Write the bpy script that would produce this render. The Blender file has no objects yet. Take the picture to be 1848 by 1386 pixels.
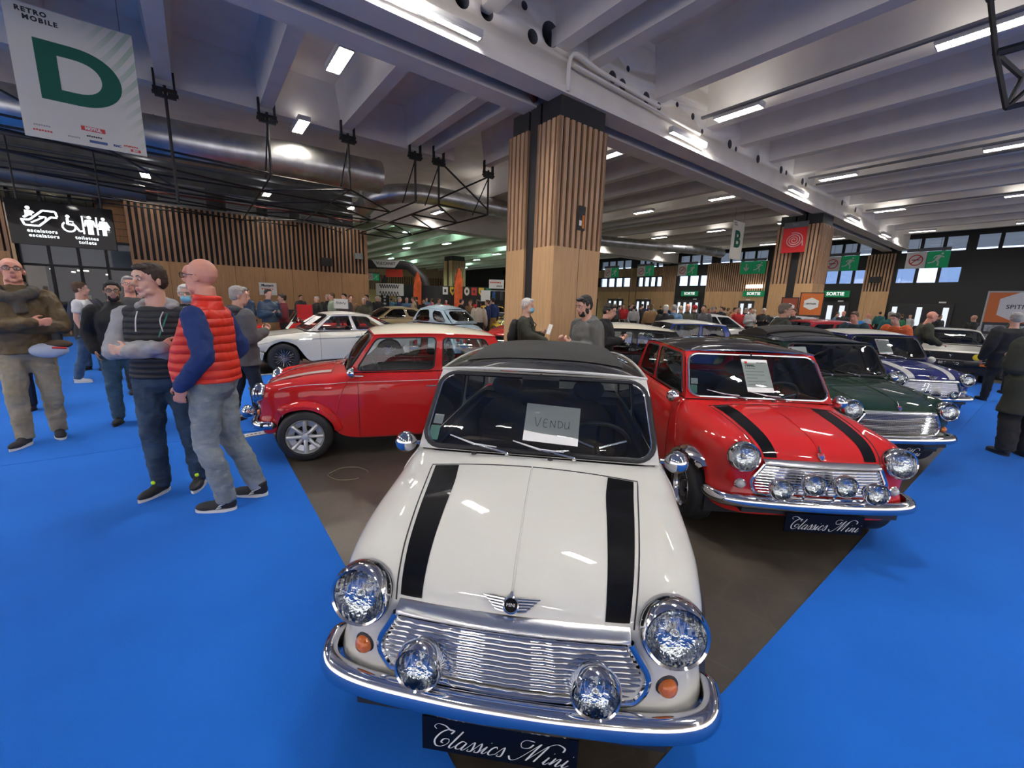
import bpy, bmesh, math, random
import numpy as np
from mathutils import Vector, Matrix, Euler
random.seed(7)
PI = math.pi
scene = bpy.context.scene
COL = scene.collection

# ---------------------------------------------------------------- camera
AZ = math.radians(52.61)                      # direction of the hall's main beams
SA, CA = math.sin(AZ), math.cos(AZ)
cam_d = bpy.data.cameras.new('camera'); cam = bpy.data.objects.new('camera', cam_d); COL.objects.link(cam)
_p, _r = math.radians(11.266), math.radians(1.816)
_fw = Vector((0, math.cos(_p), -math.sin(_p))); _u0 = Vector((0, math.sin(_p), math.cos(_p))); _r0 = Vector((1, 0, 0))
_rt = _r0*math.cos(_r) + _u0*math.sin(_r); _up = -_r0*math.sin(_r) + _u0*math.cos(_r)
cam.matrix_world = Matrix(((_rt.x, _up.x, -_fw.x, 0), (_rt.y, _up.y, -_fw.y, 0), (_rt.z, _up.z, -_fw.z, 1.633), (0, 0, 0, 1)))
cam_d.sensor_fit = 'HORIZONTAL'; cam_d.sensor_width = 36; cam_d.lens = 738.7/1848*36
cam_d.clip_start = 0.05; cam_d.clip_end = 300
scene.camera = cam
# ---------------------------------------------------------------- world and exposure
wd = bpy.data.worlds.new('world'); scene.world = wd; wd.use_nodes = True
wd.node_tree.nodes['Background'].inputs[0].default_value = (0.86, 0.81, 0.82, 1)
wd.node_tree.nodes['Background'].inputs[1].default_value = 2.1
scene.view_settings.view_transform = 'Standard'; scene.view_settings.look = 'None'
scene.view_settings.gamma = 1; scene.view_settings.use_curve_mapping = False
scene.view_settings.exposure = 0.0
scene.cycles.max_bounces = 7; scene.cycles.diffuse_bounces = 4; scene.cycles.glossy_bounces = 4
scene.cycles.transparent_max_bounces = 14; scene.cycles.transmission_bounces = 3
scene.cycles.caustics_reflective = False; scene.cycles.caustics_refractive = False
scene.cycles.sample_clamp_indirect = 4
LAMP_E = 170.0

def W(a, b, z=0.0): return Vector((a*SA - b*CA, a*CA + b*SA, z))   # hall grid -> world
HROT = PI/2 - AZ                                                   # local x along the beams, local y across

# ---------------------------------------------------------------- materials
MATS = {}
def nt(name):
    m = bpy.data.materials.new(name); m.use_nodes = True
    return m, m.node_tree, m.node_tree.nodes['Principled BSDF']
def mat(name, col, rough=0.5, metal=0.0, coat=0.0, bump=0.0, bscale=60.0, var=0.0, vscale=4.0, spec=0.5, emit=None, es=0.0):
    if name in MATS: return MATS[name]
    m, t, b = nt(name); N = t.nodes; L = t.links
    b.inputs['Base Color'].default_value = (*col, 1); b.inputs['Roughness'].default_value = rough
    b.inputs['Metallic'].default_value = metal; b.inputs['Coat Weight'].default_value = coat
    b.inputs['Coat Roughness'].default_value = 0.03; b.inputs['Specular IOR Level'].default_value = spec
    if emit: b.inputs['Emission Color'].default_value = (*emit, 1); b.inputs['Emission Strength'].default_value = es
    if bump or var:
        tc = N.new('ShaderNodeTexCoord')
    if var:
        n = N.new('ShaderNodeTexNoise'); n.inputs['Scale'].default_value = vscale; n.inputs['Detail'].default_value = 5
        L.new(tc.outputs['Object'], n.inputs['Vector'])
        r = N.new('ShaderNodeMapRange'); r.inputs['From Min'].default_value = .3; r.inputs['From Max'].default_value = .7
        r.inputs['To Min'].default_value = 1-var; r.inputs['To Max'].default_value = 1+var
        L.new(n.outputs[0], r.inputs['Value'])
        h = N.new('ShaderNodeVectorMath'); h.operation = 'SCALE'; h.inputs[0].default_value = col
        L.new(r.outputs[0], h.inputs['Scale']); L.new(h.outputs[0], b.inputs['Base Color'])
    if bump:
        n2 = N.new('ShaderNodeTexNoise'); n2.inputs['Scale'].default_value = bscale; n2.inputs['Detail'].default_value = 3
        L.new(tc.outputs['Object'], n2.inputs['Vector'])
        bp = N.new('ShaderNodeBump'); bp.inputs['Strength'].default_value = bump; bp.inputs['Distance'].default_value = 0.01
        L.new(n2.outputs[0], bp.inputs['Height']); L.new(bp.outputs[0], b.inputs['Normal'])
    MATS[name] = m; return m
def paint(name, col): return mat('paint '+name, col, rough=0.55, coat=1.0, spec=0.15)
def wood(name, c1, c2):
    if name in MATS: return MATS[name]
    m, t, b = nt(name); N = t.nodes; L = t.links
    tc = N.new('ShaderNodeTexCoord'); mp = N.new('ShaderNodeMapping'); mp.inputs['Scale'].default_value = (9, 9, .5)
    n = N.new('ShaderNodeTexNoise'); n.inputs['Scale'].default_value = 2.2; n.inputs['Detail'].default_value = 6; n.inputs['Roughness'].default_value = .6
    cr = N.new('ShaderNodeValToRGB'); cr.color_ramp.elements[0].position = .32; cr.color_ramp.elements[0].color = (*c1, 1)
    cr.color_ramp.elements[1].position = .7; cr.color_ramp.elements[1].color = (*c2, 1)
    L.new(tc.outputs['Object'], mp.inputs[0]); L.new(mp.outputs[0], n.inputs['Vector']); L.new(n.outputs[0], cr.inputs[0]); L.new(cr.outputs[0], b.inputs['Base Color'])
    b.inputs['Roughness'].default_value = .45
    MATS[name] = m; return m
def glass(name, tint=(.55, .62, .6), extra=0.05, rough=0.0):
    if name in MATS: return MATS[name]
    m = bpy.data.materials.new(name); m.use_nodes = True; t = m.node_tree; N = t.nodes; L = t.links
    N.remove(N['Principled BSDF'])
    tr = N.new('ShaderNodeBsdfTransparent'); tr.inputs[0].default_value = (*tint, 1)
    gl = N.new('ShaderNodeBsdfGlossy'); gl.inputs['Roughness'].default_value = rough
    fr = N.new('ShaderNodeFresnel'); fr.inputs[0].default_value = 1.5
    ad = N.new('ShaderNodeMath'); ad.operation = 'ADD'; ad.inputs[1].default_value = extra; ad.use_clamp = True
    mx = N.new('ShaderNodeMixShader')
    L.new(fr.outputs[0], ad.inputs[0]); L.new(ad.outputs[0], mx.inputs[0]); L.new(tr.outputs[0], mx.inputs[1]); L.new(gl.outputs[0], mx.inputs[2])
    L.new(mx.outputs[0], N['Material Output'].inputs[0])
    MATS[name] = m; return m
def emis(name, col, s): return mat(name, (.02, .02, .02), emit=col, es=s)
def quilt(name, col, scale=26.0, rough=.55, strength=.8):
    if name in MATS: return MATS[name]
    m, t, b = nt(name); N = t.nodes; L = t.links
    b.inputs['Base Color'].default_value = (*col, 1); b.inputs['Roughness'].default_value = rough
    tc = N.new('ShaderNodeTexCoord'); wv = N.new('ShaderNodeTexWave'); wv.wave_type = 'BANDS'; wv.bands_direction = 'Z'; wv.wave_profile = 'SIN'
    wv.inputs['Scale'].default_value = scale/ (2*PI)*1.0; wv.inputs['Distortion'].default_value = 1.2; wv.inputs['Detail'].default_value = 2
    pw = N.new('ShaderNodeMath'); pw.operation = 'POWER'; pw.inputs[1].default_value = .4
    bp = N.new('ShaderNodeBump'); bp.inputs['Strength'].default_value = strength; bp.inputs['Distance'].default_value = .02
    L.new(tc.outputs['Object'], wv.inputs[0]); L.new(wv.outputs['Fac'], pw.inputs[0]); L.new(pw.outputs[0], bp.inputs['Height']); L.new(bp.outputs[0], b.inputs['Normal'])
    MATS[name] = m; return m
def denim(name, col, fade):
    if name in MATS: return MATS[name]
    m, t, b = nt(name); N = t.nodes; L = t.links
    tc = N.new('ShaderNodeTexCoord'); n = N.new('ShaderNodeTexNoise'); n.inputs['Scale'].default_value = 5; n.inputs['Detail'].default_value = 4
    cr = N.new('ShaderNodeValToRGB'); cr.color_ramp.elements[0].position = .4; cr.color_ramp.elements[0].color = (*col, 1)
    cr.color_ramp.elements[1].position = .72; cr.color_ramp.elements[1].color = (*fade, 1)
    mp = N.new('ShaderNodeMapping'); mp.inputs['Scale'].default_value = (3, 3, 7)
    n2 = N.new('ShaderNodeTexNoise'); n2.inputs['Scale'].default_value = 2.2; n2.inputs['Detail'].default_value = 3
    bp = N.new('ShaderNodeBump'); bp.inputs['Strength'].default_value = .9; bp.inputs['Distance'].default_value = .025
    L.new(tc.outputs['Object'], n.inputs['Vector']); L.new(n.outputs[0], cr.inputs[0]); L.new(cr.outputs[0], b.inputs['Base Color'])
    L.new(tc.outputs['Object'], mp.inputs[0]); L.new(mp.outputs[0], n2.inputs['Vector']); L.new(n2.outputs[0], bp.inputs['Height']); L.new(bp.outputs[0], b.inputs['Normal'])
    b.inputs['Roughness'].default_value = .85
    MATS[name] = m; return m

M_chrome = mat('chrome', (.78, .79, .8), rough=.07, metal=1)
M_rubber = mat('black rubber', (.012, .012, .013), rough=.5)
M_tyre = mat('tyre rubber', (.016, .016, .017), rough=.62, bump=.15, bscale=90)
M_black = mat('matt black', (.012, .012, .014), rough=.6)
M_gloss_black = mat('gloss black', (.003, .003, .0035), rough=.5, coat=.5, spec=.05)
M_dark_trim = mat('dark interior vinyl', (.02, .02, .022), rough=.55, bump=.2, bscale=120)
M_seat = mat('grey seat cloth', (.035, .035, .036), rough=.85, bump=.3, bscale=200)
M_glass = glass('window glass', (.82, .88, .86), .04)
M_glass_dk = glass('dark window glass', (.22, .25, .25), .04)
M_lens = glass('clear lens glass', (.93, .95, .95), .04, .03)
M_reflector = mat('headlamp reflector', (.90, .91, .92), rough=.1, metal=1, bump=1.0, bscale=30)
M_amber = mat('amber lens', (.70, .15, .005), rough=.12, coat=1, bump=.5, bscale=60)
M_redlens = mat('red lens', (.5, .01, .01), rough=.15, coat=1)
M_alloy = mat('silver alloy', (.74, .75, .75), rough=.32, metal=.6)
M_steel = mat('galvanised steel', (.62, .64, .66), rough=.33, metal=1, var=.25, vscale=2.0)
M_beam = mat('painted black steel', (.010, .010, .011), rough=.5)
M_white_card = mat('white card', (.86, .86, .84), rough=.6)
M_ink = mat('black ink', (.02, .02, .03), rough=.6)
M_wood = wood('oak panel', (.53, .31, .145), (.67, .42, .21))
M_wood_slat = wood('oak slat', (.47, .28, .155), (.60, .38, .215))
M_ceil = mat('painted concrete ceiling', (.85, .79, .73), rough=.8, bump=.06, bscale=20, var=.06, vscale=1.2)
M_ceil_beam = mat('painted concrete beam', (.89, .85, .79), rough=.75, bump=.05, bscale=14, var=.05, vscale=1.5)
M_green = mat('sign green', (.0, .20, .08), rough=.5)
M_sign_white = mat('sign white', (.72, .72, .70), rough=.6)
M_signred = mat('sign red', (.62, .02, .02), rough=.5)
M_green_lit = mat('lit sign green', (.0, .22, .08), rough=.5, emit=(0, .22, .08), es=.25)

# ---------------------------------------------------------------- mesh helpers
class MB:
    """collects shapes and links them as one mesh object"""
    def __init__(s): s.v = []; s.f = []; s.m = []; s.mats = []; s.sm = []
    def mi(s, m):
        if m not in s.mats: s.mats.append(m)
        return s.mats.index(m)
    def add(s, vs, fs, m, smooth=False, xf=None):
        o = len(s.v); k = s.mi(m)
        if xf is not None: vs = [xf @ Vector(v) for v in vs]
        s.v += [tuple(v) for v in vs]
        for f in fs: s.f.append(tuple(i+o for i in f)); s.m.append(k); s.sm.append(smooth)
    def box(s, c, d, m, xf=None, rz=0.0):
        x, y, z = (q/2 for q in d); R = Matrix.Rotation(rz, 3, 'Z')
        vs = [Vector(c) + R @ Vector((sx*x, sy*y, sz*z)) for sz in (-1, 1) for sy in (-1, 1) for sx in (-1, 1)]
        s.add(vs, [(0, 2, 3, 1), (4, 5, 7, 6), (0, 1, 5, 4), (2, 6, 7, 3), (0, 4, 6, 2), (1, 3, 7, 5)], m, False, xf)
    def box2(s, lo, hi, m, xf=None):
        s.box([(p+q)/2 for p, q in zip(lo, hi)], [abs(q-p) for p, q in zip(lo, hi)], m, xf)
    def tube(s, pts, r, m, n=8, closed=False, xf=None, sq=None, caps=True):
        pts = [Vector(p) for p in pts]; N = len(pts)
        rs = r if isinstance(r, (list, tuple)) else [r]*N
        tg = []
        for i in range(N):
            a = pts[i-1] if (i or closed) else pts[i]; b = pts[(i+1) % N] if (i < N-1 or closed) else pts[i]
            d = (b-a); tg.append(d.normalized() if d.length > 1e-9 else Vector((0, 0, 1)))
        ref = Vector((0, 0, 1)) if abs(tg[0].z) < .9 else Vector((1, 0, 0))
        u = tg[0].cross(ref).normalized(); vs = []
        for i in range(N):
            u = (u - tg[i]*u.dot(tg[i])); u = u.normalized() if u.length > 1e-6 else tg[i].orthogonal().normalized()
            w = tg[i].cross(u)
            for k in range(n):
                an = 2*PI*k/n; e = (1, 1) if sq is None else sq
                vs.append(pts[i] + u*(math.cos(an)*rs[i]*e[0]) + w*(math.sin(an)*rs[i]*e[1]))
        fs = []
        for i in range(N if closed else N-1):
            j = (i+1) % N
            for k in range(n): fs.append((i*n+k, i*n+(k+1) % n, j*n+(k+1) % n, j*n+k))
        if not closed and caps: fs += [tuple(reversed(range(n))), tuple((N-1)*n+k for k in range(n))]
        s.add(vs, fs, m, True, xf)
    def lathe(s, prof, m, n=28, xf=None, smooth=True, caps=False):
        """prof: (radius, height) pairs, turned about local z"""
        vs = []; fs = []
        for (r, h) in prof:
            for k in range(n): vs.append((r*math.cos(2*PI*k/n), r*math.sin(2*PI*k/n), h))
        for i in range(len(prof)-1):
            for k in range(n): fs.append((i*n+k, i*n+(k+1) % n, (i+1)*n+(k+1) % n, (i+1)*n+k))
        if caps and prof[0][0] > 1e-6: fs.append(tuple(reversed(range(n))))
        if caps and prof[-1][0] > 1e-6: fs.append(tuple((len(prof)-1)*n+k for k in range(n)))
        s.add(vs, fs, m, smooth, xf)
    def grid(s, P, m, xf=None, smooth=True, flip=False, closed=False):
        R = len(P); C = len(P[0]); vs = [p for row in P for p in row]; fs = []
        for i in range(R-1):
            for j in range(C if closed else C-1):
                q = (i*C+j, i*C+(j+1) % C, (i+1)*C+(j+1) % C, (i+1)*C+j); fs.append(q[::-1] if flip else q)
        s.add(vs, fs, m, smooth, xf)
    def prism(s, poly, h, m, xf=None, smooth=False):
        """polygon in local xy extruded from z=0 to z=h"""
        n = len(poly); vs = [(x, y, 0) for x, y in poly] + [(x, y, h) for x, y in poly]
        fs = [tuple(reversed(range(n))), tuple(range(n, 2*n))] + [(i, (i+1) % n, (i+1) % n+n, i+n) for i in range(n)]
        s.add(vs, fs, m, smooth, xf)
    def ell(s, c, r, m, n=14, xf=None, rot=None):
        R = rot if rot is not None else Matrix.Identity(3); vs = []; fs = []; k2 = n//2
        for i in range(k2+1):
            th = PI*i/k2
            for k in range(n):
                ph = 2*PI*k/n; vs.append(Vector(c) + R @ Vector((r[0]*math.sin(th)*math.cos(ph), r[1]*math.sin(th)*math.sin(ph), r[2]*math.cos(th))))
        for i in range(k2):
            for k in range(n): fs.append((i*n+k, (i+1)*n+k, (i+1)*n+(k+1) % n, i*n+(k+1) % n))
        s.add(vs, fs, m, True, xf)
    def build(s, name, parent=None, kind=None, label=None, loc=None, rot=None, clean=True, sharp=True):
        me = bpy.data.meshes.new(name); me.from_pydata(s.v, [], s.f)
        for m in s.mats: me.materials.append(m)
        me.polygons.foreach_set('material_index', s.m); me.polygons.foreach_set('use_smooth', s.sm)
        if clean:
            bm = bmesh.new(); bm.from_mesh(me); bmesh.ops.remove_doubles(bm, verts=bm.verts, dist=1e-5)
            bmesh.ops.dissolve_degenerate(bm, edges=bm.edges, dist=1e-6)
            bmesh.ops.recalc_face_normals(bm, faces=bm.faces); bm.to_mesh(me); bm.free()
        if sharp:
            try: me.set_sharp_from_angle(angle=math.radians(42))
            except Exception: pass
        o = bpy.data.objects.new(name, me); COL.objects.link(o)
        if parent is not None: o.parent = parent
        if loc is not None: o.location = loc
        if rot is not None: o.rotation_euler = rot
        if kind: o['kind'] = kind
        if label: o['label'] = label
        return o
def empty(name, loc, rz=0.0, label=None, cat=None, group=None):
    o = bpy.data.objects.new(name, None); COL.objects.link(o); o.location = loc; o.rotation_euler = (0, 0, rz); o.empty_display_size = .1
    return tag(o, label, cat, group)
def tag(o, label=None, cat=None, group=None, kind=None):
    if label: o['label'] = label
    if cat: o['category'] = cat
    if group: o['group'] = group
    if kind: o['kind'] = kind
    return o
def XF(loc, rx=0, ry=0, rz=0, sc=1): return Matrix.Translation(loc) @ Euler((rx, ry, rz)).to_matrix().to_4x4() @ Matrix.Scale(sc, 4)
def spline(pts, n=6, closed=False):
    P = [Vector(p) for p in pts]; out = []; N = len(P); seg = N if closed else N-1
    for i in range(seg):
        g = (lambda k: P[k % N]) if closed else (lambda k: P[min(max(k, 0), N-1)])
        p0, p1, p2, p3 = g(i-1), g(i), g(i+1), g(i+2)
        for k in range(n):
            t = k/n; out.append(.5*((2*p1)+(p2-p0)*t+(2*p0-5*p1+4*p2-p3)*t*t+(3*p1-p0-3*p2+p3)*t**3))
    if not closed: out.append(P[-1])
    return out
def text_mesh(txt, size, m, name='lettering', parent=None, xf=None, ext=.002, align='CENTER', shear=0.0, bold=0.0, spacing=1.0):
    cu = bpy.data.curves.new(name, 'FONT'); cu.body = txt; cu.size = size; cu.extrude = ext; cu.align_x = align; cu.align_y = 'CENTER'
    cu.shear = shear; cu.offset = bold; cu.resolution_u = 3 if size < .5 else 10; cu.space_character = spacing
    t = bpy.data.objects.new('tmp', cu); COL.objects.link(t)
    dg = bpy.context.evaluated_depsgraph_get(); me = bpy.data.meshes.new_from_object(t.evaluated_get(dg))
    bpy.data.objects.remove(t); bpy.data.curves.remove(cu)
    me.materials.clear(); me.materials.append(m)
    if xf is not None: me.transform(xf)
    o = bpy.data.objects.new(name, me); COL.objects.link(o)
    if parent is not None: o.parent = parent
    return o
def put(root):
    return root
# ================================================================ the hall (local x = a along the beams, y = b across them)
H = dict(rot=(0, 0, HROT))
def hbuild(mb, name, **k): return mb.build(name, rot=(0, 0, HROT), **k)
# --- floor and carpet
def carpet_mat():
    m, t, b = nt('blue exhibition carpet'); N = t.nodes; L = t.links
    tc = N.new('ShaderNodeTexCoord')
    n = N.new('ShaderNodeTexNoise'); n.inputs['Scale'].default_value = .9; n.inputs['Detail'].default_value = 6
    cr = N.new('ShaderNodeValToRGB'); e = cr.color_ramp.elements; e[0].position = .3; e[0].color = (.010, .128, .56, 1); e[1].position = .75; e[1].color = (.014, .165, .68, 1)
    n2 = N.new('ShaderNodeTexNoise'); n2.inputs['Scale'].default_value = 420; bp = N.new('ShaderNodeBump'); bp.inputs['Strength'].default_value = .5; bp.inputs['Distance'].default_value = .004
    L.new(tc.outputs['Object'], n.inputs['Vector']); L.new(n.outputs[0], cr.inputs[0]); L.new(cr.outputs[0], b.inputs['Base Color'])
    L.new(tc.outputs['Object'], n2.inputs['Vector']); L.new(n2.outputs[0], bp.inputs['Height']); L.new(bp.outputs[0], b.inputs['Normal'])
    b.inputs['Roughness'].default_value = .95; b.inputs['Specular IOR Level'].default_value = .15; b.inputs['Sheen Weight'].default_value = .25
    b.inputs['Sheen Tint'].default_value = (.2, .4, 1, 1)
    return m
def concrete_mat():
    m, t, b = nt('worn dark floor'); N = t.nodes; L = t.links
    tc = N.new('ShaderNodeTexCoord')
    n = N.new('ShaderNodeTexNoise'); n.inputs['Scale'].default_value = 1.6; n.inputs['Detail'].default_value = 8; n.inputs['Roughness'].default_value = .65
    cr = N.new('ShaderNodeValToRGB'); e = cr.color_ramp.elements; e[0].position = .3; e[0].color = (.040, .032, .024, 1); e[1].position = .78; e[1].color = (.10, .082, .062, 1)
    v = N.new('ShaderNodeTexVoronoi'); v.inputs['Scale'].default_value = 2.3; v.feature = 'DISTANCE_TO_EDGE'
    mr = N.new('ShaderNodeMapRange'); mr.inputs['From Max'].default_value = .012; mr.inputs['To Min'].default_value = .45; mr.inputs['To Max'].default_value = 0
    mx = N.new('ShaderNodeMixRGB'); mx.inputs[2].default_value = (.13, .11, .085, 1)
    L.new(tc.outputs['Object'], n.inputs['Vector']); L.new(tc.outputs['Object'], v.inputs['Vector']); L.new(n.outputs[0], cr.inputs[0])
    n3 = N.new('ShaderNodeTexNoise'); n3.inputs['Scale'].default_value = .7; ml = N.new('ShaderNodeMath'); ml.operation = 'MULTIPLY'
    L.new(tc.outputs['Object'], n3.inputs['Vector']); L.new(v.outputs['Distance'], mr.inputs['Value']); L.new(mr.outputs[0], ml.inputs[0]); L.new(n3.outputs[0], ml.inputs[1])
    L.new(ml.outputs[0], mx.inputs[0]); L.new(cr.outputs[0], mx.inputs[1]); L.new(mx.outputs[0], b.inputs['Base Color'])
    b.inputs['Roughness'].default_value = .42
    n4 = N.new('ShaderNodeTexNoise'); n4.inputs['Scale'].default_value = 30; bp = N.new('ShaderNodeBump'); bp.inputs['Strength'].default_value = .15
    L.new(tc.outputs['Object'], n4.inputs['Vector']); L.new(n4.outputs[0], bp.inputs['Height']); L.new(bp.outputs[0], b.inputs['Normal'])
    return m
M_carpet = carpet_mat(); M_floor = concrete_mat()
mb = MB(); mb.box2((-22, -24, -.2), (41, 72, 0), M_floor); hbuild(mb, 'floor', kind='structure')
def sheet(name, label, rects, group='blue aisle carpet'):
    for (a0, b0, a1, b1) in rects:
        mb = MB(); mb.box2((a0, b0, 0), (a1, b1, .004), M_carpet)
        o = hbuild(mb, name); tag(o, label, 'carpet')
sheet('aisle_carpet', 'bright blue carpet covering the near aisle left of the dark booth floor', [(-12, -9, .58, 5.655)])
sheet('aisle_carpet', 'blue carpet beyond the dark seam, reaching to the slatted wall at left', [(-12, 5.665, .58, 20.5)])
sheet('aisle_carpet', 'blue carpet strip running away right along the noses of the parked small cars', [(.585, -7, 34, .6)])
sheet('aisle_carpet', 'blue carpet edge under the noses of the navy and angular white cars', [(8.3, .602, 16, 1.4)])
sheet('aisle_carpet', 'narrow blue carpet between the cream-roofed red car and the pale coupe', [(.585, 8.5, 6.6, 9.69)])
mb = MB(); mb.box2((.59, 9.7, 0), (9, 9.82, .008), mat('grey edging strip', (.45, .47, .5), .5))
tag(hbuild(mb, 'carpet_edging'), 'pale grey edging strip on the floor in front of the pale wire-wheeled coupe', 'edging strip')
# --- walls
def wall(name, lo, hi, m): mb = MB(); mb.box2(lo, hi, m); return hbuild(mb, name, kind='structure')
M_wallblk = mat('black wall cladding', (.016, .016, .017), .75, bump=.1, bscale=8)
M_wallgrey = mat('dark technical wall', (.22, .23, .23), .8, var=.3, vscale=1.5)
wall('wall_back', (-22, 72, 0), (41, 72.4, 8.4), mat('far wall oak', (.50, .36, .22), .7, var=.2, vscale=.4))
#wall('wall_behind', (-22.4, -24, 0), (-22, 72, 8.4), mat('plain grey wall', (.30, .30, .31), .8))

# end wall (a = 41) with clerestory and lower windows as openings
M_daylight = emis('daylight behind windows', (.84, .91, 1.0), 2.8)
M_dayblue = emis('blue daylight behind windows', (.42, .58, .92), 1.1)
mb = MB()
mb.box2((41, -24, 0), (41.3, 72, 3.87), M_wallblk); mb.box2((41, -24, 4.93), (41.3, 72, 5.95), M_wallblk); mb.box2((41, -24, 6.95), (41.3, 72, 8.3), M_wallblk)
wins = []
for b0, n, wd_, up0 in ((-13.0, 3, 1.12, 0), (-3.4, 2, 1.12, 1), (2.0, 2, 1.1, 2), (4.5, 3, 1.12, 0), (9.4, 3, .92, 0), (16.6, 4, 1.1, 1), (21.7, 3, 1.16, 0), (27.1, 4, .8, 0), (31.3, 4, 1.15, 0), (38, 4, 1.1, 0), (45, 4, 1.1, 0), (53, 4, 1.1, 0)):
    for k in range(n): wins.append((b0+k*wd_, b0+(k+1)*wd_, up0))
ups = sorted((w[0], w[1]) for w in wins)
los = sorted((w[0], w[1]) for w in wins if w[2] == 0)
for spans, z0, z1 in ((los, 3.87, 4.93), (ups, 5.95, 6.95)):
    c = -24
    for (x0, x1) in spans:
        mb.box2((41, c, z0), (41.3, x0+.06, z1), M_wallblk); c = x1-.06
    mb.box2((41, c, z0), (41.3, 72, z1), M_wallblk)
hbuild(mb, 'wall_right', kind='structure')
mb = MB(); mb.box2((42.6, -24, 0), (42.7, 72, 8), M_daylight); tag(hbuild(mb, 'sky_backdrop', kind='structure'))
# window panes
wn = 0
M_pane = glass('hall window glass', (.8, .86, .95), .06)
M_blind = mat('grey roller blind', (.42, .44, .46), .7, emit=(.5, .54, .6), es=.45)  # glow in the cloth stands for daylight coming through it
for spans, z0, z1 in ((los, 3.87, 4.93), (ups, 5.95, 6.95)):
    for i, (x0, x1) in enumerate(spans):
        wn += 1; mb = MB(); mb.box2((41.12, x0+.06, z0), (41.15, x1-.06, z1), M_pane)
        w_ = hbuild(mb, 'window_%d' % wn, kind='structure')
        fr = MB()
        for q in ((x0+.05, x0+.09), (x1-.09, x1-.05)): fr.box2((41.02, q[0], z0), (41.1, q[1], z1), M_black)
        for q in ((z0, z0+.04), (z1-.04, z1)): fr.box2((41.02, x0+.09, q[0]), (41.1, x1-.09, q[1]), M_black)
        fr.build('window_frame', w_)
        if z0 > 5:
            bl = MB(); bl.box2((41.17, x0+.07, z0+.16), (41.19, x1-.07, z1), M_blind); bl.build('blind', w_)
        elif i in (0, 3, 5) or 9 < x0 < 12:
            bl = MB(); bl.box2((41.17, x0+.07, z0), (41.19, x1-.07, z1), M_dayblue); bl.build('blind', w_)
# slatted oak panels on the end wall
def slat_wall(name, p0, p1, z0, zs, z1, face, pitch=.2, w=.1, depth=.12, kind='structure', solid=True, mw=None):
    M_wood, M_wood_slat = mw or (globals()['M_wood'], globals()['M_wood_slat'])
    """oak wall: solid boards z0..zs, vertical slats over black zs..z1. runs p0..p1 along a or b."""
    mb = MB(); ax, c = face   # ('b', a0): runs along b at a = a0 ; ('a', b0)
    def bx(u0, u1, d0, d1, za, zb, m):
        if ax == 'b': mb.box2((c-d1, u0, za), (c-d0, u1, zb), m)
        else: mb.box2((u0, c-d1, za), (u1, c-d0, zb), m)
    if solid:
        bx(p0, p1, 0, depth, z0, zs, M_wood)
        k = p0
        while k < p1-.5:
            k += 1.25; bx(min(k, p1-.02), min(k+.012, p1), depth, depth+.002, z0, zs, M_black)
    bx(p0, p1, 0, .03, zs, z1, M_black)
    u = p0
    while u < p1-w: bx(u, u+w, .03, depth, zs, z1, M_wood_slat); u += pitch
    bx(p1-w, p1, .03, depth, zs, z1, M_wood_slat)
    return hbuild(mb, name, kind=kind)
slat_wall('wall_right_oak_panel', 8.0, 9.6, 0, 3.28, 6.0, ('b', 41.0), pitch=.19)
slat_wall('wall_right_oak_panel', 16.5, 22.0, 0, 3.3, 6.0, ('b', 41.0), pitch=.2)
slat_wall('wall_right_oak_panel', 25.4, 27.0, 0, 3.3, 6.0, ('b', 41.0), pitch=.19)
slat_wall('wall_right_oak_panel', 30.4, 31.2, 0, 3.3, 6.0, ('b', 41.0), pitch=.19)
slat_wall('wall_right_oak_panel', 27.0, 30.3, 0, 3.3, 3.85, ('b', 41.0), pitch=.19)
slat_wall('wall_right_oak_panel', 31.3, 44.0, 0, 3.3, 3.85, ('b', 41.0), pitch=.19)
slat_wall('wall_right_oak_panel', 27.0, 44.0, 5.0, 5.0, 5.9, ('b', 41.0), pitch=.19, solid=False)
slat_wall('wall_back_oak_panel', 10, 40, 0, 3.1, 5.6, ('a', 72.0), pitch=.34, w=.17)
MW = (wood('left oak panel', (.38, .20, .085), (.50, .28, .125)), wood('left oak slat', (.28, .15, .08), (.38, .21, .115)))
slat_wall('wall_left', -2.1, 8.15, 0, 2.97, 5.4, ('a', 25.0), pitch=.21, w=.095, depth=.16, mw=MW)
slat_wall('wall_left', -14, -5.55, 0, 2.97, 5.4, ('a', 25.0), pitch=.21, w=.095, depth=.16, mw=MW)
wall('wall_left_return', (7.9, 25, 0), (8.15, 27.8, 5.4), mat('grey plaster', (.34, .33, .30), .8))
# doors in the end wall
dn = 0
M_lite = emis('daylight in door lights', (.85, .92, 1), 1.0)
for (b0, b1) in ((4.5, 7.8), (10.2, 12.6), (17.2, 18.6), (22.4, 25.0), (28.2, 30.2), (32, 34.4), (36, 38)):
    dn += 1; mb = MB(); mb.box2((40.86, b0, 0), (41, b1, 2.45), mat('black door leaf', (.02, .02, .022), .4))
    d = hbuild(mb, 'door_%d' % dn, kind='structure')
    n = max(2, int((b1-b0)/.62)); st = (b1-b0)/n
    for k in range(n):
        if n > 4 and k in (1, 3): continue
        g = MB(); g.box2((40.84, b0+k*st+st*.3, .9), (40.858, b0+k*st+st*.72, 2.2), M_lite); g.build('door_light', d)
    bx_ = MB(); bx_.box2((40.8, b0+.4, 2.5), (40.86, b0+.75, 2.6), M_white_card); bx_.build('emergency_light', d)
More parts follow.
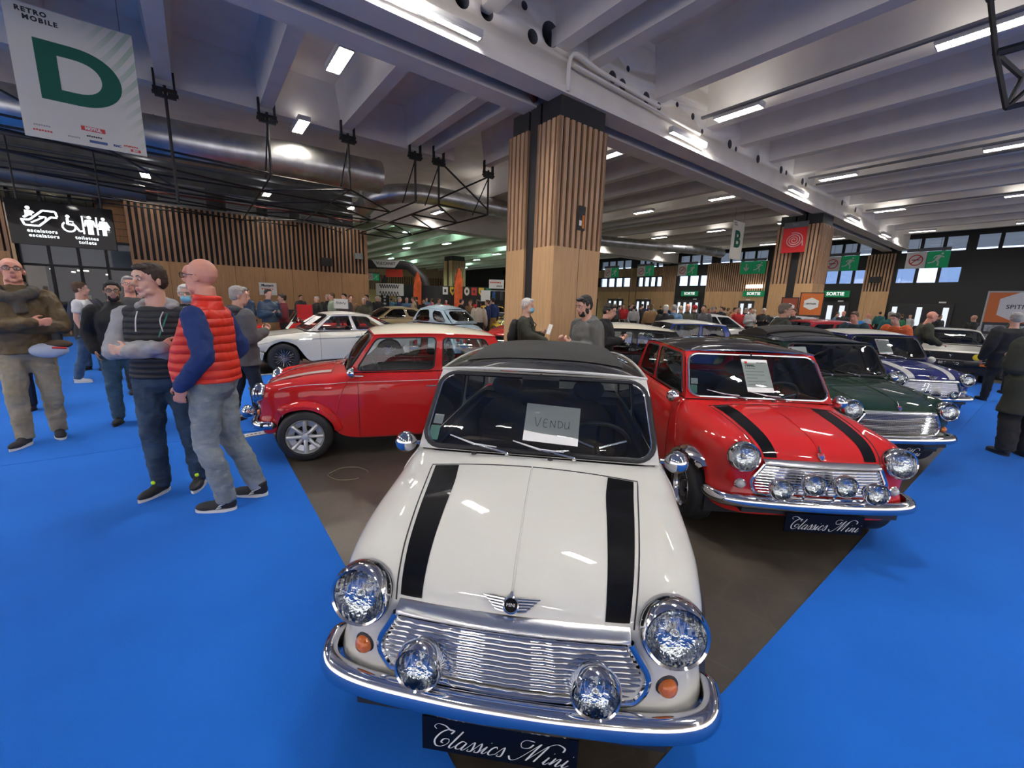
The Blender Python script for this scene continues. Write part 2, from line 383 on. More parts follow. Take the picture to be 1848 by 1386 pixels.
# --- ceiling: slab, ribs, twin beams
wall('ceiling', (-22, -24, 8.2), (41, 72, 8.5), M_ceil)
def rib(a, b0, b1, zb=7.0, w0=.34, w1=.62, name='ceiling_rib'):
    mb = MB(); P = []
    for b in (b0, b1): P.append([(a-w1/2, b, 8.22), (a-w0/2, b, zb+.25), (a-w0/2, b, zb), (a+w0/2, b, zb), (a+w0/2, b, zb+.25), (a+w1/2, b, 8.22)])
    mb.grid(P, M_ceil_beam, smooth=False); vs = P[0]; mb.add(P[0], [(0, 1, 2, 3, 4, 5)], M_ceil_beam); mb.add(P[1], [(5, 4, 3, 2, 1, 0)], M_ceil_beam)
    hbuild(mb, name, kind='structure')
RR = [-14.3, -11.9, -9.5, -7.1, -4.7, -2.3, .1, 2.5, 4.9, 6.75, 7.75, 10.3, 12.95, 15.1, 17.4, 19.7, 22.0, 23.6, 24.6, 27.0, 29.4, 31.8, 34.2, 36.6, 39.0]
for a in RR: rib(a, -23, 7.6)
RL = [-14.2, -11.8, -9.4, -7.0, -4.65, -2.4, -.15, 2.15, 4.42, 6.68, 7.66, 9.9]
for a in RL: rib(a, 8.6, 15.1)
for a in (12.95, 15.1, 17.4, 19.7, 22.0, 23.6, 24.6, 27.0, 29.4, 31.8, 34.2, 36.6, 39.0): rib(a, 8.6, 26)
for a in [9.9+2.4*k for k in range(13)]: rib(a, 26.6, 71)
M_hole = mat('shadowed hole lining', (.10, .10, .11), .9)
def beam_R():
    mb = MB(); mb.box2((-22, 7.47, 6.25), (41, 7.88, 8.25), M_ceil_beam)
    me = mb.build('ceiling_beam', kind='structure')
    cut = MB()
    for (a, z, r) in ((6.43, 7.16, .21), (5.96, 6.95, .12), (4.84, 6.95, .13), (4.3, 6.95, .14), (5.72, 7.4, .07), (7.6, 7.95, .07), (8.45, 7.0, .12), (8.83, 6.95, .12), (8.99, 7.35, .06), (9.8, 6.95, .12), (10.36, 6.9, .09),
                      (11.19, 7.18, .06), (12.02, 7.1, .08), (12.6, 6.85, .06), (3.2, 7.0, .15), (14.31, 6.9, .12), (14.75, 6.85, .07), (16.4, 6.9, .12), (11.3, 7.9, .08), (13.73, 7.95, .08), (16.15, 7.95, .08),
                      (18.4, 6.95, .12), (18.9, 6.95, .08), (20.6, 6.95, .12), (21, 6.9, .08), (25.8, 6.95, .12), (28, 6.95, .12)):
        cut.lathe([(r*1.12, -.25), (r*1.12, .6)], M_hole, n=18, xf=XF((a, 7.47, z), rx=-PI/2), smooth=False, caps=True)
    c = cut.build('cut', clean=True)
    md = me.modifiers.new('b', 'BOOLEAN'); md.object = c; md.operation = 'DIFFERENCE'; md.solver = 'EXACT'; md.material_mode = 'TRANSFER'
    bpy.context.view_layer.update(); dg = bpy.context.evaluated_depsgraph_get()
    nm = bpy.data.meshes.new_from_object(me.evaluated_get(dg)); me.modifiers.clear(); me.data = nm; bpy.data.objects.remove(c)
    me.rotation_euler = (0, 0, HROT)
beam_R()
for (b0, b1, z0, z1) in ((7.38, 7.93, 6.17, 6.3), (8.32, 8.84, 6.17, 6.3), (8.42, 8.74, 6.25, 8.25)):
    mb = MB(); mb.box2((-22, b0, z0), (41, b1, z1), M_ceil_beam); hbuild(mb, 'ceiling_beam', kind='structure')
for b in (25.6, 26.4):
    mb = MB(); mb.box2((8.4, b-.2, 6.2), (41, b+.2, 8.25), M_ceil_beam); hbuild(mb, 'ceiling_beam', kind='structure')
mb = MB(); mb.box2((-22, 15.1, 6.9), (8.4, 15.5, 8.25), M_ceil_beam); hbuild(mb, 'ceiling_beam', kind='structure')
mb = MB()
for k in range(26):
    a = -20+2.4*k; mb.box2((a, 7.9, 6.5), (a+.12, 8.45, 8.2), M_ceil_beam)
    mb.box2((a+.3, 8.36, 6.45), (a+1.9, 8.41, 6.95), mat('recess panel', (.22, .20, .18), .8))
hbuild(mb, 'ceiling_beam_spacer', kind='structure')
mb = MB(); mb.tube([(-20, 8.13, 6.45), (5.9, 8.13, 6.45), (6.5, 8.2, 6.4), (6.75, 8.3, 6.3)], .085, mat('dark red pipe paint', (.12, .022, .018), .4), 12)
for a in (-2, 1.6, 3.4, 5.2, 5.8, 6.3): mb.tube([(a, 8.13, 6.45), (a+.05, 8.13, 6.45)], .1, M_ceil_beam, 12)
tag(hbuild(mb, 'sprinkler_pipe'), 'dark red pipe running in the gap between the twin concrete beams', 'pipe')
# thin conduits along the right-hand ceiling bays
for i, (a, z) in enumerate(((12.05, 6.98), (20.4, 6.98), (28.7, 6.98), (21.3, 6.9))):
    mb = MB(); mb.box2((a-.05, -20, z-.03), (a+.05, 7.2, z+.03), mat('grey cable tray', (.16, .16, .17), .6))
    tag(hbuild(mb, 'cable_tray'), 'grey cable tray under the ceiling ribs, ' + ('nearest one', 'second one back', 'third one back', 'dark one beside the second')[i], 'cable tray', 'cable trays')
mb = MB(); mb.tube(spline([(6.9, 7.36, 6.2), (6.95, 7.3, 6.9), (7.9, 7.3, 6.85), (10.2, 7.33, 6.8)], 6), .045, M_ceil_beam, 8); mb.tube([(7.0, 7.3, 6.72), (12.2, 7.3, 6.62)], .03, M_ceil_beam, 8)
tag(hbuild(mb, 'conduit'), 'white conduit fixed to the beam above the nearest slatted column', 'conduit')
# --- columns clad in oak slats
def column(a0, b0, label, w1=1.6, d1=.76, ztop=6.2, slab=True, zs=2.97, zt=5.72):
    r = empty('oak_clad_column', W(a0, b0, 0), HROT, label, 'column')
    mb = MB(); e = .07
    mb.box2((0, 0, 0), (w1, d1, zs), M_wood); mb.box2((e, e, zs), (w1-e, d1-e, ztop), M_black)
    for x in (w1*.52,): mb.box2((x, -.003, 0), (x+.012, 0, zs), M_black)
    n = 9
    for k in range(n):
        u = k*(w1-.1)/(n-1); mb.box2((u, 0, zs), (u+.1, e, zt), M_wood_slat); mb.box2((u, d1-e, zs), (u+.1, d1, zt), M_wood_slat)
    n = 5
    for k in range(n):
        u = k*(d1-.1)/(n-1); mb.box2((0, u, zs), (e, u+.1, zt), M_wood_slat); mb.box2((w1-e, u, zs), (w1, u+.1, zt), M_wood_slat)
    mb.build('main_pier', r)
    mb = MB(); mb.box2((.07, d1+.001, 0), (w1-.07, d1+.36, ztop), M_black); mb.build('black_core', r)
    if slab:
        mb = MB(); y0 = d1+.361; y1 = y0+.77; mb.box2((0, y0, 0), (w1, y1, zs), M_wood); mb.box2((e, y0+e, zs), (w1-e, y1-e, ztop), M_black)
        for k in range(5):
            u = y0+k*(.77-.1)/4; mb.box2((0, u, zs), (e, u+.1, zt), M_wood_slat)
        for k in range(9):
            u = k*(w1-.1)/8; mb.box2((u, y1-e, zs), (u+.1, y1, zt), M_wood_slat); mb.box2((u, y0, zs), (u+.1, y0+e, zt), M_wood_slat)
        mb.build('side_pier', r)
    return r
c1 = column(6.77, 7.41, 'nearest tall oak slatted double column behind the white car')
mb = MB(); mb.box2((.72, -.03, 3.4), (.95, .0, 3.95), M_black); mb.box2((.75, -.036, 3.5), (.83, -.03, 3.62), M_white_card); mb.box2((.85, -.036, 3.45), (.92, -.03, 3.75), mat('orange sticker', (.7, .2, .02))); mb.build('call_point', c1)
column(23.55, 7.41, 'second oak slatted column, with the red spiral banner hanging on it')
column(23.55, -9.39, 'oak slatted column outside the right of the frame')if False else None
column(21.5, 39.0, 'small distant oak column in the green-lit hall left of the nearest column', slab=True)
# --- ceiling lights
M_tube = emis('fluorescent tube glow', (1.0, .97, .90), LAMP_E)
M_tube_g = emis('greenish tube glow', (.55, 1.0, .75), LAMP_E*5)
M_tube_w = emis('warm tube glow', (1.0, .90, .74), LAMP_E*1.5)
M_up = emis('uplight glow', (1.0, .96, .92), LAMP_E*.032)  # added fill for the ceiling, not a part of the fixtures
M_up_fill_g = emis('green uplight glow', (.50, 1.0, .72), LAMP_E*.30)  # same added fill, tinted for the far left ceiling
M_tube_fill = emis('added fill tube glow', (1.0, .93, .8), LAMP_E*.3)  # for lamps added to brighten the left wall and pipes
M_housing = mat('lamp housing', (.55, .55, .56), .4)
def lamp_proto(m, name='ceiling_light'):
    r = empty(name, (0, 0, 0)); mb = MB()
    mb.box2((-.17, -.62, .0), (.17, .62, .09), M_housing); mb.build('housing', r)
    mb = MB(); mb.box2((-.145, -.58, -.012), (.145, .58, -.002), m); mb.build('diffuser', r)
    mb = MB(); mb.box2((-.12, -.56, .092), (.12, .56, .098), M_up if 'green' not in m.name else M_up_fill_g); mb.build('uplight_fill', r)  # glow strip added above the housing to brighten the slab
    mb = MB()
    for x in (-.155, -.05, .05, .155): mb.box2((x-.008, -.6, -.05), (x+.008, .6, .0), M_housing)
    for y in (-.6, .6): mb.box2((-.16, y-.01, -.05), (.16, y+.01, 0), M_housing)
    for y in (-.4, -.2, 0, .2, .4): mb.box2((-.15, y-.006, -.045), (.15, y+.006, -.014), M_alloy)
    mb.build('louvre', r); return r
def copy_tree(o, parent=None):
    c = o.copy(); COL.objects.link(c)
    if parent is not None: c.parent = parent
    for ch in list(o.children): copy_tree(ch, c)
    return c
protos = {}
def lamp(a, b, z, m, label, rz=0.0, group='fluorescent ceiling lights', roll=0.0):
    if m.name not in protos: o = protos[m.name] = lamp_proto(m)
    else: o = copy_tree(protos[m.name])
    o.location = W(a, b, z); o.rotation_euler = (0, roll, HROT+rz); tag(o, label, 'ceiling light', group); return o
rows = {3.1: 'overhead row', 12.3: 'row past nearest column', 20.75: 'third row back', 29.0: 'fourth row back', 37.4: 'row by the end wall', -6.0: 'row behind the viewer'}
ordn = ['first', 'second', 'third', 'fourth', 'fifth', 'sixth', 'seventh', 'eighth']
for a, rn in rows.items():
    for k, b in enumerate((-20.4, -16, -11.5, -7.05, -2.6, 1.85, 6.3)):
        lamp(a, b, 6.93, M_tube, 'ceiling light in right-hand bays, %s, %s from far right' % (rn, ordn[k]))
for a, rn in rows.items():
    for k, b in enumerate((10.9, 15.35) if a < 12 else (10.9, 15.35, 19.8, 24.2)):
        lamp(a, b, 6.93 if b < 15 or a > 12 else 6.85, M_tube_w if a < 5 else M_tube, 'ceiling light in left-hand bays, %s, %s from the beams' % (rn, ordn[k]))
for i, a in enumerate((-6.0, -1.2, 3.1, 7.0)): lamp(a, 23.4, 6.3, M_tube_fill, 'added fill light among the pipes above the slatted wall, %s from the left' % ordn[i], group='added fill lights above the slatted wall')  # extra lamps put in to light the dim left side
for i, a in enumerate((-7.3, -1.5, 3.7, 11.6, 19.8, 27.2, 33.8)):
    lamp(a, 7.27, 6.36, M_tube, 'fluorescent light along the foot of the twin beam, %s of its line' % ordn[i], rz=PI/2, group='lights along the twin beam').scale = (.42, 1.45, 1)
for i, (a, b) in enumerate(((17, 40), (18.2, 34), (25.7, 37), (27.6, 44), (20, 52), (33, 40), (33, 56), (13, 31), (26, 60), (14, 64))):
    lamp(a, b, 6.6, M_tube_g, 'greenish light in the far left hall, %s of ten' % (ordn+['ninth', 'tenth'])[i], group='greenish far lights')
# --- silver ducts
def duct(pts, r, label, m=None):
    mb = MB(); P = spline([(p[0], p[1], p[2]) for p in pts], 10); L = sum((P[i+1]-P[i]).length for i in range(len(P)-1))
    # resample and add seam rings
    mb.tube(P, r, m or M_steel, 28)
    acc = 0; nxt = 1.2
    for i in range(len(P)-1):
        acc += (P[i+1]-P[i]).length
        if acc > nxt:
            d = (P[i+1]-P[i]).normalized(); mb.tube([P[i]-d*.02, P[i]+d*.02], r+.015, m or M_steel, 28); nxt += 1.2
    return tag(hbuild(mb, 'air_duct'), label, 'air duct', 'galvanised air ducts')
duct([(-12, 16.6, 5.95), (-6, 16.6, 5.95), (0, 16.6, 5.98), (3, 16.6, 6.1), (6.0, 16.6, 6.15)], .57, 'large shiny galvanised duct crossing above the left wall')
duct([(6.9, 21.5, 5.9), (7.1, 20.0, 6.2), (8.2, 19.1, 6.4), (10, 19, 6.5), (16, 19, 6.5)], .42, 'curved galvanised duct beyond the end of the large one, left of the nearest column')
duct([(16.6, 20.6, 5.9), (22, 19.6, 5.9), (30, 17.2, 5.9), (33, 16.8, 5.9)], .33, 'long galvanised duct beside the hanging B banner')
duct([(-12, 22, 5.5), (-4, 22, 5.35), (-1.2, 22.2, 5.3)], .3, 'dull grey duct over the escalator screen', mat('dull duct', (.20, .21, .22), .45, metal=.6))
# --- plant zone above the left slatted wall
mb = MB(); mb.box2((-16, 28.2, 5.2), (8.4, 28.5, 8.3), M_wallgrey); hbuild(mb, 'wall_left_upper', kind='structure')
mb = MB(); mb.box2((-16, 25.1, 5.4), (8.15, 28.2, 5.5), M_wallgrey); hbuild(mb, 'wall_left_ledge', kind='structure')
mpl = mat('pale metal air unit', (.42, .44, .43), .5)
for i, (a0, a1, z0, z1) in enumerate(((1.6, 2.9, 5.5, 6.5), (3.4, 4.4, 5.5, 6.2), (4.9, 6.4, 5.5, 6.0), (-1.0, .8, 5.5, 6.6), (-4.6, -3.2, 5.6, 6.4))):
    mb = MB(); z0 += .01; mb.box2((a0, 26.0, z0), (a1, 27.4, z1), mpl)
    for k in range(7): mb.box2((a0+.08, 25.99, z0+.1+k*(z1-z0-.2)/7), (a1-.08, 26.0, z0+.13+k*(z1-z0-.2)/7), M_wallgrey)
    tag(hbuild(mb, 'air_unit'), ('tall pale louvred air unit above the slatted wall', 'medium pale air unit above the slatted wall, right of the tall one', 'wide low pale air unit near the right end of the slatted wall', 'broad pale air unit above the left end of the slatted wall', 'pale air unit above the shop glazing')[i], 'air unit', 'air units above the slatted wall')
for i, (b, z, r, m) in enumerate(((24.0, 6.7, .06, 'dull duct'), (24.3, 6.2, .05, 'dull duct'), (23.6, 7.0, .09, 'dull duct'), (24.6, 5.9, .04, 'dark red pipe paint'))):
    mb = MB(); mb.tube([(-12, b, z), (8.2, b, z-.1)], r, MATS[m], 10)
    tag(hbuild(mb, 'service_pipe'), ('grey service pipe, upper middle of the four above the slatted wall', 'grey service pipe, lower middle of the four above the slatted wall', 'thickest grey service pipe above the slatted wall', 'thin dark red pipe lowest above the slatted wall')[i], 'pipe', 'pipes above the slatted wall')
# --- truss hangers
def truss_hanger(a, z1, label):
    r = empty('truss_hanger', W(a, 15.0, 6.95), HROT, label, 'truss hanger', 'black truss hangers'); mb = MB()
    for s in (-1, 1):
        mb.box((s*.2, 0, -.02), (.05, .12, .5), M_beam); mb.box((s*.16, 0, -.3), (.22, .1, .07), M_beam)
    mb.box((0, 0, -.2), (.5, .1, .07), M_beam); mb.box((0, 0, -.36), (.44, .1, .06), M_beam); mb.build('clamp', r)
    mb = MB(); L = 6.95-z1; mb.tube([(0, 0, -.1), (0, 0, -L)], .04, M_beam, 6, sq=(1, 1)); mb.build('drop_post', r)
    mb = MB(); mb.tube([(0, 0, -.4), (0, 1.2, -L+.15)], .025, M_beam, 6); mb.build('brace', r)
    return r
lab = ('far left', 'second from the left', 'third from the left', 'third from the right', 'second from the right', 'rightmost, beside the nearest column')
for (a, z), l in zip(((-.15, 4.0), (2.14, 5.15), (4.42, 5.15), (6.75, 5.15), (7.69, 5.2), (9.92, 5.15)), lab):
    truss_hanger(a, z, 'black clamp and drop post holding the lighting truss, '+l)
def truss(name, segs, label, r=.03):
    mb = MB()
    for p, q in segs: mb.tube([p, q], r, M_beam, 6)
    return tag(hbuild(mb, name), label, 'truss', 'black lighting trusses')
S = []
for a in (2.14, 4.42): S += [((a, 15, 5.15), (a, 24.6, 5.15))]
for b in (15, 17.5, 20, 22.4, 24.6): S += [((-6, b, 5.15), (4.42, b, 5.15))]
for b in (15, 17.5, 20, 22.4): S += [((-4, b, 5.15), (2.14, b+2.4, 5.15)), ((2.14, b+2.4, 5.15), (4.42, b, 5.15))]
truss('lighting_truss', S, 'flat black lattice truss hanging before the slatted wall')
S = [((6.75, 15, 5.15), (6.75, 24, 5.15)), ((4.42, 15, 5.15), (6.75, 17.5, 5.15))]
for b in (17.5, 20, 22.4): S += [((4.42, b, 5.15), (6.75, b, 5.15)), ((4.42, b, 5.15), (6.75, b+2.4, 5.15))]
truss('lighting_truss', S, 'narrow black truss bay in the middle of the hanging lattice')
S = [((7.69, 15, 5.2), (7.69, 24.7, 5.2)), ((9.92, 15, 5.15), (9.92, 24.7, 5.15)), ((7.69, 15, 5.2), (9.92, 15, 5.15)), ((7.69, 15, 6.75), (9.92, 15, 5.35)), ((9.92, 15, 6.6), (7.69, 15, 5.4))]
for b in (17.5, 20, 22.5, 24.7): S += [((7.69, b, 5.2), (9.92, b, 5.15)), ((7.69, b-2.4, 5.2), (9.92, b, 5.15))]
truss('lighting_truss', S, 'black box truss with crossed bracing left of the nearest column', .035)
S = [((-8, 15.2, 5.6), (2.1, 15.2, 5.25)), ((-8, 13.4, 4.9), (-.15, 15, 4.3)), ((-5, 15, 6.9), (-.15, 15, 4.4))]
truss('lighting_truss', S, 'long black struts running left under the large duct', .03)
S = []
for z in (3.55, 4.15):
    for b in (-1.3, -.85): S += [((10.3, b, z), (15, b, z))]
for i in range(9):
    a = 10.3+i*.52; S += [((a, -1.3, 3.55), (a+.52, -1.3, 4.15)), ((a, -.85, 4.15), (a+.52, -.85, 3.55)), ((a, -1.3, 3.55), (a, -.85, 3.55)), ((a, -1.3, 4.15), (a, -.85, 4.15)), ((a, -.85, 3.55), (a, -.85, 4.15)), ((a, -1.3, 3.55), (a, -1.3, 4.15))]
# ================================================================ vehicles (front faces local -y, z up, origin on the floor)
def crw(t): return np.array([-.5*t+t*t-.5*t**3, 1-2.5*t*t+1.5*t**3, .5*t+2*t*t-1.5*t**3, -.5*t*t+.5*t**3])
class Net:
    """half of a car's lower skin as a net of control points, rows front to rear, columns centre line to sill"""
    def __init__(s, rows): s.P = np.array(rows, float); s.R, s.C = s.P.shape[:2]
    def __call__(s, r, c, side=1, off=0.0):
        p = s._e(r, c)
        if off:
            e = .02; du = s._e(r+e, c)-s._e(r-e, c); dv = s._e(r, c+e)-s._e(r, c-e); n = np.cross(dv, du); l = np.linalg.norm(n)
            if l > 1e-9:
                n = n/l
                if n @ np.array([p[0]-0, p[1]*.4, p[2]-.4]) < 0: n = -n
                p = p+n*off
        return Vector((p[0]*side, p[1], p[2]))
    def _e(s, r, c):
        r = min(max(r, 0), s.R-1); c = min(max(c, -.5), s.C-1)
        i = min(int(r), s.R-2); j = min(int(math.floor(c)), s.C-2); wr = crw(r-i); wc = crw(c-j); out = np.zeros(3)
        for a in range(4):
            ii = min(max(i-1+a, 0), s.R-1)
            for b in range(4):
                jj = j-1+b; q = s.P[ii, min(abs(jj), s.C-1)].copy()
                if jj < 0: q[0] = -q[0]
                out += wr[a]*wc[b]*q
        return out
    def patch(s, mb, r0, r1, c0, c1, m, side=1, off=0.0, nr=None, nc=None):
        nr = nr or max(2, int(round((r1-r0)*4))); nc = nc or max(2, int(round((c1-c0)*4)))
        mb.grid([[s(r0+(r1-r0)*i/nr, c0+(c1-c0)*j/nc, side, off) for j in range(nc+1)] for i in range(nr+1)], m)
def lower_body(root, net, m, hood=(4, 9, 2), cabin=(10.25, 14.5, 3), doors=((11, 13),), two_tone=None, well=True, arches=(), sill=.19):
    h0, h1, hc = hood; k0, k1, kc = cabin; R = net.R-1
    hb = MB(); bd = MB()
    for sd in (1, -1):
        net.patch(hb, h0, h1, 0, hc, m, sd)
        net.patch(bd, 0, h0, 0, hc, m, sd)                     # nose
        net.patch(bd, 0, h1, hc, kc, m, sd); net.patch(bd, h1, k0, 0, kc, m, sd)
        net.patch(bd, k1, R, 0, kc, m, sd)
        net.patch(bd, 0, doors[0][0], kc, 7, m, sd); net.patch(bd, doors[-1][1], R, kc, 7, m, sd)
    # inner lip and dark underside
    for sd in (1, -1):
        rows = []
        for i in range(R*4+1):
            p = net(i/4, 7, sd); rows.append([p, Vector((p.x-sd*.03, p.y, p.z+.004)), Vector((p.x-sd*.24, p.y, p.z+.03))])
        bd.grid(rows, M_black)
    a = net(3, 7); b = net(R-2, 7)
    bd.box2((-abs(net(12, 7).x)+.2, a.y+.05, sill+.02), (abs(net(12, 7).x)-.2, b.y-.02, sill+.05), M_black)
    body = bd.build('body', root); hb.build('bonnet', root)
    for sd in (1, -1):
        for (d0, d1) in doors:
            sm = MB(); ks = [kc+(6.95-kc)*i/12 for i in range(13)]; sm.tube([net(d0, k, sd, .0005) for k in ks]+[net(d0+(d1-d0)*i/8, 6.95, sd, .0005) for i in range(1, 8)]+[net(d1, k, sd, .0005) for k in reversed(ks)], .0026, M_black, 5); dgap = sm
            db = MB(); net.patch(db, d0, d1, kc, 7, m, sd)
            if two_tone: pass
            d = db.build('door', root); dgap.build('door_gap', d)
            hd = MB(); p = net(d1-.22, 5.0 if net.C > 6 else 4, sd, .015); hd.tube([p+Vector((0, -.05, 0)), p+Vector((sd*.012, -.03, 0)), p+Vector((sd*.012, .03, 0)), p+Vector((0, .05, 0))], .008, M_chrome, 6); hd.build('door_handle', d, label='chrome door handle')
    sm = MB()
    q_ = [(h0+.1+(h1-h0-.1)*i/16) for i in range(16)]
    sm.tube([net(r, hc, 1, .001) for r in q_]+[net(h1, hc*i/8, 1, .001) for i in range(8, 0, -1)]+[net(h1, hc*i/8, -1, .001) for i in range(0, 9)]+[net(r, hc, -1, .001) for r in reversed(q_)], .0028, M_black, 5)
    sm.build('bonnet_gap', root)
    wl = MB()
    for (yc, zc, r, x) in arches:
        for sd in (1, -1):
            P = []
            for i in range(15):
                an = -.25+ (PI+.5)*i/14; P.append([(sd*(x-.035), yc-math.cos(an)*(r+.01), zc+math.sin(an)*(r+.01)), (sd*(x-.30), yc-math.cos(an)*(r+.01), zc+math.sin(an)*(r+.01))])
            wl.grid(P, M_black)
            P2 = [(sd*(x-.30), yc, zc)]+[p[1] for p in P]; wl.add(P2, [(0, i, i+1) for i in range(1, 15)], M_black)
    if arches: wl.build('wheel_well', root)
    return body
def lerp(a, b, t): return Vector(a)*(1-t)+Vector(b)*t
def rr(n, w, h, r):
    """rounded rectangle w x h centred, perimeter points"""
    out = []
    for k, (cx, cy) in enumerate(((w/2-r, h/2-r), (-w/2+r, h/2-r), (-w/2+r, -h/2+r), (w/2-r, -h/2+r))):
        for i in range(n+1):
            a = PI/2*k+PI/2*i/n; out.append((cx+r*math.cos(a), cy+r*math.sin(a)))
    return out
def window_cell(P, s0, s1, hole, m_body, fb, glass_m, root, name, trims, rad=.18, aspect=2.0, seal=True, slab=None):
    """P(s,t) surface; body-coloured frame between the cell edge and a rounded hole, glass in the hole, trim round it"""
    hs0, hs1, ht0, ht1 = hole; w = hs1-hs0; h = ht1-ht0
    A = P((hs0+hs1)/2, .5); ws = (P(hs1, .5)-P(hs0, .5)).length; hh = (P(.5*(hs0+hs1), ht1)-P(.5*(hs0+hs1), ht0)).length
    r = rad*hh; pts = [(hs0+w/2+x/ws*w, ht0+h/2+y/hh*h) for x, y in rr(5, ws, hh, r)]
    n = len(pts); cx, cy = (hs0+hs1)/2, (ht0+ht1)/2
    outer = []
    for (s, t) in pts:                                           # project from centre onto the cell rectangle
        dx, dy = s-cx, t-cy; k = 1e9
        if dx > 1e-9: k = min(k, (s1-cx)/dx)
        if dx < -1e-9: k = min(k, (s0-cx)/dx)
        if dy > 1e-9: k = min(k, (1-cy)/dy)
        if dy < -1e-9: k = min(k, (0-cy)/dy)
        outer.append((cx+dx*k, cy+dy*k))
    # insert cell corners
    ring_o = []; ring_i = []
    for i in range(n):
        o0, o1 = outer[i], outer[(i+1) % n]; ring_o.append(o0); ring_i.append(pts[i])
        for c in ((s1, 1), (s0, 1), (s0, 0), (s1, 0)):
            on0 = abs(o0[0]-c[0]) < 1e-6 or abs(o0[1]-c[1]) < 1e-6; on1 = abs(o1[0]-c[0]) < 1e-6 or abs(o1[1]-c[1]) < 1e-6
            if on0 and on1 and not ((abs(o0[0]-o1[0]) < 1e-6) or (abs(o0[1]-o1[1]) < 1e-6)):
                ring_o.append(c); ring_i.append(((pts[i][0]+pts[(i+1) % n][0])/2, (pts[i][1]+pts[(i+1) % n][1])/2))
    mbf = fb; N = len(ring_o)
    mbf.grid([[P(*ring_o[i]), P(*ring_i[i])] for i in list(range(N))+[0]], m_body)
    g = MB(); rows = [[P(cx+(p[0]-cx)*k, cy+(p[1]-cy)*k) for p in pts] for k in (1, .75, .5, .25, .02)]
    g.grid(rows, glass_m, closed=True)
    go = g.build(name, root, sharp=False)
    tb = MB(); loop = [P(*p) for p in pts]
    for (rad_, m_, grow) in trims:
        lp = [P(cx+(p[0]-cx)*(1+grow), cy+(p[1]-cy)*(1+grow)) for p in pts]; tb.tube(lp, rad_, m_, 7, closed=True)
    tb.build('window_trim', go)
    return go, pts
def greenhouse(root, g, m_body, m_roof, glass_m=None, trims_f=((.013, M_black, .012), (.006, M_chrome, -.004)), trims_s=((.008, M_black, .0), (.004, M_chrome, .012)), roof_sub=True):
    """g: dict of windscreen / side / rear geometry"""
    glass_m = glass_m or M_glass
    fb = MB(); out = {}
    def front(s, t):
        u = 2*s-1; B = Vector((u*g['fb'][0], g['fb'][1]-g['fbow']*(1-u*u), g['fb'][2]+g.get('fbz', .01)*(1-u*u))); T = Vector((u*g['ft'][0], g['ft'][1]-g['ftbow']*(1-u*u), g['ft'][2]+g['fcr']*(1-abs(u)**2.4)))
        return lerp(B, T, t)+Vector((0, -.02*math.sin(PI*t)*(1-.5*u*u), .012*math.sin(PI*t)))
    def rear(s, t):
        u = 1-2*s; B = Vector((u*g['rb'][0], g['rb'][1]+g['rbow']*(1-u*u), g['rb'][2])); T = Vector((u*g['rt'][0], g['rt'][1]+g['rtbow']*(1-u*u), g['rt'][2]+g['rcr']*(1-abs(u)**2.4)))
        return lerp(B, T, t)+Vector((0, .025*math.sin(PI*t), .01*math.sin(PI*t)))
    B0, B1, T0, T1 = Vector(g['fb']), Vector(g['rb']), Vector(g['ft']), Vector(g['rt'])
    bb = g.get('bside', .012); tb_ = g.get('tside', .02); tz = g.get('tz', .02); bz = g.get('bz', 0)
    def side(sd):
        def f(s, t):
            b = lerp(B0, B1, s); b.x += bb*4*s*(1-s); b.z += bz*4*s*(1-s); T = lerp(T0, T1, s); T.x += tb_*4*s*(1-s); T.z += tz*4*s*(1-s); p = lerp(b, T, t); p.x += g.get('sbulge', .012)*math.sin(PI*t); return Vector((p.x*sd, p.y, p.z))
        return f
    # inset end posts so that panels join
    mf = g['fm']; window_cell(front, 0, 1, (mf[0], 1-mf[0], mf[1], 1-mf[2]), m_body, fb, glass_m, root, 'windscreen', trims_f, rad=g.get('frad', .2))
    mr_ = g['rm']; window_cell(rear, 0, 1, (mr_[0], 1-mr_[0], mr_[1], 1-mr_[2]), m_body, fb, glass_m, root, 'rear_window', trims_s, rad=.25)
    for sd in (1, -1):
        for (s0, s1, hole) in g['side']:
            window_cell(side(sd), s0, s1, hole, m_body, fb, glass_m, root, 'side_window', trims_s, rad=g.get('srad', .12))
    fb.build('window_pillars', root)
    # roof
    nu, nv = 20, 22
    def roof(u, v, off=0.0):                                     # u -1..1 across, v 0..1 front to rear
        F = front((u+1)/2, 1); Rr = rear((1-u)/2, 1); e = lerp(T0, T1, v); e.x += tb_*4*v*(1-v); e.z += tz*4*v*(1-v)
        y = F.y*(1-v)+Rr.y*v; x = u*e.x; cr = g['fcr']*(1-v)**2+g['rcr']*v**2+g['crown']*(math.sin(PI*v**g.get('vp', .8)))**.75 if 0 < v < 1 else (g['fcr'] if v <= 0 else g['rcr'])
        return Vector((x, y, e.z+cr*(1-abs(u)**2.6)+off))
    rb = MB(); us = [math.sin(PI/2*(-1+2*i/nu)) for i in range(nu+1)]
    rb.grid([[roof(u, j/nv) for u in us] for j in range(nv+1)], m_roof)
    ro = rb.build('roof', root)
    gt = MB(); loop = [roof(-1+2*i/12, 0) for i in range(13)]+[roof(1, j/14) for j in range(1, 15)]+[roof(1-2*i/12, 1) for i in range(1, 13)]+[roof(-1, 1-j/14) for j in range(1, 14)]
    gt.tube(loop, .009, g.get('gutter', m_body), 6, closed=True); gt.build('roof_gutter', ro)
    out.update(front=front, rear=rear, side=side, roof=roof, roof_obj=ro); return out
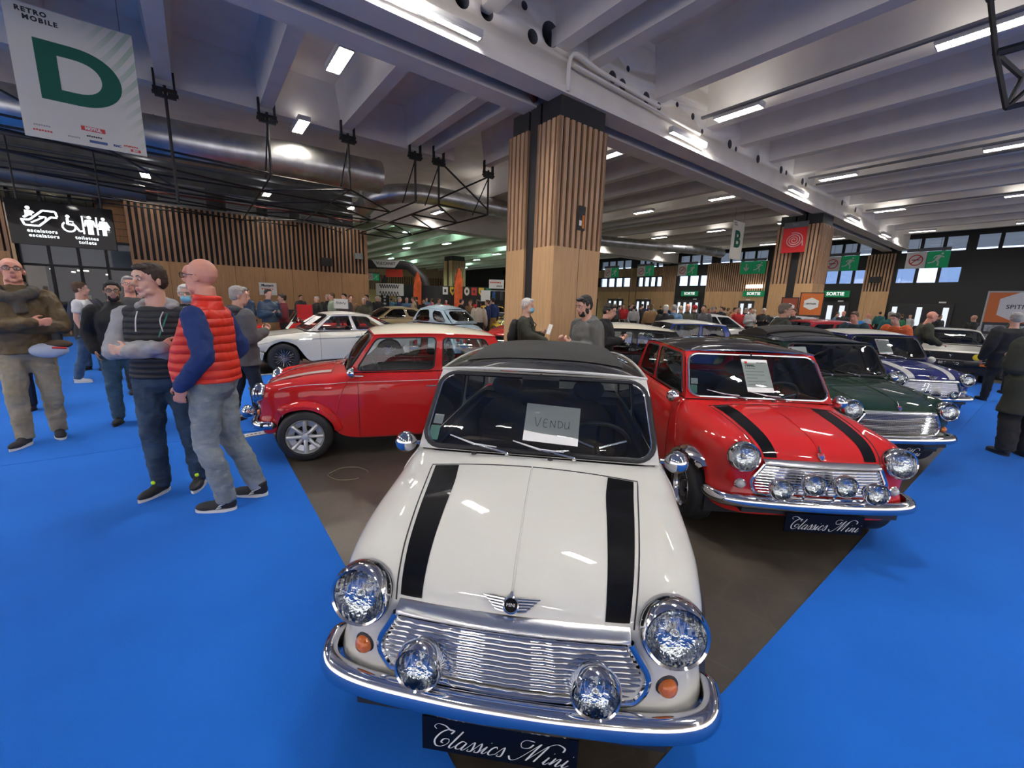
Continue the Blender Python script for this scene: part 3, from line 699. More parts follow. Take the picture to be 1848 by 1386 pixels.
def wheel(root, x, y, z, R, w, style='steel', sd=1, steer=0.0, hub=.1):
    r = empty('wheel', (x, y, z)); r.parent = root; xf = XF((0, 0, 0), ry=PI/2*sd)       # local z -> outward
    if steer: r.rotation_euler = (0, 0, steer)
    rim = {'minilite': R*.655, 'steel': R*.56, 'rally': R*.60, 'wire': R*.60, 'flat': R*.6}[style]
    t = MB(); t.lathe([(rim, -w/2+.01), (rim+.02, -w/2), (R-.03, -w/2), (R-.008, -w/2+.02), (R, -w/4), (R, w/4), (R-.008, w/2-.02), (R-.03, w/2), (rim+.02, w/2+.004), (rim, w/2-.012)], M_tyre, 40, xf)
    for k in (-.25, 0, .25): t.lathe([(R+.0015, k*w-.003), (R+.0015, k*w+.003)], M_black, 40, xf)
    t.build('tyre', r)
    b = MB(); mt = {'minilite': M_alloy, 'steel': mat('silver wheel paint', (.5, .5, .5), .35, metal=.6), 'rally': mat('gunmetal', (.10, .10, .11), .35, metal=.7), 'wire': M_chrome, 'flat': M_alloy}[style]
    b.lathe([(rim+.004, -w/2+.02), (rim-.006, -w/2+.03), (rim-.012, w/2-.03), (rim+.004, w/2+.002), (rim+.008, w/2-.006)], mt if style != 'rally' else M_chrome, 36, xf)
    b.lathe([(rim-.01, w/2-.085), (0, w/2-.085)], M_black, 24, xf)
    if style == 'minilite':
        b.lathe([(rim-.008, w/2-.045), (rim*.62, w/2-.055), (rim*.60, w/2-.07)], mt, 36, xf)
        for k in range(8):
            a = 2*PI*k/8; d = Vector((math.cos(a), math.sin(a), 0)); p0 = d*.035+Vector((0, 0, w/2-.035)); p1 = d*(rim*.55)+Vector((0, 0, w/2-.014)); p2 = d*(rim-.004)+Vector((0, 0, w/2-.018))
            b.tube([p0, p1, p2], [.024, .019, .022], mt, 8, xf=xf)
        b.lathe([(.052, w/2-.06), (.05, w/2-.022), (.034, w/2-.014), (.03, w/2-.002), (0, w/2+.002)], mt, 20, xf)
        for k in range(4):
            a = 2*PI*(k+.5)/4; b.ell((math.cos(a)*.042, math.sin(a)*.042, w/2-.012), (.008, .008, .012), M_chrome, 8, xf=xf)
    elif style == 'wire':
        for k in range(36):
            a = 2*PI*k/36; a2 = a+(.5 if k % 2 else -.5); z0, z1 = (w/2-.0, w/2-.06) if k % 4 < 2 else (w/2-.04, w/2-.02)
            b.tube([(math.cos(a)*.035, math.sin(a)*.035, z0), (math.cos(a2)*rim*.97, math.sin(a2)*rim*.97, z1)], .0035, mt, 4, xf=xf)
        b.lathe([(.04, w/2-.05), (.038, w/2+.01), (.02, w/2+.03), (0, w/2+.032)], mt, 16, xf)
    else:
        n = 8 if style == 'rally' else 12; b.lathe([(rim-.008, w/2-.05), (rim*.75, w/2-.03), (rim*.55, w/2-.022), (rim*.38, w/2-.05), (.05, w/2-.045), (.045, w/2-.02), (0, w/2-.016)], mt, 32, xf)
        for k in range(n):
            a = 2*PI*k/n; b.ell((math.cos(a)*rim*.66, math.sin(a)*rim*.66, w/2-.026), (.014, .014, .006), M_black, 8, xf=xf)
        for k in range(4):
            a = 2*PI*k/4; b.ell((math.cos(a)*rim*.30, math.sin(a)*rim*.30, w/2-.04), (.009, .009, .014), M_chrome, 8, xf=xf)
    b.build('rim', r); return r
def round_lamp(root, name, loc, R, rz=0.0, rx=0.0, depth=.05, housing=True, lens_r=None, body=None, m_bezel=None, part_label=None):
    """round glass lamp facing local -y"""
    m_bezel = m_bezel or M_chrome
    r = empty(name, loc, rz); r.parent = root; r.rotation_euler = (rx, 0, rz)
    if part_label: r['label'] = part_label
    xf = XF((0, 0, 0), rx=PI/2); b = MB()
    b.lathe([(R*.86, .026), (R*.93, .030), (R, .020), (R*1.04, .002), (R*1.03, -depth*.6), (R*.93, -depth)], m_bezel, 36, xf)
    if housing: b.lathe([(R*.93, -depth), (R*.8, -depth-R*.35), (R*.5, -depth-R*.7), (0, -depth-R*.85)], m_bezel, 28, xf)
    b.build('bezel', r)
    b = MB(); b.lathe([(R*.88, .018), (R*.72, .004), (R*.45, -.007), (0, -.012)], M_reflector, 28, xf); b.ell((0, -.004, 0), (R*.16, R*.16, R*.16), M_chrome, 10); b.build('reflector', r)
    b = MB(); b.lathe([(R*.88, .024), (R*.75, .036), (R*.45, .048), (0, .053)], M_lens_f, 28, xf)
    b.build('lens', r); return r
def fluted_lens():
    m = glass('fluted lens glass', (.86, .9, .9), .05, .05); t = m.node_tree; N = t.nodes; L = t.links
    tc = N.new('ShaderNodeTexCoord'); wv = N.new('ShaderNodeTexWave'); wv.bands_direction = 'X'; wv.inputs['Scale'].default_value = 14; wv.inputs['Distortion'].default_value = 1.5
    bp = N.new('ShaderNodeBump'); bp.inputs['Strength'].default_value = .5; bp.inputs['Distance'].default_value = .01
    L.new(tc.outputs['Object'], wv.inputs[0]); L.new(wv.outputs['Fac'], bp.inputs['Height'])
    for n in N:
        if n.type == 'BSDF_GLOSSY': L.new(bp.outputs[0], n.inputs['Normal'])
    return m
M_lens_f = fluted_lens()
# ---- handwriting: strokes in a 1-high box
def strokes_mesh(strokes, m, name, parent, xf, r=.012, n=5, flat=.5, weights=None):
    mb = MB()
    for i, st in enumerate(strokes):
        P = spline([(x, y, 0) for x, y in st], 7) if len(st) > 2 else [Vector((x, y, 0)) for x, y in st]
        L = len(P); rs = []
        for k in range(L):
            d = (P[min(k+1, L-1)]-P[max(k-1, 0)]); dn = -d.y/(d.length+1e-9)
            rs.append(r*(.55+.9*max(0, dn)) if weights else r)
        mb.tube(P, rs, m, n)
    o = mb.build(name, parent, clean=False); o.data.transform(Matrix.Diagonal((1, 1, flat, 1))); o.data.transform(xf); return o
CL = [  # the words on the plates, in a flowing script
 [(.02, .95), (-.12, 1.08), (-.02, 1.22), (.3, 1.18), (.62, .98), (.78, .98), (.72, .8)], [(.78, .98), (.55, 1.02), (.3, .8), (.2, .4), (.35, .1), (.6, .08), (.8, .3), (.75, .5), (.55, .48), (.5, .32), (.6, .26)],
 [(.95, .12), (.98, .5), (1.14, 1.02), (1.04, .6), (.92, .15), (1.02, .06), (1.14, .2)],
 [(1.52, .46), (1.34, .5), (1.2, .25), (1.24, .08), (1.4, .12), (1.54, .46), (1.46, .12), (1.54, .06), (1.66, .22)],
 [(1.66, .22), (1.84, .56), (1.9, .3), (1.88, .08), (1.72, .06), (1.74, .16)], [(1.92, .12), (2.14, .56), (2.2, .3), (2.18, .08), (2.02, .06), (2.04, .16)],
 [(2.22, .12), (2.42, .46), (2.34, .12), (2.42, .06), (2.54, .2)], [(2.5, .66), (2.52, .7)],
 [(2.86, .42), (2.8, .52), (2.66, .4), (2.6, .15), (2.7, .05), (2.86, .14)], [(2.88, .12), (3.1, .56), (3.16, .3), (3.14, .08), (2.98, .06), (3.0, .16)],
 [(3.5, .1), (3.44, .2), (3.6, .0), (3.85, .12), (4.2, .7), (4.4, 1.04), (4.3, .6), (4.2, .1)], [(4.2, .1), (4.42, .5), (4.72, 1.0), (4.62, .5), (4.52, .1)], [(4.12, .95), (4.02, .75), (3.75, .72), (3.62, .95), (3.75, 1.12), (4.1, 1.1)], [(4.72, 1.0), (5.0, 1.16), (5.35, 1.02), (5.38, .82)],
 [(4.86, .12), (5.0, .46), (4.92, .12), (5.0, .06), (5.12, .2)], [(5.1, .66), (5.12, .7)],
 [(5.14, .1), (5.26, .46), (5.2, .1), (5.38, .42), (5.48, .42), (5.42, .12), (5.5, .06), (5.6, .2)], [(5.62, .12), (5.76, .46), (5.68, .12), (5.76, .06), (5.9, .2)], [(5.86, .66), (5.88, .7)]]
VENDU = [[(0, 1), (.3, .05), (.62, 1.02)], [(1.3, .86), (.98, .84), (.96, .1), (1.32, .06)], [(.98, .48), (1.24, .5)], [(1.62, .06), (1.64, .8)], [(1.64, .8), (2.08, .1)], [(2.08, .1), (2.1, .86)],
         [(2.42, .82), (2.42, .1)], [(2.36, .84), (2.7, .76), (2.86, .5), (2.76, .2), (2.4, .08)], [(3.08, .8), (3.06, .3), (3.2, .08), (3.42, .2), (3.5, .45)], [(3.5, .84), (3.5, .3), (3.56, .08)]]
# ---- the small two-door saloon
MINI_ROWS = [
 [(0, -1.435, .255), (.22, -1.435, .255), (.42, -1.43, .255), (.50, -1.415, .26), (.56, -1.39, .265), (.60, -1.35, .27), (.625, -1.31, .28), (.635, -1.275, .29)],
 [(0, -1.47, .36), (.22, -1.47, .36), (.42, -1.465, .36), (.51, -1.45, .36), (.58, -1.42, .36), (.63, -1.36, .36), (.65, -1.31, .345), (.655, -1.27, .33)],
 [(0, -1.455, .46), (.22, -1.455, .46), (.42, -1.45, .46), (.50, -1.435, .46), (.565, -1.40, .46), (.61, -1.345, .46), (.638, -1.30, .44), (.65, -1.25, .41)],
 [(0, -1.455, .57), (.22, -1.45, .57), (.40, -1.44, .57), (.50, -1.43, .575), (.575, -1.40, .58), (.618, -1.33, .57), (.643, -1.26, .53), (.655, -1.21, .475)],
 [(0, -1.445, .645), (.22, -1.44, .645), (.385, -1.43, .645), (.50, -1.415, .69), (.585, -1.37, .68), (.627, -1.29, .65), (.652, -1.19, .59), (.662, -1.165, .51)],
 [(0, -1.40, .715), (.22, -1.395, .712), (.395, -1.38, .71), (.50, -1.36, .755), (.59, -1.30, .735), (.637, -1.21, .69), (.662, -1.12, .62), (.668, -1.10, .53)],
 [(0, -1.29, .775), (.22, -1.285, .772), (.415, -1.27, .765), (.505, -1.25, .785), (.593, -1.20, .762), (.648, -1.12, .715), (.672, -1.05, .63), (.677, -1.02, .54)],
 [(0, -1.1, .822), (.22, -1.1, .818), (.44, -1.09, .808), (.52, -1.08, .81), (.605, -1.04, .782), (.66, -.98, .73), (.68, -.94, .64), (.682, -.93, .525)],
 [(0, -.92, .852), (.22, -.92, .848), (.462, -.91, .836), (.54, -.90, .828), (.62, -.88, .796), (.672, -.85, .73), (.69, -.84, .62), (.69, -.83, .47)],
 [(0, -.745, .872), (.24, -.748, .866), (.482, -.76, .85), (.555, -.76, .838), (.632, -.755, .80), (.68, -.75, .73), (.697, -.745, .60), (.695, -.75, .37)],
 [(0, -.67, .884), (.24, -.66, .878), (.49, -.63, .864), (.585, -.60, .858), (.643, -.585, .82), (.687, -.62, .73), (.70, -.66, .55), (.695, -.70, .25)],
 [(0, -.5, .868), (.24, -.5, .868), (.48, -.5, .868), (.612, -.5, .862), (.655, -.5, .825), (.69, -.5, .72), (.705, -.5, .5), (.69, -.5, .19)],
 [(0, -.05, .868), (.24, -.05, .868), (.48, -.05, .868), (.618, -.05, .862), (.66, -.05, .825), (.695, -.05, .72), (.708, -.05, .5), (.69, -.05, .18)],
 [(0, .33, .868), (.24, .33, .868), (.48, .33, .868), (.618, .33, .862), (.66, .33, .825), (.695, .33, .72), (.708, .33, .5), (.69, .33, .18)],
 [(0, .72, .868), (.24, .72, .868), (.48, .72, .868), (.612, .72, .862), (.655, .72, .825), (.69, .73, .72), (.705, .74, .5), (.69, .745, .20)],
 [(0, .80, .868), (.24, .80, .868), (.48, .80, .868), (.61, .80, .862), (.65, .80, .825), (.688, .80, .72), (.703, .80, .56), (.695, .79, .38)],
 [(0, .9, .868), (.24, .9, .868), (.48, .9, .868), (.605, .9, .862), (.648, .9, .825), (.685, .89, .73), (.70, .885, .61), (.695, .88, .48)],
 [(0, 1.04, .868), (.24, 1.04, .868), (.48, 1.04, .868), (.595, 1.04, .862), (.64, 1.04, .825), (.68, 1.04, .74), (.695, 1.04, .64), (.69, 1.035, .53)],
 [(0, 1.24, .862), (.24, 1.235, .86), (.46, 1.22, .858), (.575, 1.19, .855), (.625, 1.19, .82), (.668, 1.19, .73), (.685, 1.19, .62), (.682, 1.19, .48)],
 [(0, 1.33, .82), (.24, 1.325, .818), (.45, 1.30, .81), (.55, 1.28, .80), (.605, 1.27, .76), (.648, 1.27, .69), (.668, 1.275, .55), (.668, 1.27, .38)],
 [(0, 1.395, .74), (.24, 1.39, .74), (.44, 1.37, .735), (.53, 1.345, .72), (.585, 1.325, .69), (.625, 1.31, .62), (.645, 1.31, .47), (.65, 1.30, .32)],
 [(0, 1.44, .60), (.24, 1.435, .6), (.43, 1.42, .6), (.52, 1.395, .59), (.575, 1.37, .57), (.61, 1.34, .51), (.63, 1.33, .40), (.635, 1.32, .29)],
 [(0, 1.455, .45), (.24, 1.45, .45), (.43, 1.435, .45), (.52, 1.41, .45), (.57, 1.39, .44), (.6, 1.365, .41), (.615, 1.35, .34), (.62, 1.34, .275)],
 [(0, 1.43, .27), (.24, 1.425, .27), (.43, 1.41, .27), (.51, 1.39, .27), (.555, 1.375, .27), (.58, 1.36, .27), (.6, 1.35, .27), (.61, 1.34, .265)]]
NET_MINI = Net(MINI_ROWS)
G_MINI = dict(fb=(.612, -.592, .872), fbow=.075, ft=(.562, -.325, 1.252), ftbow=.04, fcr=.022, rb=(.588, 1.20, .868), rbow=.06, rt=(.535, 1.01, 1.235), rtbow=.03, rcr=.02, crown=.072,
              fm=(.016, .045, .07), rm=(.09, .16, .14), side=((0, .52, (.035, .49, .04, .91)), (.52, 1, (.545, .90, .06, .90))), tside=.015, tz=.022, bside=.012, frad=.2, srad=.14)
def seat(root, x, y, z0=.30, w=.44, h=.5, head=True, m=None, zs=.2):
    m = m or M_seat; b = MB()
    b.ell((x, y, z0+.1), (w/2, .26, .10), m, 14); b.ell((x, y+.26, z0+.1+h*.5), (w/2, .085, h*.55), m, 14)
    if head: b.ell((x, y+.29, z0+.14+h*1.12), (.12, .05, .085), m, 12)
    return b.build('seat', root)
def interior(root, w, yf, yr, zb, wheel_x=.33, dash=True, seats=True, m_seat=None, yw=None):
    b = MB(); b.box2((-w, yf, .2), (w, yr, .24), M_dark_trim)
    for s in (-1, 1): b.box2((s*w-.02, yf, .2), (s*w+.02, yr, zb-.06), M_dark_trim)
    b.box2((-w, yf-.02, .2), (w, yf+.02, zb-.03), M_dark_trim); b.box2((-w, yr-.30, .2), (w, yr, zb-.06), M_dark_trim); b.build('cabin_lining', root)
    if dash:
        b = MB(); b.box2((-w+.01, yf, zb-.14), (w-.01, yf+.16, zb-.02), M_dark_trim); b.tube([(-w+.02, yf+.15, zb-.03), (w-.02, yf+.15, zb-.03)], .022, M_dark_trim, 8); b.build('dashboard', root)
        yw = yw or yf+.36; c = Vector((wheel_x, yw, zb-.02)); b = MB(); R = Matrix.Rotation(math.radians(-58), 3, 'X')
        b.tube([c+R @ Vector((.185*math.cos(t), .185*math.sin(t), 0)) for t in np.linspace(0, 2*PI, 33)[:-1]], .013, M_black, 8, closed=True)
        for t in (-.3, PI+.3, -PI/2): b.tube([c+R @ Vector((.18*math.cos(t), .18*math.sin(t), 0)), c+R @ Vector((0, 0, -.03))], .009, M_chrome, 6)
        b.tube([c+R @ Vector((0, 0, -.02)), Vector((wheel_x, yf+.1, zb-.14))], .02, M_black, 8); b.build('steering_wheel', root)
    if seats:
        for x in (-w*.52, w*.52): seat(root, x, yf+.86 if yf > -1 else yf+.9, m=m_seat)
        b = MB(); b.ell((0, yr-.52, .42), (w*.95, .25, .1), m_seat or M_seat, 14); b.ell((0, yr-.27, .62), (w*.95, .09, .28), m_seat or M_seat, 14); b.build('rear_bench', root)
M_plate = mat('plate black', (.003, .003, .004), .35, spec=.2)
def plate(root, loc, txt='script', w=.5, h=.12, rz=0, rx=0, m=None):
    m = m or M_black; p = MB(); p.box((0, 0, 0), (w, .008, h), m); o = p.build('number_plate', root); o.location = loc; o.rotation_euler = (rx, 0, rz)
    if txt == 'script':
        s = .0765*w/.5; sh = Matrix(((1, .45, 0, 0), (0, 1, 0, 0), (0, 0, 1, 0), (0, 0, 0, 1)))
        xf = XF((-.235*w/.5, -.006, -.048), rx=PI/2) @ Matrix.Scale(s, 4) @ sh
        strokes_mesh(CL, M_sign_white, 'lettering', o, xf, r=.029, weights=True, flat=.15)
    elif txt: text_mesh(txt, h*.72, M_sign_white if m in (M_black, M_plate) else M_ink, parent=o, xf=XF((0, -.006, 0), rx=PI/2), bold=.001)
    return o
def mini(name, label, loc, rz, c):
    root = empty(name, (loc[0], loc[1], 0), rz, label, 'car')
    P = c['paint']; RF = c.get('roof', P); N_ = NET_MINI
    lower_body(root, N_, P, hood=(4, 9, 2), cabin=(10.2, 17.7, 3), doors=((11, 13),), arches=((-1.01, .25, .27, .69), (1.03, .25, .27, .69)))
    g = dict(G_MINI); g['gutter'] = c.get('gutter', P)
    gh = greenhouse(root, g, P, RF, c.get('glass', M_glass), trims_f=c.get('trims_f', ((.014, M_black, .008), (.0065, M_chrome, -.012))))
    interior(root, .60, -.62, 1.22, .86, m_seat=c.get('seatm'))
    # A-panel seam flange
    b = MB()
    for sd in (1, -1):
        pts = [N_(10.2-.7*(i/10), 3.5+3.1*(i/10), sd, .002) for i in range(11)]; b.tube(pts, .0055, P, 6)
    b.build('wing_seam', root)
    # cowl jets
    b = MB()
    for x in (-.30, .08): b.lathe([(.014, 0), (.012, .008), (0, .009)], M_rubber, 12, XF((x, -.668, .886)))
    b.build('washer_jet', root)
    # arches
    fl = c.get('flare')
    if fl:
        fm, fw, ft = fl
        for (yc, rows) in ((-1.01, (3.0, 9.6)), (1.03, (14.1, 20.0))):
            for sd in (1, -1):
                b = MB(); A = []
                n = 20
                for i in range(n+1):
                    p = N_(rows[0]+(rows[1]-rows[0])*i/n, 7, sd); k = math.sin(PI*min(max((i+.8)/(n+1.6), 0), 1))**.35
                    d = Vector((0, p.y-yc, p.z-.25)); d.normalize(); w_ = fw*k
                    q = p+d*ft
                    A.append([Vector((p.x-sd*.012, q.y, q.z)), Vector((p.x+sd*w_*.5, q.y-d.y*ft*.15, q.z-d.z*ft*.15)), Vector((p.x+sd*w_, p.y+d.y*ft*.35, p.z+d.z*ft*.35)), Vector((p.x+sd*w_, p.y-d.y*.006, p.z-d.z*.006)), Vector((p.x+sd*(w_-.02), p.y-d.y*.01, p.z-d.z*.01)), Vector((p.x-sd*.02, p.y+d.y*.01, p.z+d.z*.01))])
                b.grid(A, fm); b.build('wheel_arch_flare', root, label=c.get('flare_label'))
    R_ = c.get('tyre_r', .25); tw = c.get('tyre_w', .165); tx = c.get('track', .615)
    for (y, st) in ((-1.01, c.get('steer', 0)), (1.03, 0)):
        for sd in (1, -1): wheel(root, sd*tx, y, R_, R_, tw, c.get('wheel', 'steel'), sd, st)
    # lights
    for sd in (1, -1):
        round_lamp(root, 'headlamp', (sd*.500, -1.440, .668), .100, rz=sd*.05, rx=-.17, depth=.060, housing=False)
        r = empty('indicator', (sd*.498, -1.432, .474)); r.parent = root; xf = XF((0, 0, 0), rx=PI/2, rz=sd*.25); b = MB()
        b.lathe([(.036, -.02), (.037, .004), (.031, .008)], M_rubber if c.get('ind') != 'clear' else M_chrome, 20, xf); b.lathe([(.031, .004), (.028, .020), (.018, .029), (0, .032)], M_amber if c.get('ind') != 'clear' else mat('clear indicator lens', (.6, .6, .58), .15, coat=1), 20, xf); b.build('indicator_lens', r)
        r = N_(20.6, 5, sd, .004); b = MB(); b.box((r.x, r.y, r.z-.06), (.05, .08, .18), M_redlens, rz=-sd*.7); b.build('tail_lamp', root)
    # grille
    gy = lambda x: -1.478+.035*(x/.45)**2
    gw = lambda z: np.interp(z, [.412, .43, .48, .53, .60, .63], [.36, .395, .425, .42, .385, .372])
    style = c.get('grille', 'bars'); z0, z1 = .424, .622; gp = MB(); NZ = 80 if style == 'bars' else 0
    if style == 'bars':
        rows = []
        nb = c.get('nbars', 10)
        for i in range(nb*8+1):
            z = z0+(z1-z0)*i/(nb*8); w_ = gw(z)-.008; ph = 2*PI*i/8
            rows.append([(-w_+2*w_*k/28, gy(-w_+2*w_*k/28)+.006*math.cos(ph)-.0015*math.sin(k*2.4), z) for k in range(29)])
        gp.grid(rows, M_chrome)
    else:
        gp.grid([[(x*gw(z)/.43, gy(x*gw(z)/.43)+.006, z) for x in np.linspace(-.43, .43, 19)] for z in np.linspace(z0, z1, 9)], M_black)
        for i in range(13):
            z = z0+.008+(z1-z0-.016)*i/12; w_ = gw(z)-.01; gp.tube([(x, gy(x)-.004, z) for x in np.linspace(-w_, w_, 17)], .0045, M_chrome, 6)
        for x in np.linspace(-.38, .38, 40): gp.tube([(x, gy(x)+.002, z0), (x, gy(x)+.002, z1)], .0014, M_chrome, 4)
    go = gp.build('grille', root)
    fr = MB(); ol = [(.372, .630), (.40, .58), (.428, .53), (.436, .485), (.415, .435), (.37, .412), (.2, .408), (0, .406)]
    path = [(x, gy(x)-.004, z) for x, z in ol]+[(-x, gy(x)-.004, z) for x, z in reversed(ol[:-1])]
    fr.tube(spline(path, 5), .012, M_chrome, 8)
    A = [[(x, -1.478+.02*(x/.37)**2, .624), (x, -1.484+.02*(x/.37)**2, .634), (x, -1.478+.016*(x/.37)**2, .642), (x, -1.450+.016*(x/.37)**2, .657), (x, -1.438+.016*(x/.37)**2, .658)] for x in np.linspace(-.372, .372, 25)]
    fr.grid(A, mat('brushed lip', (.72, .72, .70), .28, metal=1))
    fr.build('grille_frame', go)
    # bumper
    bz = .366
    for (ys, nm) in ((1, 'front_bumper'), (-1, 'rear_bumper')):
        q = [(-.652, -1.27, bz), (-.660, -1.33, bz), (-.642, -1.405, bz), (-.585, -1.455, bz), (-.45, -1.487, bz), (-.2, -1.506, bz), (0, -1.510, bz)]
        q = q+[(-x, y, z) for x, y, z in reversed(q[:-1])]; sp = spline(q, 6)
        if ys < 0: sp = [Vector((p.x, -p.y*.99+.0, p.z+.02)) for p in sp]
        L = len(sp); rs = [.053*min(1, .35+.65*math.sin(PI*min(i, L-1-i)/(L-1)*6)) if min(i, L-1-i) < L/12 else .053 for i in range(L)]
        prof = [(-.012, .038), (.004, .049), (.022, .048), (.037, .036), (.045, .017), (.047, -.003), (.042, -.021), (.029, -.033), (.008, -.037), (-.012, -.030)]; b = MB(); G_ = []
        for i in range(L):
            tg_ = (sp[min(i+1, L-1)]-sp[max(i-1, 0)]).normalized(); n_ = Vector((tg_.y, -tg_.x, 0)); n_ = -n_ if n_.dot(Vector((sp[i].x, sp[i].y*.8, 0))) < 0 else n_; k_ = rs[i]/.053
            G_.append([sp[i]+n_*(d_*k_-.006)+Vector((0, 0, z_*k_)) for d_, z_ in prof])
        b.grid(G_, M_chrome, closed=True); b.add(G_[0], [tuple(range(len(prof)))], M_chrome); b.add(G_[-1], [tuple(range(len(prof)))], M_chrome); b.build(nm, root)
    b = MB(); b.box2((-.5, -1.50, .30), (.5, -1.44, .35), M_black); b.build('valance', root)
    if c.get('plate', True): plate(root, (c.get('plate_x', 0), -1.52, .255), w=c.get('plate_w', .5), h=.13, m=M_plate)
    plate(root, (0, 1.475, .50), 'x' if False else None, m=M_white_card)
    # driving lamps
    for (x, y, z, R) in c.get('spots', ()):
        round_lamp(root, 'driving_lamp', (x, y, z), R, depth=.02, rx=-.14)
        b = MB(); b.tube([(x, y+.05, z-R*.9), (x, -1.49, .40)], .01, M_chrome, 6); b.build('lamp_bracket', root)
    # badge
    bd = c.get('badge'); be = MB(); bp = N_(4.55, 0, 1, .004)
    if bd == 'wings':
        xf = Matrix.Translation(bp) @ Euler((math.radians(52), 0, 0)).to_matrix().to_4x4()
        be.lathe([(.026, 0), (.026, .007), (.022, .010), (.02, .008)], M_chrome, 20, xf); be.lathe([(.02, .004), (.02, .0085), (0, .009)], M_gloss_black, 20, xf)
        for s in (-1, 1):
            for k in range(5):
                be.tube([(s*.022, .017-k*.0085, .004), (s*(.082-k*.0085), .021-k*.0085, .004), (s*(.092-k*.010), .0235-k*.0085, .004)], [.004, .0034, .002], M_chrome, 5, xf=xf)
        be.tube([(0, .022, .004), (0, .04, .004)], [.008, .004], M_chrome, 8, xf=xf)
        o = be.build('badge', root, label='chrome winged badge with a black disc'); text_mesh('MINI', .014, M_sign_white, parent=o, xf=xf @ Matrix.Translation((0, 0, .010)), ext=.0004)
    else:
        xf = Matrix.Translation(bp) @ Euler((math.radians(52), 0, 0)).to_matrix().to_4x4()
        be.prism([(-.02, .024), (-.022, 0), (-.014, -.018), (0, -.028), (.014, -.018), (.022, 0), (.02, .024), (0, .02)], .006, M_chrome, xf)
        be.prism([(-.014, .006), (-.014, -.008), (0, -.02), (.014, -.008), (.014, .006)], .0075, mat('badge blue', (.03, .05, .35), .3), xf); be.prism([(-.013, .018), (-.013, .008), (.013, .008), (.013, .018)], .0075, M_signred, xf)
        be.tube([(0, .03, .004), (0, .075, .006)], [.007, .004], M_chrome, 8, xf=xf); be.build('badge', root, label='small shield badge')
    b = MB(); b.tube([N_(4.9+4.1*i/16, 0, 1, .0015) for i in range(17)], .004, P, 6); b.build('bonnet_rib', root)
    # stripes
    st = c.get('stripes')
    if st:
        sm_, c0, c1 = st
        for sd in (1, -1):
            b = MB(); nr = 26; rows = []
            for i in range(nr+1):
                r = c.get('stripe_r0', 4.35)+(8.93-c.get('stripe_r0', 4.35))*i/nr; rows.append([N_(r, c0[0]+(c0[1]-c0[0])*i/nr+((c1[0]-c0[0])+((c1[1]-c0[1])-(c1[0]-c0[0]))*i/nr)*j/4, sd, .0022) for j in range(5)])
            b.grid(rows, sm_); b.build('bonnet_stripe', root, label=c.get('stripe_label', 'black bonnet stripe'))
    # wipers
    for x in (-.135, .195):
        pv = Vector((x, -.655, .888)); b = MB(); F = gh['front']
        s0 = (x+.02)/1.2+.5; mid = F(s0-.155, .10)+Vector((0, -.018, .006)); e0 = F(s0-.06, .09)+Vector((0, -.012, .004)); e1 = F(s0-.27, .17)+Vector((0, -.012, .004))
        b.lathe([(.012, 0), (.012, .012), (.006, .016), (0, .017)], M_chrome, 12, XF(pv)); b.tube([pv+Vector((0, 0, .012)), mid], [.006, .004], M_chrome, 6); b.tube([e0, mid, e1], [.003, .006, .003], M_alloy if c.get('wiper') != 'black' else M_black, 6, sq=(.6, 1)); b.build('wiper', root)
    # mirrors
    mm = c.get('mirror', M_chrome)
    for sd in (1, -1):
        r = empty('door_mirror', (0, 0, 0)); r.parent = root; b = MB(); base = N_(11.15, 3.7, sd, .0); hp = Vector((sd*.702, -.55, .878))
        b.tube([base, base+Vector((sd*.05, 0, .0)), hp+Vector((0, .02, -.03))], [.014, .009, .007], mm, 8); b.build('mirror_stem', r)
        b = MB(); xf = XF(hp, rx=PI/2); b.lathe([(.0, .056), (.030, .050), (.050, .026), (.057, 0), (.057, -.014), (.052, -.018)], mm, 24, xf); b.lathe([(.052, -.016), (0, -.016)], M_chrome, 24, xf); b.build('mirror_head', r)
    # roof treatments
    roof = gh['roof']
    if c.get('sunroof') == 'closed':
        b = MB(); rows = []
        nv = 22
        for j in range(nv+1):
            v = .10+.80*j/nv; ev = min(1, min(j, nv-j)/1.5)
            rows.append([roof(.80*(-1+2*i/24), v, .004+.022*min(1, ev)**.5*min(1, min(i, 24-i)/1.5)**.5) for i in range(25)])
        b.grid(rows, mat('charcoal sunroof fabric', (.032, .031, .029), .8, bump=.35, bscale=260)); b.build('sunroof', root, label='charcoal fabric sunroof')
    if c.get('sunroof') == 'folded':
        b = MB(); mfold = mat('black folded hood', (.035, .032, .03), .75, bump=.3, bscale=90)
        for k, (v, h) in enumerate(((.44, .05), (.50, .075), (.57, .085), (.65, .08), (.73, .07), (.82, .05), (.9, .03))):
            b.tube([roof(.82*(-1+2*i/14), v, h*.55) for i in range(15)], h*.75+.02, mfold, 10, sq=(1.25, .62))
        b.build('folded_sunroof', root, label='black fabric sunroof folded back at the rear'); b = MB()
        b.grid([[roof(.8*(-1+2*i/12), v, .004) for i in range(13)] for v in np.linspace(.14, .46, 6)], M_black); b.build('sunroof_opening', root)
    # stickers on the screen
    F = gh['front']
    for (s, t, w_, h_, m_) in c.get('stickers', ()):
        b = MB(); b.grid([[F(s+w_*i/2, t+h_*j/2)+Vector((0, .004, -.002)) for i in range(3)] for j in range(3)], m_); b.build('windscreen_sticker', root)
    b = MB(); m_ = F(.5, .82)+Vector((0, .06, 0)); b.box(m_, (.2, .015, .05), M_black); b.tube([m_, F(.5, .95)+Vector((0, .01, 0))], .006, M_black, 6); b.build('inner_mirror', root)
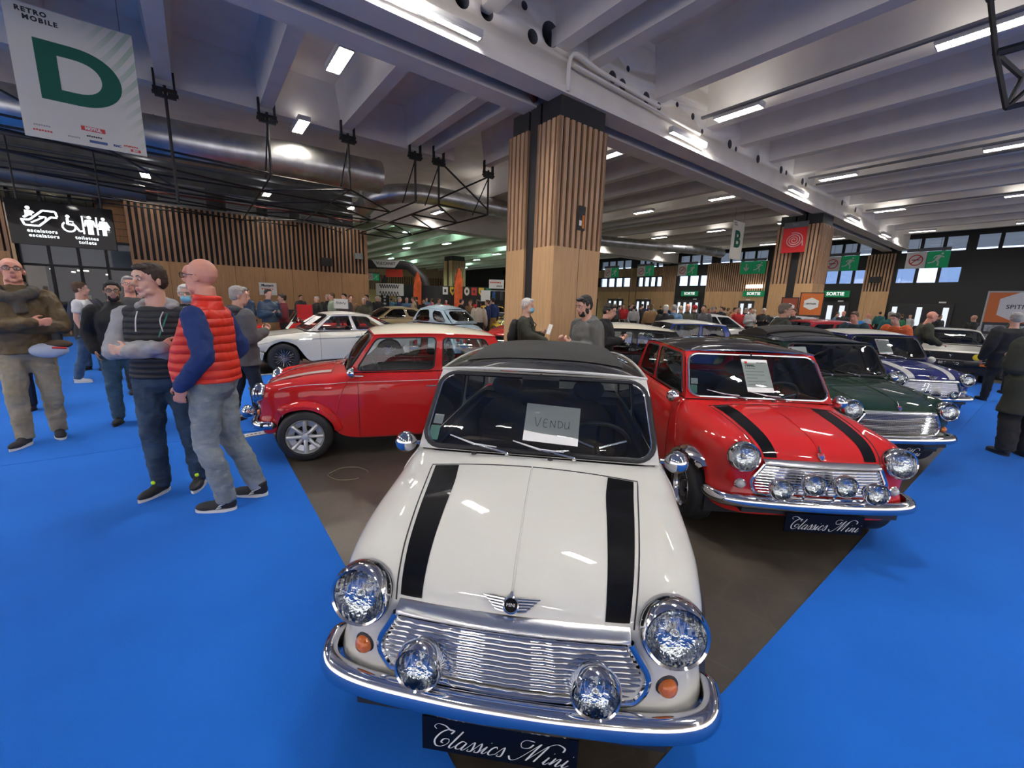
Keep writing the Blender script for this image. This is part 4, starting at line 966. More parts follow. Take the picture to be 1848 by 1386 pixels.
    # trim along the gutter-sill, fuel cap
    if c.get('coach'):
        for sd in (1, -1):
            b = MB(); pts = [N_(5.2+i*.33, 4.55, sd, .002) for i in range(43)]; pts = [p for p in pts if p.y < 1.2]; b.tube(pts, .0035, c['coach'], 5, sq=(1, 1)); b.build('coach_line', root)
    return root, gh
def glass_paper(name, label, root, gh, s, t, w, h, tilt=0.0, m=None, lines=True, cat='price sheet', back=.02, content=None, fn=None):
    """a sheet standing inside the windscreen, its own thing; placed in world space from the car's matrix"""
    bpy.context.view_layer.update()
    F = fn or gh['front']; p = F(s, t); du = (F(s+.03, t)-F(s-.03, t)).normalized(); dv = (F(s, t+.05)-F(s, t-.05)).normalized(); n = du.cross(dv).normalized()
    if n.y > 0: n = -n
    dv = n.cross(du) if (n.cross(du)).z > 0 else -(n.cross(du))
    Rm = Matrix((du, dv, n)).transposed().to_4x4(); Mx = root.matrix_world @ Matrix.Translation(p-n*back) @ Rm @ Matrix.Rotation(tilt, 4, 'Z')
    b = MB(); b.box((0, 0, 0), (w, h, .0012), m or M_white_card); o = b.build(name); o.matrix_world = Mx; tag(o, label, cat)
    if lines:
        l = MB()
        for k in range(6):
            ww = w*(.7 if k % 3 else .4); l.box((-w*.42+ww/2, h*(.22-.1*k), .0012), (ww, h*.018, .0006), mat('grey print', (.35, .35, .35), .6))
        l.box((-w*.34, h*.4, .0012), (w*.1, w*.1, .0006), M_signred); l.build('printed_text', o)
    if content: content(o)
    return o
# ================================================================ the cars on the stand
P_white = paint('old white', (.71, .70, .645)); P_red = paint('bright red', (.60, .012, .012)); P_cream = paint('cream roof', (.80, .74, .58)); P_blk = paint('black roof', (.006, .006, .009))
P_green = paint('dark racing green', (.003, .028, .014)); P_navy = paint('navy', (.006, .012, .14)); P_black = paint('black', (.008, .008, .009)); P_iwhite = paint('ivory', (.72, .70, .62))
STK_W = mat('white sticker', (.62, .66, .66), .4); STK_G = mat('green sticker', (.25, .55, .44), .4)
stk = ((.03, .10, .045, .16, STK_G), (.035, .28, .045, .11, STK_W))
w_root, w_gh = mini('compact_saloon', 'white small saloon with black bonnet stripes and black fabric sunroof, nearest the camera', (.205, 2.560), math.radians(-7.47),
  dict(paint=P_white, roof=P_blk, gutter=P_white, stripes=(M_gloss_black, (1.42, 1.42), (1.90, 1.90)), flare=(M_black, .035, .03), flare_label='black plastic wheel arch', wheel='steel', badge='wings', sunroof='closed', stickers=stk, tyre_r=.25,
       spots=((-.262, -1.545, .536, .073), (.268, -1.545, .534, .073)), plate_x=-.015))
r_root, r_gh = mini('compact_saloon', 'red small saloon with black roof and stripes and four round driving lamps', (2.144, 4.017), math.radians(-2.9),
  dict(paint=P_red, roof=P_blk, gutter=M_chrome, stripes=(M_gloss_black, (1.33, 1.33), (1.83, 1.83)), flare=(M_chrome, .075, .05), flare_label='polished chrome wheel arch', wheel='rally', badge='shield', ind='clear', stickers=stk, tyre_w=.18, track=.64,
       spots=((-.315, -1.575, .508, .070), (-.118, -1.575, .55, .070), (.075, -1.575, .55, .070), (.272, -1.575, .51, .070)), trims_f=((.0075, P_red, .016), (.0105, M_chrome, -.004)), plate_x=.03))
l_root, l_gh = mini('compact_saloon', 'red small saloon with cream roof and silver spoked wheels, seen side-on at left', (-1.347, 4.933), math.radians(-70.05),
  dict(paint=P_red, roof=P_cream, gutter=P_red, stripes=(mat('white stripe', (.75, .73, .70), .3, coat=1), (1.35, 1.35), (1.75, 1.75)), stripe_label='white bonnet stripe', flare=(P_red, .075, .075), flare_label='wide red wheel arch', wheel='minilite', badge='wings', tyre_r=.258, tyre_w=.19, track=.675,
       spots=((-.28, -1.60, .43, .066), (.28, -1.60, .43, .066)), plate=False, coach=mat('white coach line', (.75, .72, .68), .4)))
g_root, g_gh = mini('compact_saloon', 'dark green small saloon with folded black sunroof behind the red striped car', (3.98, 5.54), math.radians(.66),
  dict(paint=P_green, roof=paint('dark navy roof', (.006, .010, .018)), gutter=paint('dark navy roof', (.006, .010, .018)), grille='fine', wheel='minilite', badge='shield', sunroof='folded', flare=(P_green, .04, .04), trims_f=((.013, M_black, .01), (.003, M_black, -.012)), wiper='black', plate_x=.0))
b_root, b_gh = mini('compact_saloon', 'navy blue small saloon with white roof and white bonnet stripes, behind the green one', (6.64, 7.73), math.radians(-4.28),
  dict(paint=P_navy, roof=P_iwhite, gutter=P_navy, stripes=(mat('white stripe', (.75, .73, .70), .3, coat=1), (1.15, 1.15), (1.7, 1.7)), stripe_label='white bonnet stripe', wheel='minilite', badge='wings', mirror=P_iwhite, flare=(P_navy, .05, .05), ind='clear',
       spots=((-.2, -1.60, .45, .06), (.2, -1.60, .45, .06)), plate=False))
k_root, k_gh = mini('compact_saloon', 'black small saloon with cream roof and round door stickers, behind the red striped car', (1.68, 7.30), math.radians(-96),
  dict(paint=P_black, roof=P_cream, gutter=P_black, wheel='minilite', badge='wings', flare=(M_black, .05, .05), plate=False))
n_root, n_gh = mini('compact_saloon', 'blue small saloon with white roof, farther back behind the black cream-roofed one', (4.15, 10.6), math.radians(-86),
  dict(paint=paint('mid blue', (.01, .05, .30)), roof=P_iwhite, gutter=P_iwhite, wheel='minilite', badge='wings', flare=(P_navy, .05, .05), plate=False))
# ================================================================ other classic cars, from a general net
def gen_net(s):
    w, zs, yf, yr, ra, zc, y0, y1 = s['w'], s['zs'], s['yf'], s['yr'], s['ra'], s['zc'], s['y0'], s['y1']
    ty = [p[0] for p in s['top']]; tz = [p[1] for p in s['top']]; zt = lambda y: float(np.interp(y, ty, tz))
    py = [p[0] for p in s['plan']]; pw = [p[1] for p in s['plan']]; pl = lambda y: float(np.interp(y, py, pw))
    F = [0, .35, .66, .80, .90, .97, 1, .985]; rows = []; lo = s.get('zlow', .28); cr = s.get('crest', 0)
    def face(yend, sgn, zl, ztop, ya):
        R = []
        for k in range(4):
            t = k/3; z = zl+(ztop-.06-zl)*t; row = []
            for j, f in enumerate(F):
                ww = pl(yend); x = ww*min(f, 1) if j < 5 else (ww*.97 if j == 5 else (ww+(w-ww)*.5 if j == 6 else ww+(w-ww)*.75))
                y = yend-sgn*(s.get('bow', .10)*f**3)+sgn*(.02 if 0 < k < 3 else 0)
                if j == 5: y = yend-sgn*(s.get('bow', .10)+.05)
                if j == 6: y = yend-sgn*((abs(yend-ya))*.55)
                if j == 7: y = yend-sgn*abs(yend-ya)*(.9+.03*k)
                zz = z if j < 6 else (z*.95 if j == 6 else lo+(zc+ra*.35-lo)*t)
                row.append((x, y, zz))
            R.append(row)
        return R
    rows += face(y0, -1, lo, zt(y0), yf-ra)
    def sec(y, z7, yb=None):
        W_ = pl(y); T = zt(y); zz = [T, T-.002, T-.012+cr*.5, T-.02+cr, T-.05+cr*.6, T-.13, (T+max(z7, zs))*.48+.02, z7]
        return [(W_*F[j] if j < 6 else W_*F[j], (yb if (yb is not None and j == 7) else y), zz[j]) for j in range(8)]
    ar = [-.9, -.62, 0, .62, .9]
    L = [(y0+.05, None), (max(y0+.16, yf-ra-.25) if yf-ra-.25 > y0+.08 else (y0+.05+yf-ra)/2, None)]
    for a in ar: L.append((yf+a*ra, zc+ra*math.sqrt(max(0, 1-a*a))))
    i0 = len(rows)
    cw = s['cowl']; L.append((max(cw-.04, yf+ra+.05), zs)); L += [(s['d0'], zs), ((s['d0']+s['d1'])/2, zs), (s['d1'], zs)]
    ih = 4+7; ic = 4+8
    for a in ar: L.append((yr+a*ra, zc+ra*math.sqrt(max(0, 1-a*a))))
    L += [((yr+ra+y1)/2+.02, None), (y1-.05, None)]
    for k, (y, z7) in enumerate(L):
        if z7 is None:
            if k < 4: rows.append(sec(y, zc+ra*(.36+.03*k), yf-ra*(.985-.01*k)))
            else: rows.append(sec(y, zc+ra*.36, yr+ra*.985))
        else: rows.append(sec(y, z7))
    rows += list(reversed(face(y1, 1, lo, zt(y1), yr+ra)))
    return Net(rows), dict(h0=4, h1=ih, d0=12, d1=14, n=len(rows))
def classic(name, label, loc, rz, s, group=None):
    root = empty(name, (loc[0], loc[1], 0), rz, label, 'car', group); net, q = gen_net(s); P = s['paint']; w = s['w']
    kend = None
    rb_y = s['g']['rb'][1] if 'g' in s else s['open_end']
    for r in range(q['d1'], q['n']):
        if net.P[r][0][1] < rb_y-.02: kend = r
    kend = (kend or q['d1']+1)+.6
    lower_body(root, net, P, hood=(4, q['h1'], 2), cabin=(q['h1']+.35, kend, 3), doors=((q['d0'], q['d1']),), arches=((s['yf'], s['zc'], s['ra'], w-.02), (s['yr'], s['zc'], s['ra'], w-.02)), sill=s['zs'])
    gh = None
    if 'g' in s:
        gh = greenhouse(root, s['g'], P, s.get('roof', P), s.get('glass', M_glass_dk), trims_f=((.011, M_black, .006), (.005, s.get('trim', M_chrome), -.01)), trims_s=((.007, s.get('trim', M_chrome), .004),))
        interior(root, s['g']['fb'][0]-.04, s['g']['fb'][1]-.02, s['g']['rb'][1], s['g']['fb'][2]-.01, wheel_x=.33)
    else:
        b = MB(); fb = s['screen']; m = M_chrome
        A = [Vector((u*fb[0], fb[1]-.10*(1-u*u), fb[2])) for u in np.linspace(-1, 1, 13)]; T = [Vector((p.x*.93, p.y+.2, p.z+.30)) for p in A]
        b.tube(A+T[::-1], .012, m, 6, closed=True); b.build('windscreen_frame', root)
        b = MB(); b.grid([A, T], M_glass); b.build('windscreen', root)
        interior(root, fb[0]-.03, fb[1]-.02, s['open_end'], fb[2]-.02, m_seat=s.get('seatm'))
    for y in (s['yf'], s['yr']):
        for sd in (1, -1): wheel(root, sd*(w-.115), y, s['zc'], s['zc'], .165, s.get('wheel', 'flat'), sd)
    R = s.get('lamp_r', .09); zl = s.get('zlamp', .58); xl = s.get('xlamp', w*.74)
    for sd in (1, -1):
        yy = s['y0']+.02+s.get('bow', .1)*(xl/w)**3
        if s.get('lamps', 'round') == 'round': round_lamp(root, 'headlamp', (sd*xl, yy-.05, zl), R, rz=sd*.08, depth=.08, housing=False)
        b = MB(); b.box((sd*w*.80, s['y1']-.05, s.get('zrear', .56)), (.16, .06, .11), M_redlens); b.build('tail_lamp', root)
    if s.get('bumper') == 'chrome':
        for nm, y, sg in (('front_bumper', s['y0'], 1), ('rear_bumper', s['y1'], -1)):
            b = MB(); zz = s.get('zbump', .43); b.tube(spline([(-w*.98, y+sg*.28, zz), (-w*.94, y+sg*.02, zz), (-w*.5, y-sg*.07, zz), (0, y-sg*.09, zz), (w*.5, y-sg*.07, zz), (w*.94, y+sg*.02, zz), (w*.98, y+sg*.28, zz)], 6), .05, M_chrome, 12, sq=(.45, 1)); b.build(nm, root)
        b = MB(); b.box2((-.40, s['y0']-.03, .42), (.40, s['y0']+.03, zt_ := .60), M_black)
        for x in np.linspace(-.38, .38, 24): b.box((x, s['y0']-.035, .51), (.007, .02, .17), M_chrome)
        b.build('grille', root)
    elif s.get('bumper'):
        for nm, y, sg in (('front_bumper', s['y0'], 1), ('rear_bumper', s['y1'], -1)):
            b = MB(); zz = s.get('zbump', .45); b.tube([(-w, y+sg*.3, zz), (-w*.97, y, zz), (-w*.8, y-sg*.05, zz), (0, y-sg*.08, zz), (w*.8, y-sg*.05, zz), (w*.97, y, zz), (w, y+sg*.3, zz)], .07, M_rubber, 10, sq=(.5, 1)); b.build(nm, root)
    if s.get('strip'):
        for sd in (1, -1):
            b = MB(); b.tube([net(4.8+(q['n']-10)*i/30, 5.15, sd, .004) for i in range(31)], .006, M_chrome, 6); b.build('chrome_strip', root)
    for sd in (1, -1):
        b = MB(); p = net(q['d0']+.2, 3.8, sd); b.tube([p, p+Vector((sd*.09, 0, .06))], .008, M_chrome, 6); b.ell(p+Vector((sd*.11, 0, .09)), (.055, .02, .045), s.get('mirror', M_chrome), 12); b.build('door_mirror', root)
    for x in (-.18, .2):
        b = MB(); F = gh['front'] if gh else None
        if F: b.tube([F(.5+x*.8+.02, .02)+Vector((0, -.03, .01)), F(.5+x*.8-.16, .12)+Vector((0, -.02, .01))], .006, M_black, 6); b.build('wiper', root)
    return root, gh, net, q
S_COUPE = dict(w=.76, zs=.24, yf=-1.16, yr=1.15, ra=.36, zc=.315, y0=-1.94, y1=1.95, cowl=-.62, d0=-.42, d1=.50, bow=.16, zlow=.30,
  top=((-1.94, .62), (-1.85, .70), (-1.5, .775), (-1.16, .81), (-.6, .865), (.5, .87), (1.2, .86), (1.7, .83), (1.95, .74)), plan=((-1.94, .62), (-1.7, .70), (-1.2, .75), (0, .76), (1.4, .75), (1.95, .64)), crest=.012,
  g=dict(fb=(.655, -.60, .875), fbow=.13, ft=(.52, -.13, 1.225), ftbow=.06, fcr=.02, rb=(.60, 1.62, .86), rbow=.05, rt=(.47, .82, 1.205), rtbow=.03, rcr=.015, crown=.045, fm=(.03, .05, .06), rm=(.08, .12, .12),
         side=((0, .44, (.05, .42, .05, .90)), (.44, 1, (.46, .80, .07, .88))), tside=.02, tz=.03, srad=.12), wheel='wire', bumper='chrome', strip=True, zlamp=.60, lamp_r=.09)
P_mgb = paint('coupe white', (.70, .70, .655))
mg_root, mg_gh, mg_net, _ = classic('classic_coupe', 'white classic coupe with wire wheels and price sheets in its windscreen, far left', (-4.42, 9.92), math.radians(-51), dict(S_COUPE, paint=P_mgb, glass=glass('coupe glass', (.74, .78, .74), .04)))
S_FAST = dict(S_COUPE, w=.85, y0=-2.15, y1=2.15, yf=-1.35, yr=1.22, zc=.31, ra=.36, top=((-2.15, .68), (-1.5, .80), (-.7, .88), (.6, .90), (1.4, .92), (2.0, .90), (2.15, .80)), plan=((-2.15, .72), (-1.5, .82), (0, .85), (1.5, .84), (2.15, .76)), cowl=-.75, d0=-.55, d1=.6,
  g=dict(fb=(.72, -.72, .89), fbow=.1, ft=(.56, -.12, 1.27), ftbow=.05, fcr=.02, rb=(.66, 1.85, .90), rbow=.03, rt=(.52, .95, 1.27), rtbow=.03, rcr=.015, crown=.045, fm=(.03, .05, .06), rm=(.06, .1, .1),
         side=((0, .46, (.05, .44, .05, .90)), (.46, 1, (.49, .78, .14, .86))), tside=.02, tz=.02, srad=.3), wheel='flat', bumper='black', strip=False)
classic('classic_coupe', 'gold long-bonnet fastback coupe behind the white coupe', (-5.0, 16.6), math.radians(-51), dict(S_FAST, paint=paint('metallic gold', (.42, .33, .19))))
S_WEDGE = dict(S_COUPE, w=.81, y0=-1.92, y1=1.92, yf=-1.2, yr=1.2, zc=.29, ra=.33, zlow=.30, bow=.05, top=((-1.92, .76), (-1.8, .80), (-.7, .90), (.6, .90), (1.7, .90), (1.92, .86)), plan=((-1.92, .77), (-1.5, .80), (0, .81), (1.5, .80), (1.92, .76)), cowl=-.75, d0=-.55, d1=.5, crest=0,
  g=dict(fb=(.70, -.74, .905), fbow=.08, ft=(.53, -.08, 1.26), ftbow=.04, fcr=.015, rb=(.62, 1.72, .91), rbow=.03, rt=(.52, 1.05, 1.25), rtbow=.02, rcr=.015, crown=.035, fm=(.03, .05, .06), rm=(.06, .1, .1),
         side=((0, .5, (.05, .47, .05, .90)), (.5, 1, (.53, .85, .08, .88))), tside=.02, tz=.02, srad=.1), wheel='flat', bumper='black', strip=False, lamps='none', zbump=.50, trim=M_black)
sc_root, sc_gh, sc_net, _ = classic('classic_hatchback', 'white angular coupe with yellow headlamps and black grille, parked at the right', (12.25, 11.6), math.radians(-44), dict(S_WEDGE, paint=P_iwhite, mirror=M_black))
b = MB(); b.box2((-.74, -1.965, .585), (.74, -1.93, .765), M_black)
for k in range(5): b.box2((-.73, -1.97, .60+k*.035), (.73, -1.963, .606+k*.035), M_dark_trim)
b.build('grille', sc_root); M_yel = mat('yellow lamp glass', (.75, .55, .02), .15, coat=1, emit=(.8, .6, .02), es=.12)
for x, m in ((-.62, M_black), (-.44, M_gloss_black), (.44, M_yel), (.62, mat('dim yellow lamp glass', (.25, .19, .02), .2, coat=1))):
    b = MB(); b.lathe([(.083, -.01), (.086, .01), (.078, .014)], M_chrome, 20, XF((x, -1.968, .675), rx=PI/2)); b.lathe([(.078, .01), (.05, .024), (0, .03)], m, 20, XF((x, -1.968, .675), rx=PI/2)); b.build('headlamp', sc_root)
b = MB()
for s_ in (1, -1): b.lathe([(.05, 0), (.05, .008), (.044, .008), (.044, 0)], M_chrome, 20, XF((0, -1.972, .675), rx=PI/2))
for p_, q_ in (((-.028, .03), (0, -.03)), ((0, -.03), (.028, .03)), ((-.016, .03), (0, .0)), ((0, 0), (.016, .03))): b.tube([(p_[0], -1.98, .675+p_[1]), (q_[0], -1.98, .675+q_[1])], .004, M_chrome, 5)
b.build('badge', sc_root, label='round chrome badge'); plate(sc_root, (-.02, -2.02, .50), 'BB 242 RQ', w=.52, h=.11)
b = MB(); b.box2((-.78, -1.95, .30), (.78, -1.90, .45), M_black); b.build('front_apron', sc_root)
for x in (-.6, .6): b = MB(); b.box((x, -2.015, .50), (.2, .02, .05), M_amber); b.build('indicator', sc_root)
S_ROAD = dict(S_COUPE, g=None, wheel='wire', open_end=.75, screen=(.62, -.55, .87)); S_ROAD.pop('g')
classic('classic_roadster', 'red open two-seater behind the white coupe, its windscreen showing', (-6.2, 12.6), math.radians(-62), dict(S_ROAD, paint=P_red))
classic('classic_roadster', 'red open two-seater left of the nearest column, beyond the light blue car', (.35, 14.6), math.radians(-20), dict(S_ROAD, paint=P_red))
classic('classic_roadster', 'red open two-seater far back beside the gold fastback', (-7.8, 20.5), math.radians(-120), dict(S_ROAD, paint=P_red, wheel='flat'))
classic('classic_roadster', 'silver grey open car with a pale interior, far back behind the cream roof', (3.6, 15.0), math.radians(60), dict(S_ROAD, paint=paint('silver', (.5, .51, .5)), seatm=mat('pale seat leather', (.5, .46, .38), .5)))
S_HATCH = dict(S_WEDGE, y0=-1.8, y1=1.8, top=((-1.8, .74), (-1.65, .82), (-.8, .93), (.6, .95), (1.6, .95), (1.8, .92)), g=dict(fb=(.70, -.78, .935), fbow=.08, ft=(.54, -.15, 1.36), ftbow=.04, fcr=.02, rb=(.64, 1.72, .94), rbow=.03, rt=(.54, 1.42, 1.36), rtbow=.02, rcr=.015, crown=.06, fm=(.03, .05, .06), rm=(.06, .1, .1),
         side=((0, .36, (.05, .34, .05, .90)), (.36, .68, (.38, .66, .05, .90)), (.68, 1, (.70, .92, .07, .88))), tside=.02, tz=.02, srad=.1), lamps='round', zlamp=.64)
classic('estate_car', 'white estate car in the background behind the white-roofed blue car', (7.9, 16.3), math.radians(100), dict(S_HATCH, paint=paint('plain white', (.68, .68, .66))))
classic('estate_car', 'maroon red estate car roof showing behind the folded sunroof', (7.9, 11.3), math.radians(-84), dict(S_HATCH, paint=paint('maroon', (.36, .012, .02)), roof=paint('maroon', (.36, .012, .02))))
classic('classic_hatchback', 'dark green car in the background left of the silver open car', (2.9, 19.8), math.radians(10), dict(S_HATCH, paint=paint('bottle green', (.01, .05, .035)), bumper='chrome'))
classic('estate_car', 'pale blue grey car roof behind the maroon estate at the right', (12.9, 18.4), math.radians(80), dict(S_HATCH, paint=paint('pale blue grey', (.36, .44, .52))))
if 0: classic('classic_roadster', 'dark open car between the crowd and the green saloon', (8.8, 20.5), math.radians(-80), dict(S_ROAD, paint=P_black))
# --- light blue rounded saloon seen from behind
P_lb = paint('light blue', (.42, .56, .68))
S_BUG = dict(w=.60, zs=.30, yf=-1.22, yr=1.18, ra=.10, zc=.32, y0=-1.85, y1=1.85, cowl=-.72, d0=-.5, d1=.4, bow=.22, zlow=.34, top=((-1.85, .58), (-1.6, .80), (-1.2, .93), (-.7, .98), (.6, .98), (1.2, .96), (1.55, .83), (1.75, .66), (1.85, .52)),
  plan=((-1.85, .38), (-1.4, .48), (-.7, .60), (.5, .62), (1.2, .56), (1.85, .42)), crest=-.02,
  g=dict(fb=(.57, -.66, .98), fbow=.07, ft=(.49, -.36, 1.36), ftbow=.05, fcr=.05, rb=(.48, 1.18, .98), rbow=.16, rt=(.42, .72, 1.34), rtbow=.08, rcr=.05, crown=.075, fm=(.04, .08, .1), rm=(.08, .2, .14), side=((0, .56, (.07, .50, .08, .88)), (.56, 1, (.60, .90, .10, .86))), tside=.05, tz=.05, srad=.34, sbulge=.03, bside=.03, frad=.3),
  paint=P_lb, wheel='steel', bumper=None, lamps='none', strip=False)
bug, bug_gh, _, _ = classic('rounded_saloon', 'light blue rounded saloon seen from behind, beyond the red car with cream roof', (-2.28, 12.8), math.radians(-133), dict(S_BUG, glass=glass('saloon glass', (.45, .48, .42), .05)))
for (x, y) in ((.66, -1.22), (-.66, -1.22), (.66, 1.2), (-.66, 1.2)):
    b = MB(); pts = []
    for i in range(17):
        a = PI*(-.08+1.16*i/16); row = []
        for j in range(9):
            u = PI*j/8; rr_ = .37+.085*math.sin(u)**.8; row.append((x+math.copysign(1, x)*(-.14*math.cos(u)), y-math.cos(a)*rr_*1.12, .32+math.sin(a)*rr_))
        pts.append(row)
    b.grid(pts, P_lb); b.build('mudguard', bug)
for sd in (1, -1):
    b = MB(); b.box((sd*.68, 0, .30), (.16, 1.7, .04), P_lb); b.build('running_board', bug)
    b = MB(); b.ell((sd*.66, 1.66, .62), (.06, .05, .10), M_redlens); b.build('tail_lamp', bug)
    round_lamp(bug, 'headlamp', (sd*.60, -1.72, .66), .09)
b = MB(); b.tube(spline([(-.75, 1.7, .45), (-.6, 1.95, .45), (0, 2.0, .45), (.6, 1.95, .45), (.75, 1.7, .45)], 6), .05, M_chrome, 10, sq=(.5, 1)); b.build('rear_bumper', bug)
# yellow cars left of the column
P_yel = paint('yellow', (.75, .50, .02))
classic('classic_roadster', 'small yellow open car left of the nearest column', (-.75, 18.8), math.radians(15), dict(S_ROAD, paint=P_yel, wheel='flat'))
classic('estate_car', 'boxy yellow estate car left of the nearest column', (-1.2, 22.9), math.radians(15), dict(S_HATCH, paint=P_yel))
# --- sheets of paper inside the windscreens
def vendu(o): strokes_mesh(VENDU, M_ink, 'handwriting', o, XF((-.088, -.022, .0012), sc=.05), r=.028, flat=.3)
glass_paper('paper_sign', 'white handwritten paper sign reading VENDU inside the windscreen of the nearest white car', w_root, w_gh, .565, .38, .275, .20, tilt=-.05, lines=False, cat='paper sign', content=vendu, back=.014)
def price(o):
    text_mesh('19990-', .032, M_ink, 'printed_price', o, XF((-.045, .095, .0008)), ext=.0004, bold=.001); text_mesh('OCCASION', .016, M_ink, 'printed_heading', o, XF((.055, .128, .0008)), ext=.0004, bold=.0006)
glass_paper('price_sheet', 'white price sheet with red logo inside the red striped car windscreen', r_root, r_gh, .50, .50, .22, .32, tilt=0, content=price)
glass_paper('price_sheet', 'white price sheet in the left of the green car windscreen', g_root, g_gh, .12, .55, .21, .28, tilt=0)
glass_paper('price_sheet', 'white price sheet inside the navy car windscreen', b_root, b_gh, .42, .5, .22, .30, tilt=0)
glass_paper('price_sheet', 'large price sheet in the middle of the pale coupe windscreen', mg_root, mg_gh, .74, .52, .30, .33, back=-.012)
glass_paper('price_sheet', 'smaller price sheet at the far side of the pale coupe windscreen', mg_root, mg_gh, .44, .58, .26, .28, back=-.012)
glass_paper('price_sheet', 'greenish notice in the angular white coupe windscreen', sc_root, sc_gh, .78, .62, .24, .17, m=mat('pale green paper', (.5, .65, .52), .6))
b = MB(); b.box((0, 0, .0), (.26, .004, .20), M_white_card); o_ = b.build('paper_sign'); bpy.context.view_layer.update(); o_.matrix_world = mg_root.matrix_world @ XF((-.12, -.86, .955), rx=-.7); tag(o_, 'small white card propped on the pale coupe bonnet under the windscreen', 'card')
b = MB(); b.ell((.25, 0, .0), (.16, .12, .04), mat('pink cloth', (.5, .25, .22), .9)); b.ell((.1, .02, .01), (.12, .09, .03), MATS['pink cloth']); o_ = b.build('crumpled_cloth'); o_.matrix_world = sc_root.matrix_world @ XF((.1, -.60, .925)); tag(o_, 'pink crumpled cloth on the dashboard of the angular white coupe', 'cloth')
# ================================================================ people
def skin(name, c): return mat('skin '+name, c, rough=.5, bump=.08, bscale=80)
SK1 = skin('light', (.60, .33, .24)); SK2 = skin('pale', (.64, .38, .28)); SK3 = skin('tan', (.46, .25, .17)); SK4 = skin('flushed', (.66, .30, .21))
M_eye = mat('eye white', (.75, .73, .70), .2); M_iris = mat('iris', (.03, .02, .015), .15)
tex = bpy.data.textures.new('folds', 'CLOUDS'); tex.noise_scale = .075; tex.noise_depth = 2
tex2 = bpy.data.textures.new('strands', 'CLOUDS'); tex2.noise_scale = .022; tex2.noise_depth = 2
def remesh(mb, name, parent, m, voxel, smooth=4, disp=0.0, t=None, label=None, mid=.5):
    o = mb.build(name, None, clean=True, sharp=False)
    md = o.modifiers.new('r', 'REMESH'); md.mode = 'VOXEL'; md.voxel_size = voxel; md.use_smooth_shade = True
    if smooth: s_ = o.modifiers.new('s', 'SMOOTH'); s_.factor = .5; s_.iterations = smooth
    if disp: d = o.modifiers.new('d', 'DISPLACE'); d.texture = t or tex; d.strength = disp; d.mid_level = mid; d.texture_coords = 'LOCAL'
    dg = bpy.context.evaluated_depsgraph_get(); me = bpy.data.meshes.new_from_object(o.evaluated_get(dg))
    o.modifiers.clear(); old = o.data; o.data = me; bpy.data.meshes.remove(old); me.name = name
    me.materials.clear(); me.materials.append(m); me.polygons.foreach_set('material_index', [0]*len(me.polygons)); me.polygons.foreach_set('use_smooth', [True]*len(me.polygons))
    if parent is not None: o.parent = parent
    if label: o['label'] = label
    return o
M0 = M_black
def ring_loft(mb, rings, n=20, p=2.0):
    """rings: (cx, cy, z, rx, ry)"""
    vs = []
    for cx, cy, z, rx, ry in rings:
        for k in range(n):
            a = 2*PI*k/n; ca, sa = math.cos(a), math.sin(a); e = 2/p
            vs.append((cx+rx*math.copysign(abs(ca)**e, ca), cy+ry*math.copysign(abs(sa)**e, sa), z))
    fs = [(i*n+k, i*n+(k+1) % n, (i+1)*n+(k+1) % n, (i+1)*n+k) for i in range(len(rings)-1) for k in range(n)]
    fs += [tuple(reversed(range(n))), tuple((len(rings)-1)*n+k for k in range(n))]
    mb.add(vs, fs, M0, True)
def limb(mb, pts, rs, n=12):
    P = spline(pts, 5); q = np.interp(np.linspace(0, len(pts)-1, len(P)), range(len(pts)), rs); mb.tube(P, list(q), M0, n)
    mb.ell(P[0], (q[0],)*3, M0, 10); mb.ell(P[-1], (q[-1],)*3, M0, 10)
def hand(mb, w, d, nrm, th, curl=.5, s=1.0, fingers=True):
    """w wrist, d pointing to the finger tips, nrm out of the back of the hand, th towards the thumb"""
    w, d, nrm = Vector(w), Vector(d).normalized(), Vector(nrm).normalized(); th = Vector(th); th = (th-d*th.dot(d)).normalized(); nrm = (nrm-d*nrm.dot(d)-th*nrm.dot(th)).normalized()
    R = Matrix((th, nrm, d)).transposed(); mb.ell(w+d*.048*s, (.040*s, .017*s, .052*s), M0, 12, rot=R)
    mb.tube([w-d*.02*s, w+d*.03*s], [.028*s, .030*s], M0, 10, sq=(1, 1))
    if not fingers: mb.ell(w+d*.10*s-nrm*.01*s, (.036*s, .016*s, .045*s), M0, 10, rot=R); return
    for k, (o, L) in enumerate(((.031, .072), (.011, .080), (-.010, .075), (-.030, .058))):
        b = w+d*.088*s+th*o*s; dd = d.copy(); P = [b]
        for j, f in enumerate((.44, .32, .24)):
            a = curl*(.5+.5*j)*(1+.08*k); dd = (d*math.cos(a*(j+1)*.55)-nrm*math.sin(a*(j+1)*.55)); P.append(P[-1]+dd*L*f*s)
        mb.tube(P, [.0095*s, .0092*s, .0085*s, .007*s], M0, 8); mb.ell(P[-1], (.007*s,)*3, M0, 8)
    P = [w+d*.02*s+th*.028*s, w+d*.048*s+th*.052*s-nrm*.008*s, w+d*.078*s+th*.060*s-nrm*.02*s, w+d*.100*s+th*.055*s-nrm*.03*s]
    mb.tube(P, [.014*s, .0115*s, .010*s, .008*s], M0, 8); mb.ell(P[-1], (.008*s,)*3, M0, 8)
